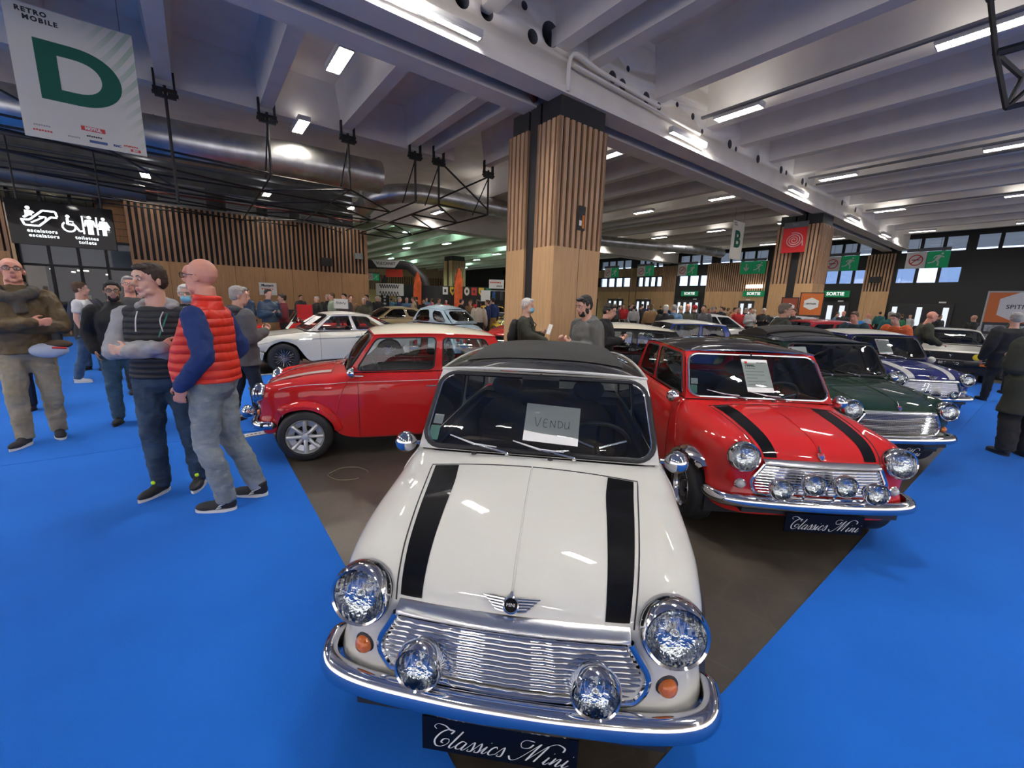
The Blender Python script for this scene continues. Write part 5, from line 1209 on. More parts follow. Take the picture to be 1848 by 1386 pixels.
ARMS = {'down': ((.255, .03, 1.14), (.275, -.06, .88), (0, -.15, -1), (1, 0, 0), (0, -1, 0), .5),
        'pocket': ((.265, .09, 1.16), (.215, -.045, .955), (-.25, -.35, -.9), (1, 0, 0), (0, -1, .2), .5),
        'phone': ((.235, .02, 1.14), (.085, -.25, 1.20), (-.35, -.6, .5), (.3, -.6, -.7), (-.5, 0, .5), 1.1),
        'back': ((.25, .12, 1.16), (.10, .20, .98), (-1, .1, 0), (0, 1, 0), (0, 0, 1), .6),
        'reach': ((.25, -.10, 1.20), (.19, -.36, 1.12), (-.1, -1, -.2), (.4, 0, .9), (-1, 0, 0), .6)}
def person(label, loc, rz, c, detail=1):
    s = c.get('h', 1.78)/1.78; wd_ = c.get('wide', 1.0); bel = c.get('belly', .0); lean = c.get('lean', 0.0)
    root = empty('person', (loc[0], loc[1], 0), rz, label, 'person', c.get('group'))
    root.scale = (s, s, s)
    vx = (.0068, .011, .020)[detail if detail < 3 else 2]; vc = (.010, .014, .022)[min(detail, 2)]
    hp = .93
    def T(p, k=1.0):                                             # lean the upper body forward about the hips
        p = Vector(p)
        if lean and p.z > hp:
            a = lean*min(1, (p.z-hp)/.25); q = p-Vector((0, 0, hp)); return Vector((q.x, q.y*math.cos(a)-q.z*math.sin(a), q.y*math.sin(a)+q.z*math.cos(a)+hp))
        return p
    # legs
    feet = c.get('feet', ((.12, .0), (-.12, .0))); fr = c.get('foot_rot', (.15, -.15)); knees = c.get('knees', (None, None))
    hips = [Vector((.088*wd_, 0, .93)), Vector((-.088*wd_, 0, .93))]; ank = [Vector((feet[i][0], feet[i][1]+.03, .085 if len(feet[i]) < 3 else feet[i][2]+.085)) for i in (0, 1)]
    kn = [Vector(knees[i]) if knees[i] else (hips[i]*.47+ank[i]*.53+Vector((.012*(1-2*i), -.035, 0))) for i in (0, 1)]
    sh = [T((.185*wd_*c.get('shw', 1), .015, 1.425)), T((-.185*wd_*c.get('shw', 1), .015, 1.425))]
    el = []; wr = []; hd = []
    mode = c.get('arms', 'down')
    if mode == 'crossed':
        el = [T((.262*wd_, -.05, 1.15)), T((-.262*wd_, -.05, 1.15))]
        wr = [T((-.095, -.235-bel*.8, 1.165)), T((.10, -.275-bel*.8, 1.20))]
        hd = [((-1, .35, .12), (0, -1, .1), (0, 0, 1), .35), ((1, .45, .05), (0, -1, .1), (0, 0, 1), .35)]
    else:
        mo = mode if isinstance(mode, (tuple, list)) else (mode, mode)
        for i in (0, 1):
            e, w_, d, n_, th, cu = ARMS[mo[i]]; sg = 1-2*i
            f = lambda v: (v[0]*sg, v[1], v[2])
            kx = wd_ if mo[i] in ('down', 'pocket') else 1
            el.append(T((e[0]*sg*kx, e[1], e[2]))); wr.append(T((w_[0]*sg*(kx if mo[i] != 'phone' else 1), w_[1]-(bel*.5 if mo[i] in ('phone', 'pocket') else 0), w_[2]))); hd.append((f(d), f(n_), f(th), cu))
    tor = [(0, .0, .84, .10, .08), (0, .005, .90, .150*wd_, .115), (0, .005, .97, .160*wd_, .118+bel*.4), (0, -bel*.45, 1.07, .148*wd_, .106+bel*.8), (0, -bel*.35, 1.18, .155*wd_, .108+bel*.5), (0, .0, 1.30, .168*wd_, .112), (0, .012, 1.39, .165*wd_, .098), (0, .02, 1.445, .115*wd_, .075), (0, .022, 1.48, .066, .06), (0, .02, 1.53, .056, .056)]
    def torso(mb, off, z0=0, z1=9, extra=0, n=22, yoff=0):
        r = []
        for cx, cy, z, rx, ry in tor:
            if z0-.001 <= z <= z1+.001: q = T((cx, cy, z)); r.append((q.x, q.y+yoff, q.z, rx+off, ry+off+extra))
        ring_loft(mb, r, n, 2.3)
    def arm(mb, i, off, r0=.058, r1=.046, r2=.036, upto=1.0):
        pts = [sh[i], el[i], wr[i]]; rs = [r0+off, r1+off, r2+off*.6]
        P = []
        for a, b, ra, rb in ((sh[i], el[i], rs[0], rs[1]), (el[i], wr[i], rs[1], rs[2])):
            mb.tube([a, a.lerp(b, .25), a.lerp(b, .5), a.lerp(b, .75), b], list(np.linspace(ra, rb, 5)*np.array([1, 1.03, 1.02, 1.0, 1])), M0, 12)
            mb.ell(b, (rb,)*3, M0, 10)
        mb.ell(sh[i]+Vector((0, 0, -.012)), (rs[0]*.96,)*3, M0, 12)
    def leg(mb, i, off, hem=.085, r=(.092, .078, .056, .050, .048)):
        a = hips[i]; k = kn[i]; b = ank[i]; b = b+Vector((0, 0, hem-.085)); m1 = a.lerp(k, .4); m2 = k.lerp(b, .35)
        mb.tube([a, m1, k, m2+Vector((0, .015, 0)), b], [r[0]*wd_**.5+off, r[1]*wd_**.5+off, r[2]+off, r[3]+off*1.1, r[4]+off*.9-.004], M0, 14); mb.ell(k, (r[2]+off,)*3, M0, 10); mb.ell(a, (r[0]+off,)*3, M0, 10)
    # --- head transform
    hy, hpit, hroll = c.get('head', (0, 0, 0)); nk = T((0, .02, 1.52)); up = T((0, .012, 1.66)); lv = lean*.55
    HM = Matrix.Translation(T((0, .01, 1.535))) @ Euler((-lv*0-hpit+lean*.5, hroll, hy)).to_matrix().to_4x4() @ Matrix.Translation((0, -.012, .128))
    hm = lambda p: HM @ Vector(p)
    HR = HM.to_3x3()
    def he(mb, p, r, n=14, rot=None): mb.ell(hm(p), r, M0, n, rot=HR @ rot if rot is not None else HR)
    body = MB(); torso(body, 0); fing = detail <= 1
    for i in (0, 1):
        arm(body, i, 0, .048, .038, .027); leg(body, i, 0, r=(.08, .066, .046, .042, .034))
        b = ank[i]; a = fr[i]; d = Vector((math.sin(a), -math.cos(a), 0)); body.tube([b, b+d*.10-Vector((0, 0, .05))], [.034, .03], M0, 8)
        body.ell(b+d*.06-Vector((0, 0, .045)), (.036, .10, .028), M0, 10, rot=Matrix.Rotation(a, 3, 'Z'))
        if mode != 'hidden': hand(body, wr[i], *hd[i][:3], curl=hd[i][3], fingers=fing)
    body.tube([T((0, .02, 1.46)), hm((0, .018, -.06))], [.066, .060], M0, 14)
    he(body, (0, .014, .032), (.0755, .093, .092)); he(body, (0, -.014, -.035), (.060, .075, .080)); he(body, (0, -.062, -.098), (.026, .022, .020)); he(body, (0, -.072, .04), (.055, .022, .04))
    body.tube([hm((0, -.088, .018)), hm((0, -.106, -.008)), hm((0, -.112, -.026))], [.010, .014, .0165], M0, 8)
    for q in (-1, 1):
        he(body, (q*.012, -.100, -.030), (.010, .011, .009), 8); he(body, (q*.033, -.079, .031), (.026, .012, .009), 10); he(body, (q*.036, -.052, -.028), (.019, .020, .030), 10)
        he(body, (q*.077, .012, -.008), (.009, .020, .031), 10, Matrix.Rotation(q*.3, 3, 'Z')); he(body, (q*.038, -.028, -.078), (.024, .042, .026), 10)
    he(body, (0, -.090, -.056), (.025, .012, .008), 10); he(body, (0, -.087, -.069), (.021, .012, .008), 10)
    bo = remesh(body, 'body', root, c.get('skin', SK1), vx, 4 if detail < 2 else 1)
    # lips get their own tint, cut off by position
    if detail <= 1:
        me = bo.data; me.materials.append(mat('lips', (.48, .17, .14), .4)); inv = HM.inverted()
        for p in me.polygons:
            q = inv @ p.center
            if abs(q.x) < .024 and -.0745 < q.z < -.0515 and q.y < -.088: p.material_index = 1
        if c.get('stubble'):
            me.materials.append(mat('stubble', (.47, .27, .20), .6))
            for p in me.polygons:
                q = inv @ p.center
                if q.z < -.045 and q.y < -.01 and p.material_index == 0 and q.z > -.13 and abs(q.x) < .07: p.material_index = 2
        e = MB()
        for q in (-1, 1):
            e.ell(hm((q*.031, -.0835, .010)), (.0135, .0085, .0070), M_eye, 12, rot=HR); e.ell(hm((q*.031-.002*0, -.0905, .010)), (.0052, .003, .0055), M_iris, 10, rot=HR)
        e.build('eyes', root)
        e = MB()
        for q in (-1, 1): e.tube([hm((q*.014, -.092, .030)), hm((q*.032, -.092, .037)), hm((q*.052, -.080, .031))], [.004, .0048, .003], M0, 6)
        o = remesh(e, 'eyebrows', root, c.get('hairm', mat('dark brown hair', (.03, .018, .012), .7)), .003, 1)
    # --- trousers
    t = MB(); ring_loft(t, [(0, .0, .82, .10, .085), (0, .005, .88, .158*wd_, .122), (0, .005, .96, .170*wd_, .126+bel*.3), (0, -bel*.25, 1.02, .166*wd_, .122+bel*.45), (0, -bel*.3, 1.045, .158*wd_, .116+bel*.5)], 22, 2.3)
    for i in (0, 1): leg(t, i, .016, hem=c.get('hem', .07), r=c.get('legr', (.092, .080, .062, .056, .052)))
    remesh(t, 'trousers', root, c['trousers'], vc, 3, .028 if detail < 2 else 0, label=c.get('trousers_label'))
    # --- top
    top = c['top']; thick = c.get('thick', .022); zlow = c.get('top_z', .97)
    def tors2(mb, off, zl, zt=1.44, bulge=0):
        r = [(0, 0-bel*.3, zl, .162*wd_+off*.9, .118+off*.9+bel*.6)]
        for cx, cy, z, rx, ry in tor:
            if zl+.04 < z < zt+.001: r.append((cx, cy, z, rx+off+bulge, ry+off+bulge*.6))
        r = [(T((0, q[1], q[2])).x, T((0, q[1], q[2])).y, T((0, q[1], q[2])).z, q[3], q[4]) for q in r]; q = T((0, .02, 1.475)); r.append((q.x, q.y, q.z, .075+off*.6, .070+off*.6)); ring_loft(mb, r, 24, 2.4)
    if c.get('style', 'jacket') == 'vest':
        sl = MB(); tors2(sl, .010, 1.0)
        for i in (0, 1): arm(sl, i, .016, .056, .050, .040)
        remesh(sl, 'jumper', root, c['sleeves'], vc, 3, .030 if detail < 2 else 0, label=c.get('sleeves_label'))
        v = MB(); tors2(v, .034, zlow)
        for i in (0, 1): v.ell(sh[i].lerp(Vector((0, sh[i].y, sh[i].z)), .22)+Vector((0, 0, -.005)), (.070, .088, .062), M0, 14)
        if c.get('collar'): v.tube([T((0, .02, 1.46)), hm((0, .03, -.115))], [.092, .082], M0, 18)
        remesh(v, 'padded_vest', root, top, vc, 3, .012, label=c.get('top_label'))
    else:
        j = MB(); tors2(j, thick, zlow)
        for i in (0, 1): arm(j, i, thick, .060, .052, .040) if not c.get('tee') else j.tube([sh[i], sh[i].lerp(el[i], .62)], [.068, .060], M0, 14)
        for i in (0, 1): j.ell(sh[i], (.058+thick*.8,)*3, M0, 12) if not c.get('tee') else j.ell(sh[i], (.066,)*3, M0, 12)
        if c.get('collar'): j.tube([T((0, .025, 1.45)), hm((0, .035, -.125))], [.088+thick*.5, .080], M0, 16)
        if c.get('coat'):
            zc = c['coat']; ring_loft(j, [(0, 0, zc, .23*wd_, .19), (0, 0, (zc+.97)/2, .205*wd_, .165), (0, 0, 1.0, .178*wd_+thick, .135+thick)], 22, 2.3)
        remesh(j, c.get('top_name', 'jacket'), root, top, vc, 3, (.034, .018, .012, .012)[detail], label=c.get('top_label'))
    if c.get('hood'):
        h = MB(); q = T((0, .075, 1.49)); h.ell(q, (.130, .080, .062), M0, 14); h.ell(T((.09, .01, 1.475)), (.04, .07, .035), M0, 10); h.ell(T((-.09, .01, 1.475)), (.04, .07, .035), M0, 10)
        remesh(h, 'hood', root, c['hood'], vc, 3, .012)
    # --- shoes
    for i in (0, 1):
        a = fr[i]; b = ank[i]; z0 = b.z-.085; S = MB(); xf = Matrix.Translation((b.x, b.y, z0)) @ Matrix.Rotation(a, 4, 'Z')
        S.ell((0, .012, .055), (.040, .055, .050), M0, 12, xf=xf); S.ell((0, -.10, .040), (.046, .105, .038), M0, 14, xf=xf); S.ell((0, -.03, .055), (.041, .075, .047), M0, 12, xf=xf); S.tube([xf @ Vector((0, .012, .06)), xf @ Vector((0, .015, c.get('shoe_top', .12)))], [.045, .047], M0, 12)
        so = remesh(S, 'shoe', root, c.get('shoes', M_black), .008 if detail < 2 else .022, 2 if detail < 2 else 1)
        L = MB(); ol = [(.040*math.cos(t_)*(1.0 if math.sin(t_) > 0 else 1.18)*(1 if abs(math.sin(t_)) < .95 else .9), (.062*math.sin(t_) if math.sin(t_) > 0 else .205*math.sin(t_))) for t_ in np.linspace(0, 2*PI, 25)[:-1]]
        L.prism(ol, .026 if not c.get('sole_h') else c['sole_h'], c.get('sole', M_black), xf); L.build('sole', so)
        if c.get('swoosh'):
            w_ = MB(); sgx = 1 if i == 0 else -1
            for sg in (1, -1): w_.tube([xf @ Vector((sg*.047, -.02, .045)), xf @ Vector((sg*.050, -.055, .034)), xf @ Vector((sg*.044, -.03, .055)), xf @ Vector((sg*.044, .035, .085))], [.004, .008, .006, .002], M_sign_white, 6, sq=(1, 1))
            w_.build('swoosh', so, label='white swoosh mark')
        if c.get('toggle'):
            w_ = MB(); w_.ell(xf @ Vector((0, -.068, .112)), (.016, .013, .016), mat('lime toggle', (.5, .8, .02), .4, emit=(.5, .8, .02), es=.15), 10); w_.build('lace_toggle', so, label='lime yellow lace toggle')  # faint glow put into the toggle colour to brighten it
    # --- hair
    hs = c.get('hair', 'short'); hmm = c.get('hairm', mat('dark brown hair', (.03, .018, .012), .7))
    if hs != 'bald':
        h = MB(); k = c.get('hairk', 1.0)
        if hs in ('short', 'long', 'thin'):
            he(h, (0, .022, .056), (.0805*k, .097*k, .076*k)); he(h, (0, .050, .010), (.078*k, .064*k, .085*k))
            if hs == 'short': he(h, (0, -.045, .095), (.060, .045, .026))
            for q in (-1, 1): he(h, (q*.070, .004, .030), (.014, .030, .036), 10)
        if hs == 'long':
            he(h, (0, .055, -.07), (.082, .055, .10)); he(h, (0, .055, -.16), (.075, .045, .09))
        if hs == 'fringe': 
            he(h, (0, .035, .02), (.074, .070, .075))
            for q in (-1, 1): he(h, (q*.072, .02, .0), (.014, .04, .035), 10)
        if hs in ('cap', 'beanie'):
            he(h, (0, .02, .052), (.086, .103, .078)); he(h, (0, .04, .02), (.083, .075, .07))
            if hs == 'cap': he(h, (0, -.10, .052), (.06, .06, .008))
        remesh(h, 'hair' if hs not in ('cap', 'beanie') else 'cap', root, hmm, .0055 if detail < 2 else .016, 1, .010 if detail < 2 else 0, tex2)
    if c.get('beard'):
        h = MB(); he(h, (0, -.045, -.092), (.050, .045, .034)); he(h, (0, -.089, -.048), (.026, .010, .006))
        for q in (-1, 1): he(h, (q*.055, -.012, -.055), (.012, .030, .045), 10); he(h, (q*.036, -.06, -.075), (.02, .02, .03), 10)
        remesh(h, 'beard', root, hmm, .0055 if detail < 2 else .014, 1, .008, tex2)
    if c.get('glasses'):
        g = MB()
        for q in (-1, 1):
            g.tube([hm((q*.032+x*.024, -.104+abs(x)*.004, .010+z*.017)) for x, z in ((1, .6), (.6, 1), (-.6, 1), (-1, .6), (-1, -.5), (-.5, -1), (.5, -1), (1, -.5))], .0022, M_black, 5, closed=True)
            g.tube([hm((q*.057, -.100, .016)), hm((q*.078, -.05, .016)), hm((q*.080, .02, .012))], .002, M_black, 5)
            g.add([hm((q*.032+x*.022, -.1035, .010+z*.015)) for x, z in ((-1, -1), (1, -1), (1, 1), (-1, 1))], [(0, 1, 2, 3)], M_glass)
        g.tube([hm((-.010, -.106, .016)), hm((.010, -.106, .016))], .002, M_black, 5); g.build('glasses', root)
    if c.get('mask'):
        m_ = MB(); he(m_, (0, -.066, -.058), (.058, .050, .048)); remesh(m_, 'face_mask', root, mat('surgical mask blue', (.22, .52, .70), .7), .006 if detail < 2 else .014, 2)
    if c.get('backpack'):
        b = MB(); q = T((0, .20, 1.22)); b.ell(q, (.155, .10, .23), M0, 14); b.ell(q+Vector((0, .06, -.08)), (.12, .07, .12), M0, 12)
        bo2 = remesh(b, 'bag', None, c['backpack'], .014, 2, .01); b2 = MB()
        for sg in (1, -1): b2.tube([T((sg*.10, .14, 1.42)), T((sg*.13, .0, 1.485)), T((sg*.14, -.135, 1.36)), T((sg*.165, -.05, 1.14)), T((sg*.13, .12, 1.08))], .017, c['backpack'], 8, sq=(1, .5))
        b2.build('strap', bo2); bo2.parent = None; bpy.context.view_layer.update(); bo2.matrix_world = root.matrix_world.copy(); bo2.name = 'backpack'; tag(bo2, c['bag_label'], 'backpack')
    root['_hm'] = 0; del root['_hm']
    return root, dict(T=T, hm=hm, wr=wr, el=el, sh=sh, HM=HM)
def fabric(name, col, rough=.85, var=.12): return mat('cloth '+name, col, rough=rough, bump=.25, bscale=180, var=var, vscale=6)
J_blue = denim('dark indigo denim', (.012, .028, .055), (.05, .09, .14)); J_grey = denim('washed grey denim', (.16, .19, .21), (.34, .37, .38)); J_teal = denim('mid denim', (.025, .065, .10), (.06, .12, .17)); J_mid = denim('plain denim', (.03, .07, .14), (.08, .14, .22))
Q_red = quilt('red quilted nylon', (.72, .030, .012), 34, .5, .6); Q_blk = quilt('black quilted nylon', (.022, .024, .028), 48, .7, .8); Q_navy = quilt('navy quilted nylon', (.02, .05, .10), 95, .5, .5); Q_orange = quilt('orange quilted nylon', (.62, .10, .02), 80, .5, .5)
C_grey = fabric('grey marl', (.33, .33, .33)); C_navy = fabric('navy knit', (.010, .030, .13)); C_khaki = denim('khaki cotton', (.27, .22, .14), (.36, .31, .22)); C_brown = fabric('brown waxed', (.095, .058, .018), .6); C_black = fabric('black', (.013, .013, .014)); C_dkgrey = fabric('charcoal', (.05, .05, .055)); C_white = fabric('white cotton', (.66, .66, .66)); C_olive = fabric('olive', (.035, .038, .024)); C_blue = fabric('mid blue', (.03, .09, .26)); C_red = fabric('red', (.5, .02, .025)); C_beige = fabric('beige', (.38, .28, .18)); C_green = fabric('green', (.02, .16, .07))
H_dk = mat('dark brown hair', (.03, .018, .012), .7); H_blk = mat('black hair', (.012, .010, .009), .65); H_grey = mat('grey hair', (.33, .31, .29), .8); H_wht = mat('white hair', (.60, .58, .54), .8); H_br = mat('brown hair', (.10, .055, .03), .75)
# red vest man, hand in pocket
A_, ia = person('bald man in red padded vest and grey jeans, hand in pocket, glancing left', (-2.23, 2.98), math.radians(-78), dict(h=1.86, wide=1.0, belly=.075, style='vest', top=Q_red, top_label='red quilted vest', sleeves=C_navy, sleeves_label='navy blue jumper sleeves', collar=True, arms=('pocket', 'pocket'),
  trousers=J_grey, skin=SK4, hair='bald', glasses=True, head=(math.radians(-8), .02, 0), feet=((.10, .02), (-.11, .16)), foot_rot=(.05, -.1), knees=((.10, -.04, .50), (-.10, .03, .50)), shoes=mat('black mesh shoe', (.02, .02, .022), .7, bump=.3, bscale=250), sole=M_sign_white, swoosh=True, top_z=.955), 0)
B_, ib = person('dark-haired man with arms crossed in black padded vest over grey hoodie', (-2.77, 3.20), math.radians(22), dict(h=1.83, wide=1.03, belly=.03, style='vest', top=Q_blk, top_label='black quilted vest', sleeves=C_grey, sleeves_label='grey hooded sweatshirt', arms='crossed', trousers=J_blue,
  skin=SK2, hair='short', hairm=H_dk, head=(math.radians(-40), -.06, 0), hood=C_grey, feet=((.12, .03), (-.11, -.05)), foot_rot=(.05, -.45), shoes=mat('black shoe', (.018, .018, .02), .6), sole=M_sign_white, toggle=True, top_z=.95), 0)
b = MB()
for sg in (1, -1): b.tube(spline([ib['T']((sg*.075, -.105, 1.44)), ib['T']((sg*.07, -.165, 1.38)), ib['T']((sg*.078, -.163, 1.30))], 4), .004, C_white, 6)
b.build('hood_cord', B_)
b = MB(); b.tube(spline([ib['T']((.10, -.10, 1.43)), ib['T']((.085, -.158, 1.35)), ib['T']((.05, -.165, 1.26))], 4), .006, mat('teal lanyard', (.02, .16, .11), .5), 6, sq=(1, .4)); b.build('lanyard', B_, label='teal green lanyard')
C_, ic_ = person('bald man with glasses and arms crossed in brown jacket and khaki trousers at far left', (-5.06, 4.22), math.radians(40), dict(h=1.91, wide=.98, belly=.03, top=C_brown, thick=.026, arms='crossed', trousers=C_khaki, skin=SK4, hair='bald', glasses=True, head=(math.radians(12), .14, 0), collar=True,
  feet=((.09, .08), (-.11, -.12)), foot_rot=(.2, -.35), shoes=mat('dark suede shoe', (.02, .02, .025), .8), sole=M_sign_white, top_z=.90, shoe_top=.14), 0)
b = MB(); b.tube(spline([ic_['T']((.11, .03, 1.49)), ic_['T']((.10, -.12, 1.46)), ic_['T']((0, -.17, 1.42)), ic_['T']((-.10, -.12, 1.46)), ic_['T']((-.11, .03, 1.49))], 5), .052, M0, 12); b.tube([ic_['T']((.03, -.16, 1.43)), ic_['T']((.05, -.17, 1.28))], [.05, .045], M0, 12)
remesh(b, 'scarf', C_, fabric('dark camouflage scarf', (.07, .06, .045), var=.8), .012, 2, .03)
b = MB(); b.ell((.17, -.17, .93), (.14, .06, .075), M0, 14); bg = remesh(b, 'bag', None, mat('pale blue grey bag', (.42, .48, .58), .4), .012, 2); b = MB(); b.ell((.23, -.16, .985), (.11, .06, .045), M0, 12); remesh(b, 'flap', bg, mat('brown bag flap', (.06, .035, .018), .7), .012, 2); b = MB(); b.tube([(.2, -.225, .96), (.29, -.2, .95)], .010, M_signred, 6); b.build('trim', bg)
bpy.context.view_layer.update(); bg.matrix_world = C_.matrix_world.copy(); bg.name = 'waist_bag'; tag(bg, 'pale grey and brown bag at the hip of the man in the brown jacket', 'bag')
person('bearded man with glasses in black jacket standing behind the arms-crossed man', (-4.78, 4.95), math.radians(38), dict(h=1.73, top=C_black, arms=('phone', 'pocket'), trousers=J_teal, skin=SK3, hair='short', hairm=H_blk, beard=True, glasses=True, head=(math.radians(8), -.05, 0), shoes=M_black, thick=.03, collar=True, wide=1.05), 1)
person('man in white t-shirt with a dark jumper tied round his waist, seen from behind', (-7.55, 7.25), math.radians(118), dict(h=1.74, top=C_white, tee=True, thick=.012, arms=('reach', 'down'), trousers=J_mid, skin=SK1, hair='short', hairm=H_br, head=(math.radians(18), 0, 0), shoes=C_white, sole=M_sign_white, feet=((.12, -.18), (-.12, .16)), wide=1.05), 1)
b = MB(); ring_loft(b, [(0, 0, .76, .20, .16), (0, 0, .90, .195, .155), (0, 0, 1.05, .175, .14), (0, 0, 1.10, .15, .12)], 20, 2.2); o_ = remesh(b, 'waist_jumper', None, C_black, .015, 2, .02); bpy.context.view_layer.update(); o_.matrix_world = Matrix.Translation((-7.55, 7.25, 0)) @ Matrix.Rotation(math.radians(118), 4, 'Z'); tag(o_, 'black jumper tied round the waist of the man in the white t-shirt', 'jumper')
person('person in dark blue jacket beyond the man in the white t-shirt', (-7.25, 8.1), math.radians(100), dict(h=1.72, top=fabric('dark blue', (.012, .03, .06)), arms='down', trousers=J_teal, skin=SK1, hair='short', hairm=H_dk, shoes=mat('brown shoe', (.03, .015, .01), .5), feet=((.14, -.2), (-.12, .2))), 2)
person('balding man half hidden behind the man in the white t-shirt', (-8.6, 8.3), math.radians(20), dict(h=1.72, top=C_dkgrey, arms='down', trousers=J_mid, skin=SK4, hair='bald'), 2)
person('grey-haired man with round glasses looking over the bearded man', (-6.0, 6.5), math.radians(42), dict(h=1.84, top=C_dkgrey, arms='down', trousers=C_black, skin=SK4, hair='short', hairm=H_grey, glasses=True), 1)
person('white-haired man with glasses and blue face mask between the two nearest men', (-4.12, 5.22), math.radians(35), dict(h=1.72, top=C_black, arms='down', trousers=C_black, skin=SK2, hair='short', hairm=H_wht, glasses=True, mask=True, collar=True, wide=1.1), 1)
person('grey-haired man in grey coat walking behind the red vest man', (-3.42, 5.15), math.radians(150), dict(h=1.72, top=fabric('grey coat', (.09, .09, .095)), thick=.04, arms=('down', 'phone'), trousers=fabric('dark navy trousers', (.012, .018, .035)), skin=SK1, hair='short', hairm=H_grey, hood=C_dkgrey, coat=.78, shoes=mat('brown leather shoe', (.07, .03, .012), .4), backpack=fabric('grey purple pack', (.05, .04, .05)), bag_label='dark grey backpack on the man behind the red vest man', feet=((.12, .12), (-.12, -.1)), head=(math.radians(-20), -.1, 0)), 1)
person('person in dark trousers and brown shoes standing behind the bald man at far left', (-6.35, 5.35), math.radians(30), dict(h=1.70, top=C_black, arms='down', trousers=fabric('dark navy trousers', (.012, .018, .035)), skin=SK1, hair='short', hairm=H_dk, shoes=mat('oxblood shoe', (.08, .015, .012), .4)), 2)
# middle distance
person('bearded man in grey hooded jacket looking down between the white and black cars', (.86, 4.95), math.radians(-62), dict(h=1.74, top=fabric('grey green', (.12, .12, .11)), hood=fabric('grey hood', (.17, .17, .16)), thick=.028, arms='phone', trousers=C_black, skin=SK1, hair='short', hairm=H_blk, beard=True, head=(0, -.30, 0)), 1)
person('white-haired man with blue mask and black backpack in front of the nearest column', (.20, 6.55), math.radians(75), dict(h=1.70, top=C_olive, thick=.03, arms=('phone', 'reach'), trousers=J_blue, skin=SK2, hair='short', hairm=H_wht, mask=True, backpack=C_black, bag_label='black backpack worn by the white-haired man at the column', head=(0, -.1, 0)), 1)
b = MB(); b.box((0, 0, 0), (.01, .12, .16), M_white_card, rz=.2); o_ = b.build('leaflet'); o_.location = (.56, 6.44, 1.24); o_.rotation_euler = (0, .3, .2); tag(o_, 'white leaflet held by the white-haired man at the column', 'leaflet')
person('dark-haired man in black jacket leaning behind the cream roof', (1.42, 6.35), math.radians(65), dict(h=1.66, top=C_black, thick=.03, arms='phone', trousers=C_black, skin=SK1, hair='short', hairm=H_blk, collar=True, head=(0, -.25, 0)), 1)
person('grey-haired man in dark green jacket beside the folded sunroof', (4.74, 7.32), math.radians(75), dict(h=1.76, top=C_olive, thick=.034, arms='phone', trousers=C_black, skin=SK3, hair='short', hairm=mat('salt and pepper hair', (.14, .11, .09), .8), collar=True, head=(0, -.05, 0)), 1)
person('person in orange padded jacket bending over a car at right', (8.72, 9.3), math.radians(-70), dict(h=1.74, top=Q_orange, thick=.045, lean=.55, arms='reach', trousers=C_black, skin=SK1, hair='short', hairm=H_dk), 1)
person('bald man in olive jacket leaning beside the orange jacket', (9.45, 9.75), math.radians(60), dict(h=1.76, top=C_olive, thick=.04, lean=.35, arms='reach', trousers=C_black, skin=SK4, hair='bald'), 1)
person('person in dark and bright blue jacket bending behind the white roof', (8.1, 9.75), math.radians(-60), dict(h=1.74, top=fabric('teal black', (.012, .03, .04)), thick=.04, lean=.5, arms='reach', trousers=C_black, skin=SK4, hair='short', hairm=H_br, backpack=fabric('bright blue pack', (.02, .16, .45)), bag_label='bright blue backpack on the person bending behind the white roof'), 1)
person('person in long dark green coat with reddish hair at the right edge, seen from behind', (6.10, 4.75), math.radians(170), dict(h=1.68, top=fabric('dark green coat', (.030, .032, .022)), thick=.05, coat=.55, wide=1.12, arms='phone', trousers=C_black, skin=SK1, hair='long', hairm=mat('auburn hair', (.12, .045, .02), .8), legr=(.1, .09, .085, .08, .078)), 1)
b = MB(); b.ell((-.28, .10, .92), (.07, .15, .13), M0, 12); o_ = remesh(b, 'handbag', None, fabric('tan leather', (.16, .11, .07)), .014, 2); s_ = MB(); s_.tube(spline([(-.26, 0, 1.0), (-.22, .02, 1.3), (-.20, .06, 1.45), (-.24, .14, 1.3), (-.28, .18, 1.0)], 5), .01, MATS['cloth tan leather'], 6); s_.build('strap', o_)
bpy.context.view_layer.update(); o_.matrix_world = Matrix.Translation((6.10, 4.75, 0)) @ Matrix.Rotation(math.radians(170), 4, 'Z'); tag(o_, 'tan handbag on the shoulder of the person in the long coat', 'handbag')
person('person in black coat beside the angular white coupe, right edge', (9.55, 7.95), math.radians(160), dict(h=1.74, top=C_black, thick=.05, coat=.7, wide=1.12, arms='down', trousers=C_black, skin=SK1, hair='short', hairm=H_grey, feet=((.12, -.1), (-.12, .15))), 1)
person('person in green scarf at the extreme right edge', (10.9, 8.8), math.radians(150), dict(h=1.72, top=C_green, thick=.04, arms='down', trousers=C_black, skin=SK1, hair='short', hairm=H_br), 2)
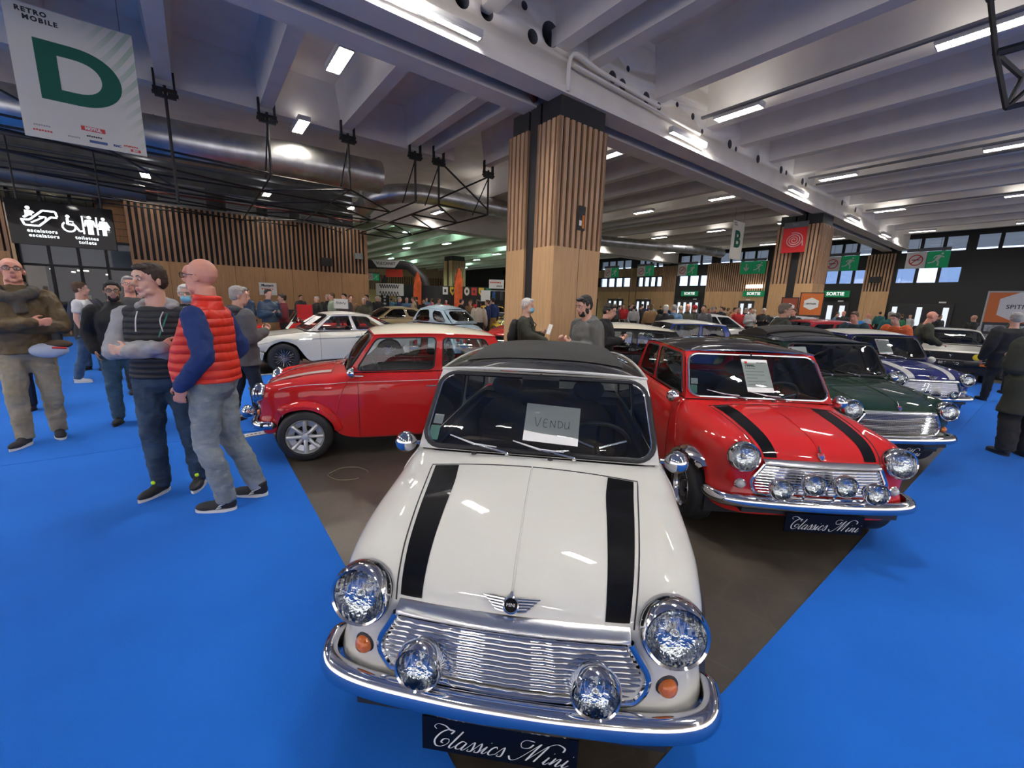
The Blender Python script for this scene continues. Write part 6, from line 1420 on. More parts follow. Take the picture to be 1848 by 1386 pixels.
# --- background crowd: a few built figures, the rest copies with their own clothes
PROTO = {}
def bg_person(px, Y, rz, label, top, hair='short', hm_=None, arms='down', skin_=None, h=1.72, tr=None, lean=0.0, group='visitors in the background'):
    key = (hair, arms, lean)
    X = (px-924)/738.7*Y
    if key not in PROTO:
        r, _ = person(label, (X, Y), rz, dict(h=1.72, top=top, thick=.03, arms=arms, trousers=tr or C_black, skin=skin_ or SK1, hair=hair, hairm=hm_ or H_dk, lean=lean, collar=True, group=group), 3); PROTO[key] = r
    else:
        src = PROTO[key]; r = src.copy(); COL.objects.link(r); r.location = (X, Y, 0); r.rotation_euler = (0, 0, rz)
        for ch in src.children:
            d = ch.copy(); COL.objects.link(d); d.parent = r
            for g in ch.children: e = g.copy(); COL.objects.link(e); e.parent = d
        mp_ = {'body': skin_ or SK1, 'trousers': tr or C_black, 'jacket': top, 'hair': hm_ or H_dk, 'cap': hm_ or H_dk}
        for ch in r.children:
            k = ch.name.split('.')[0]
            if k in mp_: ch.material_slots[0].link = 'OBJECT'; ch.material_slots[0].material = mp_[k]
        tag(r, label, 'person', group)
    s = h/1.78; r.scale = (s, s, s); return r
D = math.radians
C_teal = fabric('teal', (.02, .12, .12)); C_lt = fabric('light grey', (.40, .40, .40)); C_wine = fabric('wine', (.16, .02, .03)); C_mblue = fabric('steel blue', (.10, .20, .34)); C_tan = fabric('tan', (.26, .15, .07)); C_pink = fabric('pink', (.45, .10, .16))
for row in (
 (447, 10.6, D(160), 'person in navy padded vest with white hood, seen from behind left of the pale coupe', Q_navy, 'short', H_blk, 'phone', SK1, 1.78, None),
 (488, 10.3, D(60), 'dark-bearded man in navy padded jacket looking down by the pale coupe', Q_navy, 'short', H_blk, 'phone', SK1, 1.76, C_tan),
 (512, 11.0, D(-60), 'man in black jacket with red collar facing left behind the pale coupe', C_wine, 'short', H_dk, 'phone', SK1, 1.66, None),
 (573, 15.5, D(-30), 'white-haired man in black jacket seated behind the white sign', C_black, 'short', H_wht, 'down', SK1, 1.62, None),
 (592, 16.5, D(20), 'person in black behind the white-haired man at the oak wall', C_black, 'short', H_grey, 'down', SK1, 1.70, None),
 (600, 14.6, D(-50), 'dark-haired man in pale green top beside the white sign', fabric('pale green', (.25, .32, .24)), 'short', H_br, 'down', SK1, 1.76, None),
 (622, 14.0, D(-10), 'bearded man in dark jacket just right of the white sign', C_dkgrey, 'short', H_blk, 'down', SK1, 1.74, None),
 (634, 14.6, D(30), 'long-haired person in brown beside the bearded man', C_tan, 'long', H_dk, 'down', SK1, 1.70, None),
 (657, 14.4, D(15), 'grey-haired man in olive jacket leaning over the red open car', C_olive, 'short', H_wht, 'reach', SK1, 1.62, None),
 (662, 18.6, D(-30), 'man in dark jacket near the end of the oak wall', C_dkgrey, 'short', H_blk, 'down', SK1, 1.76, None),
 (681, 19.8, D(40), 'blond person in black by the dark green door', C_black, 'short', H_wht, 'down', SK1, 1.72, None),
 (720, 20, D(100), 'grey-haired person in navy left of the orange flag', C_navy, 'short', H_grey, 'down', SK1, 1.72, None),
 (733, 21, D(10), 'white-haired person in pale blue shirt by the orange flag', C_mblue, 'short', H_wht, 'down', SK1, 1.70, None),
 (745, 19, D(-90), 'brown-haired person right of the orange flag', C_beige, 'short', H_br, 'down', SK1, 1.74, None),
 (763, 20.5, D(30), 'dark-clothed person with dark hair above the gold fastback', C_black, 'short', H_blk, 'down', SK1, 1.66, None),
 (778, 20, D(-150), 'pink-topped person above the light blue car', C_pink, 'short', H_br, 'down', SK1, 1.70, None),
 (790, 22, D(60), 'person in light shirt above the light blue car roof', C_lt, 'short', H_br, 'down', SK1, 1.72, None),
 (830, 19, D(120), 'person in dark coat leaning above the light blue car', C_black, 'short', H_dk, 'reach', SK1, 1.70, None),
 (845, 20, D(-20), 'person in brown above the rear window of the light blue car', C_tan, 'short', H_br, 'down', SK1, 1.66, None),
 (861, 14.5, D(175), 'person in cream hooded top seen from behind, right of the light blue car', fabric('cream', (.52, .48, .40)), 'long', H_blk, 'down', SK1, 1.66, None),
 (876, 16.8, D(-100), 'man in navy jacket beside the cream hooded person', C_navy, 'short', H_br, 'down', SK1, 1.70, None),
 (885, 17.2, D(-140), 'man in brown trousers beside the cream hooded person', C_navy, 'short', H_blk, 'down', SK1, 1.80, C_tan),
 (1102, 21, D(20), 'white-haired person in dark grey far behind the cream roof', C_dkgrey, 'short', H_wht, 'down', SK1, 1.72, None),
 (1117, 22, D(-20), 'person in red jacket far behind the cream roof', C_red, 'short', H_br, 'down', SK1, 1.74, None),
 (1136, 21, D(170), 'person in pale grey coat bending far behind the cream roof', C_lt, 'short', H_blk, 'down', SK1, 1.66, None),
 (1148, 24, D(80), 'person in black near the left glass doors', C_black, 'short', H_dk, 'down', SK1, 1.72, None),
 (1166, 17.5, D(160), 'large person in tan coat far behind the cream roof', C_tan, 'long', H_br, 'down', SK1, 1.74, None),
 (1192, 12.3, D(170), 'person in black jacket from behind, left of the denim jacket', C_black, 'short', H_wht, 'down', SK1, 1.70, None),
 (1207, 12.9, D(150), 'grey-haired person in blue denim jacket seen from behind', C_mblue, 'short', H_grey, 'down', SK1, 1.72, None),
 (1219, 15.0, D(120), 'person in cream knitted hat behind the denim jacket', C_olive, 'beanie', fabric('cream hat', (.5, .44, .32)), 'down', SK1, 1.70, None),
 (1231, 13.4, D(0), 'bald man in dark green facing the camera behind the white roof', C_olive, 'bald', None, 'down', SK4, 1.76, None),
 (1243, 14.5, D(170), 'person in red cap and black jacket from behind', C_black, 'cap', C_red, 'down', SK1, 1.74, None),
 (1259, 13.8, D(-30), 'dark-haired man in dark grey jacket right of the red cap', C_dkgrey, 'short', H_blk, 'down', SK3, 1.74, None),
 (1276, 20, D(60), 'grey-haired person above the white estate car', C_dkgrey, 'short', H_grey, 'down', SK1, 1.72, None),
 (1290, 21, D(-60), 'dark-haired person above the white estate car', C_black, 'short', H_dk, 'down', SK1, 1.74, None),
 (1303, 22, D(100), 'person in brown above the white estate car roof', C_tan, 'short', H_br, 'down', SK1, 1.70, None),
 (1315, 20, D(30), 'person with pale orange top behind the white estate car', fabric('peach', (.5, .22, .12)), 'short', H_dk, 'down', SK1, 1.72, None),
 (1322, 19.5, D(-20), 'white-haired person in red jacket behind the white estate car', C_red, 'short', H_wht, 'down', SK1, 1.70, None),
 (1335, 20.5, D(80), 'person in black with grey hair right of the red jacket', C_black, 'short', H_grey, 'down', SK1, 1.72, None),
 (1343, 18.0, D(10), 'man in grey blazer and pale shirt before the middle exit', C_lt, 'short', H_br, 'phone', SK1, 1.72, None),
 (1366, 18.0, D(-15), 'blonde person in black right of the grey blazer', C_black, 'long', H_wht, 'phone', SK1, 1.72, None),
 (1418, 13.4, D(-60), 'man in dark suit partly hidden right of the grey-haired man', C_black, 'short', H_br, 'down', SK4, 1.72, None),
 (1496, 21, D(30), 'person in grey blue shirt at the right exit doors', C_mblue, 'short', H_dk, 'phone', SK1, 1.66, None),
 (1507, 19, D(-60), 'bald man in black at the right exit doors', C_black, 'bald', None, 'down', SK4, 1.72, None),
 (1551, 20, D(20), 'pink-faced person by the oak wall panel at right', C_lt, 'bald', None, 'down', SK4, 1.64, None),
 (1590, 15, D(160), 'grey-haired person above the blue backpack', C_teal, 'short', H_grey, 'down', SK1, 1.72, None),
 (1604, 17, D(-30), 'person in green top behind the orange jacket', C_green, 'short', H_dk, 'down', SK1, 1.70, None),
 (1678, 22, D(0), 'dark-haired person by the doors behind the angular coupe', C_black, 'short', H_dk, 'down', SK3, 1.68, None),
 (1738, 15.0, D(175), 'bald man in black jumper behind the angular coupe, from behind', C_black, 'bald', None, 'down', SK3, 1.70, None),
 (1767, 14.5, D(-60), 'bald man with grey top behind the angular coupe', C_lt, 'bald', None, 'down', SK4, 1.60, None),
 (1812, 10.9, D(30), 'grey-haired person in front of the orange poster stand', C_olive, 'short', H_grey, 'down', SK1, 1.76, None),
 (40, 15.5, D(60), 'person near the shop glazing at the far left', C_dkgrey, 'short', H_dk, 'down', SK1, 1.7, None),
 (545, 19, D(60), 'person by the oak wall left of the white sign', C_dkgrey, 'short', H_dk, 'down', SK1, 1.66, None)):
    bg_person(row[0], row[1], row[2], row[3], row[4], row[5], row[6], row[7], row[8], row[9], row[10])
# the packed far crowd in front of the exits and in the green-lit hall
tops = [(C_black, 'black'), (C_navy, 'navy'), (C_dkgrey, 'charcoal'), (C_olive, 'olive'), (C_red, 'red'), (C_lt, 'pale grey'), (C_tan, 'brown'), (C_mblue, 'blue'), (C_teal, 'teal'), (C_wine, 'wine red')]
hrs = [(H_dk, 'dark'), (H_grey, 'grey'), (H_wht, 'white'), (H_br, 'brown'), (H_blk, 'black')]
rnd = random.Random(11); seen_l = set()
zones = [(700, 770, 24, 32, 'below the inflatable arch', 9), (800, 900, 24, 34, 'before the stand of painted shields', 9), (1085, 1200, 24, 34, 'near the left exit doors', 10), (1265, 1335, 23, 31, 'between the first two exit signs', 8), (1340, 1400, 24, 32, 'before the middle exit sign', 4), (1560, 1640, 22, 30, 'near the right oak panel', 4), (640, 690, 24, 30, 'by the dark green side door', 3)]
for (x0, x1, y0, y1, wh, n) in zones:
    for k in range(n):
        while True:
            t_, h_ = rnd.choice(tops), rnd.choice(hrs)
            l = 'distant %s-haired person in %s %s' % (h_[1], t_[1], wh)
            if l not in seen_l: seen_l.add(l); break
        bg_person(x0+(x1-x0)*(k+.5+rnd.uniform(-.3, .3))/n, rnd.uniform(y0, y1), rnd.uniform(0, 6.2), l, t_[0], 'short', h_[0], 'down', SK1 if rnd.random() < .7 else SK4, rnd.uniform(1.62, 1.80), None, group='far crowd')
# ================================================================ signs, banners, stands
HM_ = Matrix.Rotation(HROT, 4, 'Z')
def frame(a, b, z, face):
    """object matrix: local x to the reader's right, y up, z towards the reader. face 'a' = reads while looking along +a, 'b' = along +b"""
    if face == 'a': R = Matrix(((0, 0, -1), (-1, 0, 0), (0, 1, 0)))
    else: R = Matrix(((1, 0, 0), (0, 0, -1), (0, 1, 0)))
    return HM_ @ Matrix.Translation((a, b, z)) @ R.to_4x4()
def board(name, a, b, z, face, w, h, m, label, cat, th=.03, group=None):
    mb = MB(); mb.box((0, 0, 0), (w, h, th), m); o = mb.build(name); o.matrix_world = frame(a, b, z, face); return tag(o, label, cat, group)
def on(x=0, y=0, z=.017): return Matrix.Translation((x, y, z))
def pict(o, polys, m, z=.017, th=.003, name='pictogram', sc=1, off=(0, 0)):
    mb = MB()
    for P in polys: mb.prism([(x*sc+off[0], y*sc+off[1]) for x, y in P], th, m, Matrix.Translation((0, 0, z)))
    return mb.build(name, o, clean=False)
def disc(cx, cy, r, n=20, r2=None, a0=0, a1=2*PI):
    if r2 is None: return [[(cx+r*math.cos(2*PI*k/n), cy+r*math.sin(2*PI*k/n)) for k in range(n)]]
    out = []
    for k in range(n):
        p, q = a0+(a1-a0)*k/n, a0+(a1-a0)*(k+1)/n
        out.append([(cx+r*math.cos(p), cy+r*math.sin(p)), (cx+r*math.cos(q), cy+r*math.sin(q)), (cx+r2*math.cos(q), cy+r2*math.sin(q)), (cx+r2*math.cos(p), cy+r2*math.sin(p))])
    return out
def bar(x0, y0, x1, y1, w):
    d = Vector((x1-x0, y1-y0)).normalized()*w/2; n = (-d.y, d.x); return [(x0+n[0], y0+n[1]), (x0-n[0], y0-n[1]), (x1-n[0], y1-n[1]), (x1+n[0], y1+n[1])]
RUNNER = disc(.16, .34, .06, 14)+[bar(.10, .24, -.06, -.02, .17), bar(-.04, .0, .05, -.18, .08), bar(.05, -.18, .04, -.38, .07), bar(-.06, .0, -.20, -.16, .08), bar(-.20, -.16, -.42, -.20, .07), bar(.10, .22, .26, .12, .055), bar(.04, .24, -.14, .20, .055), bar(-.14, .20, -.20, .08, .05)]
# --- large hanging letter banners
def wavy_mat():
    m, t, b = nt('printed banner'); N = t.nodes; L = t.links
    tc = N.new('ShaderNodeTexCoord'); sp = N.new('ShaderNodeSeparateXYZ'); mp = N.new('ShaderNodeMapping'); mp.inputs['Rotation'].default_value = (0, 0, .7); mp.inputs['Location'].default_value = (.5, -.3, 0)
    w = N.new('ShaderNodeTexWave'); w.inputs['Scale'].default_value = 1.9; w.inputs['Distortion'].default_value = 5; w.inputs['Detail'].default_value = 0; w.inputs['Detail Scale'].default_value = .35
    st = N.new('ShaderNodeMath'); st.operation = 'GREATER_THAN'; st.inputs[1].default_value = .55
    ad = N.new('ShaderNodeMath'); ad.operation = 'ADD'; ms = N.new('ShaderNodeMapRange'); ms.inputs['From Min'].default_value = .35; ms.inputs['From Max'].default_value = .9
    ml = N.new('ShaderNodeMath'); ml.operation = 'MULTIPLY'; mx = N.new('ShaderNodeMixRGB'); mx.inputs[1].default_value = (.70, .69, .60, 1); mx.inputs[2].default_value = (.45, .55, .40, 1)
    L.new(tc.outputs['Object'], mp.inputs[0]); L.new(mp.outputs[0], w.inputs[0]); L.new(w.outputs['Fac'], st.inputs[0]); L.new(tc.outputs['Object'], sp.inputs[0])
    sc2 = N.new('ShaderNodeMath'); sc2.operation = 'MULTIPLY'; sc2.inputs[1].default_value = .35; L.new(sp.outputs[1], sc2.inputs[0]); L.new(sp.outputs[0], ad.inputs[0]); L.new(sc2.outputs[0], ad.inputs[1]); L.new(ad.outputs[0], ms.inputs[0])
    L.new(st.outputs[0], ml.inputs[0]); L.new(ms.outputs[0], ml.inputs[1]); L.new(ml.outputs[0], mx.inputs[0]); L.new(mx.outputs[0], b.inputs['Base Color']); b.inputs['Roughness'].default_value = .7
    return m
M_banner = wavy_mat(); M_dgreen = mat('deep green print', (.0, .10, .055), .7); M_bred = mat('banner red', (.62, .05, .03), .6); M_bblue = mat('banner blue', (.06, .10, .24), .6)
def letter_banner(ch, a, b, z, w, h, label, detail=True):
    o = board('hanging_banner', a, b, z, 'b', w, h, M_banner, label, 'banner', .02); s = w/2
    mb = MB(); mb.tube([(-w/2, h/2+.01, 0), (w/2, h/2+.01, 0)], .012, M_alloy, 6); mb.tube([(-w*.4, h/2, 0), (-w*.4, h/2+.6, 0)], .004, M_black, 4); mb.tube([(w*.4, h/2, 0), (w*.4, h/2+.6, 0)], .004, M_black, 4); mb.build('top_rail', o)
    text_mesh(ch, h*.60, M_dgreen, 'letter', o, on(0, .02*h, .012) @ Matrix.Diagonal((1.28*w/h*1.25, 1, 1, 1)), bold=.022*h)
    text_mesh('RETRO', .062*w, M_ink, 'printed_heading', o, on(-w*.30, h*.455, .012), ext=.001, bold=.003*w, spacing=1.3); text_mesh('MOBILE', .062*w, M_ink, 'printed_heading', o, on(-w*.24, h*.405, .012), ext=.001, bold=.003*w, spacing=1.3)
    if detail:
        p = MB(); p.box((.05*w, -.355*h, .013), (.20*w, .035*h, .004), M_bred); p.build('red_logo', o, label='red logo box'); text_mesh('MOTUL', .040*w, M_sign_white, 'logo_text', o, on(.05*w, -.355*h, .016), ext=.001, bold=.003*w)
        p = MB(); p.box((.08*w, -.455*h, .013), (.15*w, .022*h, .004), M_bblue); p.box((.40*w, -.47*h, .013), (.09*w, .022*h, .004), M_bred)
        for (x, y, ww, m_) in ((-.36, -.40, .13, 'g'), (-.36, -.44, .15, 'r'), (-.12, -.445, .10, 'g'), (.05, -.415, .13, 'k'), (.36, -.44, .13, 'r')):
            for k in range(7): p.box((x*w-ww*w/2+ww*w*(k+.5)/7, y*h+(.002*h if k % 2 else 0), .013), (ww*w/7*.72, .012*h, .003), {'g': mat('grey print', (.35, .35, .35), .6), 'r': M_bred, 'k': M_ink}[m_])
        p.build('sponsor_marks', o); text_mesh('RMC', .032*w, M_bblue, 'logo_text', o, on(.24*w, -.455*h, .014), ext=.001, bold=.002*w); text_mesh('RMC', .022*w, M_sign_white, 'logo_text', o, on(.40*w, -.47*h, .016), ext=.001, bold=.002*w)
    return o
letter_banner('D', -1.38, 12.0, 5.45, 1.68, 2.18, 'large white hanging banner with a dark green letter D, upper left')
letter_banner('B', 20.93, 10.0, 4.86, 1.15, 1.72, 'white hanging banner with green letter B beside the second column', False)
# --- red spiral banner on the second column
o = board('spiral_banner', 23.3, 8.42, 5.0, 'a', 1.0, 1.15, mat('banner bright red', (.66, .015, .02), .6), 'red hanging banner with a white spiral on the second column', 'banner', .03)
p = MB(); p.box((0, .71, 0), (1.02, .26, .04), mat('grey header', (.12, .13, .14), .6)); p.build('header', o, label='grey header box'); text_mesh('2021', .14, MATS['grey print'], 'header_text', o, on(0, .71, .022), ext=.001)
p = MB(); p.tube([(r_*math.cos(t_), r_*math.sin(t_)*.9, .022) for t_, r_ in ((.25*k, .04+.0042*k) for k in range(0, 84))], .016, M_sign_white, 6, sq=(1, 1)); p.tube([(.36, -.05, .022), (.39, -.28, .022)], .02, M_sign_white, 6); p.build('spiral', o, label='white spiral hose drawing')
# --- hanging exit and no-smoking signs
def sign_pair(a, b, z, label, left='smoke', s=1.0, face='a'):
    fr_ = frame(a, b, z, face); r = bpy.data.objects.new('hanging_sign', None); COL.objects.link(r); r.matrix_world = fr_; tag(r, label, 'hanging sign', 'hanging exit signs')
    mb = MB(); mb.box((0, .62*s, 0), (2.0*s, .2*s, .06), mat('grey header', (.12, .13, .14), .6)); mb.tube([(-.5*s, .7*s, 0), (-.5*s, 1.3*s, 0)], .01, M_black, 5); mb.tube([(.5*s, .7*s, 0), (.5*s, 1.3*s, 0)], .01, M_black, 5); mb.build('header', r)
    if left == 'smoke':
        mb = MB(); mb.box((-.5*s, 0, 0), (.94*s, 1.02*s, .03), M_sign_white); q = mb.build('no_smoking_panel', r, label='white no-smoking panel')
        pict(q, disc(0, 0, .34, 28, .28)+[bar(-.21, -.21, .21, .21, .06)], M_signred, off=(-.5*s, 0), sc=s); pict(q, [bar(-.2, .02, .14, .02, .05), bar(.16, .02, .2, .02, .05)], M_ink, z=.016, off=(-.5*s, 0), sc=s)
    else:
        mb = MB(); mb.box((-.5*s, 0, 0), (.98*s, 1.02*s, .03), M_green_lit); q = mb.build('arrow_panel', r, label='green arrow panel')
        pict(q, [bar(0, .32, 0, -.1, .12), [(-.24, -.02), (-.16, .06), (0, -.12), (.16, .06), (.24, -.02), (0, -.3)]], M_sign_white, off=(-.5*s, 0), sc=s)
    mb = MB(); mb.box((.5*s, 0, 0), (1.0*s, 1.02*s, .03), M_green_lit); q = mb.build('exit_panel', r, label='green running man panel'); pict(q, RUNNER, M_sign_white, off=(.5*s, 0), sc=s)
sign_pair(37, 5.74, 5.08, 'no-smoking and exit sign pair hanging farthest right')
sign_pair(37, 10.15, 5.08, 'no-smoking and exit sign pair just right of the second column')
sign_pair(37, 16.1, 5.08, 'green arrow and exit sign pair left of the second column', 'arrow')
sign_pair(37, 21.9, 5.12, 'no-smoking and exit sign pair over the first exit doors')
sign_pair(37, 26.5, 5.2, 'no-smoking and exit sign pair third from the left')
sign_pair(37, 30.9, 5.2, 'no-smoking and exit sign pair nearest the first column')
sign_pair(10.17, 30.0, 3.1, 'small no-smoking and exit sign pair at the end of the oak wall', s=.46, face='b')
sign_pair(24, 42.0, 3.6, 'small no-smoking and exit sign pair by the clothes stand', s=.62)
for b, label in ((11.2, 'green exit sign reading SORTIE right of the second column'), (17.35, 'green exit sign reading SORTIE left of the second column'), (23.6, 'green exit sign reading SORTIE over the far left doors')):
    o = board('exit_sign', 40.80, b, 3.1, 'a', 1.85, .50, M_green_lit, label, 'exit sign', .06, 'SORTIE signs'); text_mesh('SORTIE', .36, emis('white lit letters', (1, 1, 1), 1.0), 'lettering', o, on(0, 0, .032), bold=.012)
board('wall_light', 40.7, 17.35, 3.75, 'a', 1.4, .3, emis('wall wash lamp', (1, .95, .85), 3), 'white glowing light box above the middle exit', 'wall light', .1)
for (a, b, z, f, l) in ((24.83-19, 24.7, 3.48, 'b', 'black loudspeaker on the left slatted wall'), (40.75, 8.88, 4.15, 'a', 'black loudspeaker on the oak panel right of the second column')):
    o = board('wall_speaker', a, b, z, f, .55 if f == 'b' else .6, .42, M_black, l, 'loudspeaker', .25)
for (a, b, z, l) in ((7.62, 24.78, 3.95, 'dark box high at the right end of the left wall'),): board('wall_box', a, b, z, 'b', .45, .32, M_wallgrey, l, 'wall box', .1)
o = board('wall_notice', 30.6, 30.6, 4.5, 'a', .01, .01, M_black, 'x', 'x'); bpy.data.objects.remove(o)
# --- escalator and toilet screen
M_px = emis('screen white', (.88, .95, 1.0), 2.2)
scr = board('direction_screen', -2.72, 17.0, 3.32, 'b', 2.02, 1.12, M_gloss_black, 'black screen with white escalator and toilet pictograms at the left', 'screen', .16)
z_ = .082
def P(polys, nm='pictogram'): return pict(scr, polys, M_px, z=z_, th=.002, name=nm)
P(disc(-.62, .37, .045, 14)+[bar(-.62, .31, -.62, .18, .13), bar(-.72, .12, -.52, .28, .05), bar(-.78, .06, -.62, .07, .045), bar(-.62, .07, -.36, .33, .045), bar(-.36, .33, -.12, .33, .045), bar(-.12, .33, -.10, .20, .045), bar(-.10, .18, -.22, .18, .045), bar(-.22, .18, -.46, -.07, .045), bar(-.46, -.07, -.72, -.07, .045), bar(-.72, -.07, -.76, .06, .045), bar(-.6, -.0, -.36, .16, .035), bar(-.44, .17, -.32, .17, .03), bar(-.31, .18, -.33, .06, .03)], 'escalator_pictogram')
P(disc(.10, .25, .042, 14)+disc(.10, -.02, .145, 24, .105, 2.2, 2.2+5.0)+[bar(.09, .20, .08, .04, .055), bar(.08, .05, .22, .03, .05), bar(.22, .03, .30, -.12, .045), bar(.30, -.12, .36, -.10, .04), bar(.09, .13, .2, .12, .03)], 'wheelchair_pictogram')
P([bar(.38, .30, .38, -.18, .035), bar(.66, .30, .66, -.18, .035)], 'divider')
P(disc(.52, .27, .045, 14)+[bar(.52, .21, .52, .02, .13), bar(.49, .04, .49, -.18, .055), bar(.55, .04, .55, -.18, .055), bar(.45, .20, .41, .03, .04), bar(.59, .20, .63, .03, .04)], 'man_pictogram')
P(disc(.80, .27, .042, 14)+[[(.76, .21), (.84, .21), (.92, -.02), (.68, -.02)], bar(.80, 0, .80, -.18, .09), bar(.74, .2, .68, .05, .03), bar(.86, .2, .92, .05, .03)], 'woman_pictogram')
for tx_, x, y in (('escalators', -.42, -.20), ('escalators', -.40, -.32), ('toilettes', .42, -.29), ('toilets', .42, -.41)): text_mesh(tx_, .125, M_px, 'lettering', scr, Matrix.Translation((x, y, z_)), ext=.001, bold=.002, spacing=1.1)
mb = MB()
for x in (-.8, .8): mb.tube([(x, .56, 0), (x, 2.08, 0)], .02, M_black, 6)
mb.build('hanger', scr)
# --- glazed shop front behind the screen
M_dkglass = glass('shop glazing', (.55, .60, .66), .0); M_owood = wood('orange boarding', (.34, .15, .04), (.46, .22, .07)); M_band = mat('dark blue fascia', (.012, .030, .055), .25, coat=.6)
mb = MB(); mb.box2((-5.6, 29.5, 0), (-2.05, 29.7, 5.4), mat('shop back wall', (.10, .055, .03), .8, var=.5, vscale=1.2)); hbuild(mb, 'wall_shop_back', kind='structure')
mb = MB(); mb.box2((-5.55, 25.5, 2.55), (-2.1, 25.62, 3.6), M_band)
for a in (-5.55, -4.7, -3.85, -3.0, -2.14): mb.box2((a, 25.45, 0), (a+.09, 25.6, 5.4), M_black)
for z in (2.5, 3.58): mb.box2((-5.55, 25.44, z), (-2.1, 25.6, z+.09), M_black)
mb.box2((-3.15, 25.62, 3.7), (-2.1, 25.72, 5.4), M_owood); mb.box2((-5.5, 25.62, 4.6), (-3.2, 25.72, 5.05), M_owood)
for k in range(5): mb.box2((-3.15, 25.6, 3.95+k*.3), (-2.1, 25.622, 3.965+k*.3), M_black)
hbuild(mb, 'wall_shop_front', kind='structure')
mb = MB(); mb.box2((-5.5, 25.53, .05), (-2.1, 25.55, 2.5), M_dkglass); hbuild(mb, 'window_100', kind='structure')
mb = MB(); mb.box2((-5.5, 25.53, 3.7), (-3.1, 25.55, 5.35), M_dkglass); hbuild(mb, 'window_101', kind='structure')
mb = MB(); mb.box2((-5.6, 25.6, 5.4), (-2.05, 29.6, 5.45), M_wallgrey); hbuild(mb, 'ceiling_shop', kind='structure')
M_warm = emis('warm shop lamp', (1, .80, .52), 14)
for i, (a, b, z, w_) in enumerate(((-5.0, 27, 2.42, .1), (-4.45, 27.6, 2.35, .12), (-4.1, 26.6, 2.4, .35), (-3.3, 27.4, 2.3, .12), (-2.6, 26.8, 2.2, .4), (-4.9, 26.3, 4.9, .5), (-3.7, 26.3, 4.3, .5), (-5.1, 28, 3.1, .1))):
    mb = MB(); mb.box2((a, b, z), (a+w_, b+.1, z+.05), M_warm); mb.box2((a+w_/2-.01, b+.04, z+.05), (a+w_/2+.01, b+.06, 5.4), M_black); tag(hbuild(mb, 'shop_light'), 'small warm light behind the shop glazing, %s from the left' % (ordn[i]), 'light', 'shop lights')
for i, (a, h_) in enumerate(((-4.35, 1.35), (-3.35, 1.7), (-2.5, 1.2))):
    mb = MB(); mb.box2((a, 27, 0), (a+.45, 27.4, h_), mat('pale display', (.45, .42, .32), .5, emit=(.6, .5, .3), es=.25)); mb.box2((a-.03, 26.97, h_), (a+.48, 27.43, h_+.04), M_black)  # cases glow faintly by their own material, no lamp inside
    tag(hbuild(mb, 'display_case'), ('pale display case behind the shop glazing, left one', 'tallest pale display case behind the shop glazing', 'shortest pale display case behind the shop glazing')[i], 'display case', 'display cases')
# --- desk, chair, signs by the oak wall
board('wall_poster', 2.98, 24.78, 1.92, 'b', .78, .62, M_sign_white, 'white poster reading Masters on the oak wall', 'poster', .02)
text_mesh('Masters', .17, M_ink, 'lettering', bpy.data.objects['wall_poster'], on(-.02, .18, .012), bold=.004)
p = MB()
for k in range(5): p.box((-.25+.11*k, 0, .012), (.08, .05, .003), M_bred)
p.build('printed_text', bpy.data.objects['wall_poster'])
def WXY(x, y): return Vector((x, y, 0))
r = empty('card_stand', (-4.75, 11.4, 0), -.2, 'white card on a thin black stand left of the gold fastback', 'sign'); mb = MB(); mb.box((0, 0, 1.45), (.42, .02, .26), M_sign_white); c_ = mb.build('card', r); mb = MB(); mb.tube([(0, .02, 0), (0, .02, 1.4)], .015, M_black, 6); mb.box((0, .02, .01), (.4, .3, .02), M_black); mb.build('stand', r)
strokes_mesh([[(0, 0), (.3, .6), (.5, 0), (.8, .5), (1.1, 0), (1.3, .5), (1.6, .1), (2, .5), (2.3, 0), (2.6, .4)]], M_ink, 'handwriting', c_, Matrix.Translation((-.15, -.014, 1.44)) @ XF((0, 0, 0), rx=PI/2, sc=.115), r=.06, flat=.2)
r = empty('bar_chair', (-7.3, 14.4, 0), .4, 'red upholstered chair by the oak wall', 'chair'); mb = MB(); mb.box((0, 0, .78), (.5, .5, .08), C_red); mb.build('seat', r); mb = MB(); mb.box((0, .24, 1.08), (.5, .06, .5), C_red); mb.build('backrest', r)
for x in (-.2, .2):
    for y in (-.2, .2): mb = MB(); mb.tube([(x, y, 0), (x, y, .75)], .015, M_black, 6); mb.build('leg', r)
r = empty('reception_table', (-8.7, 15.7, 0), .5, 'black cloth-covered table by the oak wall', 'table'); mb = MB(); mb.box((0, 0, .55), (1.5, .7, 1.1), C_black); mb.build('tablecloth', r)
# --- floor nameplate
o = MB(); o.box((0, 0, .006), (.62, .13, .006), M_sign_white); o = o.build('floor_nameplate'); o.location = (-3.16, 4.48, .004); o.rotation_euler = (0, 0, math.radians(46)); tag(o, 'white nameplate strip lying on the blue carpet beside the red car nose', 'nameplate')
b = MB()
for k in range(13):
    if k not in (4, 7): b.box((-.26+.042*k, 0, .0095), (.026, .018+.006*(k % 3), .0008), M_ink)
b.build('faded_lettering', o)
# chalk ring on the floor
mb = MB(); c0 = Vector((-1.52, 3.62, .002)); mb.tube([c0+Vector((.17*math.cos(t_)+.01*math.sin(5*t_), .15*math.sin(t_), 0)) for t_ in np.linspace(.2, 5.6, 40)], .004, mat('chalk', (.22, .19, .14), .9), 4); tag(mb.build('chalk_mark'), 'faint chalk ring on the dark floor beside the red car front wheel', 'mark')
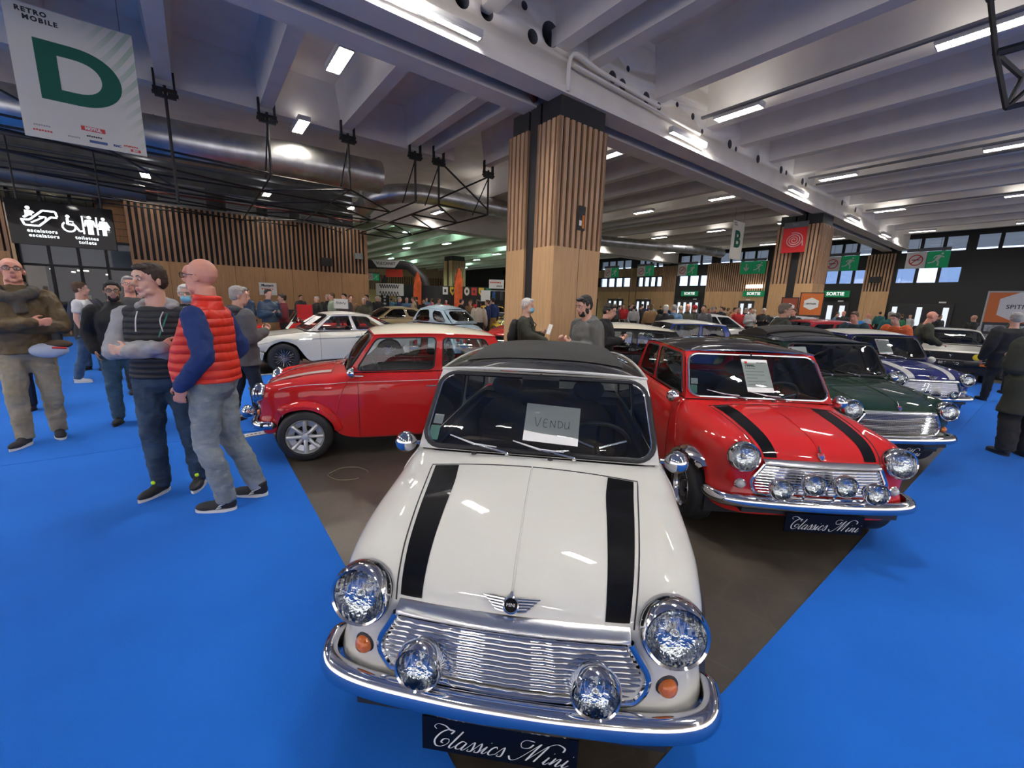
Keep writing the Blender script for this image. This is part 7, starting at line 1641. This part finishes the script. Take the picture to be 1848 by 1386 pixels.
# --- corner of a black lighting frame, top right
mb = MB(); A1 = (6.05, 6.0, 4.95); A2 = (7.6, 5.4, 5.25); B1 = (6.35, 6.0, 4.33); B2 = (7.9, 5.4, 4.6)
A3 = (5.80, 6.0, 5.62); A4 = (7.4, 5.4, 5.9); A5 = (7.1, 6.6, 5.0)
for p_, q_, r_ in ((A1, A2, .05), (B1, B2, .035), (A1, B1, .032), (B1, (6.9, 5.7, 5.1), .03), (A3, A4, .11), (A1, A3, .03), (B1, A5, .03), (A1, A5, .035), ((6.9, 5.7, 5.1), (6.75, 5.8, 5.8), .04)): mb.tube([p_, q_], r_, M_beam, 6)
mb.tube([(6.6, 5.8, 5.7), (6.6, 5.8, 8.2)], .02, M_beam, 6)
tag(mb.build('lighting_truss'), 'corner of a black lighting frame hanging at the top right', 'lighting frame')
# --- orange poster stands
M_orange = mat('poster orange', (.62, .15, .025), .5); M_orange2 = mat('poster rust', (.28, .05, .02), .5)
def poster(x, y, w, h, z0, label, m, rz, text='SPITNER', frame_m=None, photos=True):
    r = empty('poster_stand', (x, y, 0), rz, label, 'poster stand'); mb = MB(); mb.box((0, 0, z0+h/2), (w, .02, h), m); pn = mb.build('poster', r)
    mb = MB()
    for s_ in (-1, 1): mb.box((s_*(w/2+.02), 0, (z0+h)/2), (.04, .05, z0+h), frame_m or M_black)
    mb.box((0, 0, z0+h+.02), (w+.08, .05, .04), frame_m or M_black); mb.box((0, 0, z0+.0), (w, .05, .04), frame_m or M_black)
    for s_ in (-1, 1): mb.box((s_*w/2, 0, .02), (.06, .5, .04), frame_m or M_black)
    mb.build('stand_frame', r)
    zc = z0+h*.72; R_ = w*.38; mb = MB(); mb.prism([(R_*math.cos(PI/6+k*PI/3), R_*.9*math.sin(PI/6+k*PI/3)) for k in range(6)], .004, M_sign_white, Matrix.Translation((0, -.012, zc)) @ XF((0, 0, 0), rx=PI/2)); mb.build('white_hexagon', pn)
    text_mesh(text, w*.12, M_ink, 'lettering', pn, XF((0, -.018, zc), rx=PI/2), bold=.002)
    if photos:
        mb = MB(); mb.box((0, -.012, z0+h*.22), (w, .004, h*.40), M_dkgrey_)
        for k in range(4): mb.box((-w*.25+w*.5*(k % 2), -.016, z0+h*(.12+.18*(k//2))), (w*.42, .004, h*.13), mat('photo print', (.30, .33, .33), .5, var=.8, vscale=9))
        mb.build('photo_prints', pn)
    return r
M_dkgrey_ = mat('dark print', (.035, .03, .03), .5)
poster(14.15, 20, .86, 1.75, .75, 'orange poster stand with white hexagon at the foot of the second column', M_orange, math.radians(-38))
poster(13.2, 20.1, .62, 1.6, .65, 'rust red poster stand left of the orange one', M_orange2, math.radians(-35))
poster(15.6, 12.9, 1.45, 1.6, .82, 'large orange poster stand in a pale frame at the right edge', M_orange, math.radians(-50), text='SPITNER', frame_m=mat('pale frame', (.45, .48, .46), .5))
# --- far left hall: arch, flags, shields
mb = MB(); M_inf = mat('black inflatable', (.035, .032, .035), .5)
mb.tube([(-14, 28, 3.85), (-9.5, 28, 3.82), (-7.4, 28, 3.85), (-7.0, 28, 3.75), (-6.1, 28, 2.95), (-6.0, 28, 2.6), (-5.95, 28, 0)], .30, M_inf, 14); arch = mb.build('inflatable_arch'); tag(arch, 'black inflatable arch with white name panel in the far left hall', 'arch')
mb = MB(); mb.add([(-9.4, 27.66, 4.08), (-7.55, 27.66, 4.08), (-7.9, 27.66, 3.62), (-9.05, 27.66, 3.62)], [(0, 1, 2, 3)], M_sign_white); mb.build('name_panel', arch, label='white name panel'); text_mesh('VULCANET', .25, M_ink, 'lettering', arch, XF((-8.47, 27.64, 3.86), rx=PI/2), bold=.004)
def flag(x, y, h, m, label, w=.5, txt=None):
    r = empty('feather_flag', (x, y, 0), 0, label, 'flag'); mb = MB(); P0 = [(-w*.5, 0, .5), (w*.5, 0, .6), (w*.55, 0, h*.8), (w*.3, 0, h*.95), (0, 0, h), (-w*.4, 0, h*.85), (-w*.5, 0, h*.5)]
    mb.add([(p[0], -.01, p[2]) for p in P0]+[(p[0], .01, p[2]) for p in P0], [tuple(range(7)), tuple(range(13, 6, -1))]+[(i, (i+1) % 7, (i+1) % 7+7, i+7) for i in range(7)], m); f = mb.build('flag_cloth', r); mb = MB(); mb.tube([(-w*.55, 0, 0), (-w*.55, 0, h*.7), (0, 0, h)], .02, M_black, 6); mb.build('flagpole', r)
    if txt:
        b = MB()
        for k in range(6): b.box((0, -.015, h*(.28+.07*k)), (.17-.05*(k % 2), .006, .12), M_sign_white)
        b.build('worn_lettering', f)
M_flag = mat('orange red flag cloth', (.75, .13, .03), .7, var=.25, vscale=3)
flag(-6.3, 27, 3.4, M_flag, 'tall orange feather flag beside the inflatable arch'); flag(-8.4, 27, 3.1, M_black, 'black feather flag under the inflatable arch', .55, 'marks'); flag(-3.6, 26.6, 3.7, M_flag, 'orange flag hanging at the small distant column')
board_ = lambda nm, x, y, z, w, h, m, l, c: tag(MB_box(nm, x, y, z, w, h, m), l, c)
def MB_box(nm, x, y, z, w, h, m, th=.05): mb = MB(); mb.box((0, 0, 0), (w, th, h), m); o = mb.build(nm); o.location = (x, y, z); return o
o = board_('club_banner', -8.0, 26.8, 2.2, 1.75, .75, M_sign_white, 'white banner with dark script under the inflatable arch', 'banner'); strokes_mesh([[(.1*i, .25*math.sin(i*2.1)) for i in range(26)], [(.1*i, .25*math.sin(i*1.7)-.9) for i in range(26)]], M_ink, 'script', o, XF((-.65, -.03, .2), rx=PI/2, sc=.5), r=.05, flat=.2)
o = board_('stand_panel', -6.5, 27.6, 1.6, 2.6, 1.9, M_black, 'black stand panel behind the orange flag', 'stand panel')
o = board_('stand_panel', -3.0, 27.5, 1.6, 4.6, 1.9, mat('dark stand cloth', (.03, .03, .028), .8), 'dark stand wall carrying the painted shields', 'stand panel')
cols = [((.7, .7, .68), 'white framed card'), ((.75, .55, .03), 'yellow shield'), ((.35, .25, .18), 'brown and cream plaque'), ((.68, .66, .6), 'oval white plaque'), ((.6, .04, .03), 'red plaque'), ((.7, .5, .05), 'second yellow shield'), ((.02, .2, .09), 'green plaque')]
for k, (cc, nm) in enumerate(cols):
    mb = MB(); x = -4.55+.47*k; w_ = .17
    poly = [(-w_, .25), (w_, .25), (w_, -.05), (0, -.3), (-w_, -.05)] if 'shield' in nm else ([(w_*1.0*math.cos(t_), .27*math.sin(t_)) for t_ in np.linspace(0, 2*PI, 17)[:-1]] if 'oval' in nm else [(-w_, -.24), (w_, -.24), (w_, .24), (-w_, .24)])
    mb.prism(poly, .03, mat('sign '+nm, cc, .5), XF((0, 0, 0), rx=PI/2)); mb.prism([(x_*.4, y_*.4) for x_, y_ in poly], .035, mat('sign motif', (.05, .04, .04), .5), XF((0, 0, 0), rx=PI/2)); o = mb.build('wall_plaque'); o.location = (x, 27.42, 2.25); tag(o, nm+' on the dark stand wall beyond the light blue car', 'plaque', 'painted plaques')
o = board_('stall_banner', -1.2, 27.0, 2.75, .95, .55, M_sign_white, 'white banner with red lettering left of the nearest column', 'banner'); b = MB()
for k in range(7): b.box((-.36+.1*k, -.03, .1), (.07, .004, .08), M_bred)
for k in range(4): b.box((.05+.09*k, -.03, -.12), (.06, .004, .07), M_ink)
b.build('faded_lettering', o)
o = board_('stall_banner', -1.9, 27.2, 2.0, .6, .7, M_sign_white, 'white notice right of the painted plaques', 'banner')
for k, (x, m) in enumerate(((-1.35, C_blue), (-1.1, C_black), (-.85, C_dkgrey), (-.6, C_black))):
    mb = MB(); ring_loft(mb, [(0, 0, -.55, .12, .07), (0, 0, -.1, .11, .06), (0, 0, .0, .05, .04)], 12); o = mb.build('hanging_garment'); o.data.materials.clear(); o.data.materials.append(m); o.location = (x, 27, 2.3); tag(o, ('blue garment', 'black garment next to the blue one', 'charcoal garment', 'black garment nearest the column')[k]+' hanging on the far stall rail', 'garment', 'garments on the stall rail')
mb = MB(); mb.tube([(-1.6, 27, 2.33), (-.4, 27, 2.33)], .015, M_alloy, 6)
for x in (-1.6, -.4): mb.tube([(x, 27, 0), (x, 27, 2.33)], .015, M_alloy, 6)
tag(mb.build('clothes_rail'), 'metal clothes rail left of the nearest column', 'rail')
o = board_('red_sign', -8.6, 30, 3.45, 1.2, .6, M_bred, 'red square sign hanging under the inflatable arch', 'sign')
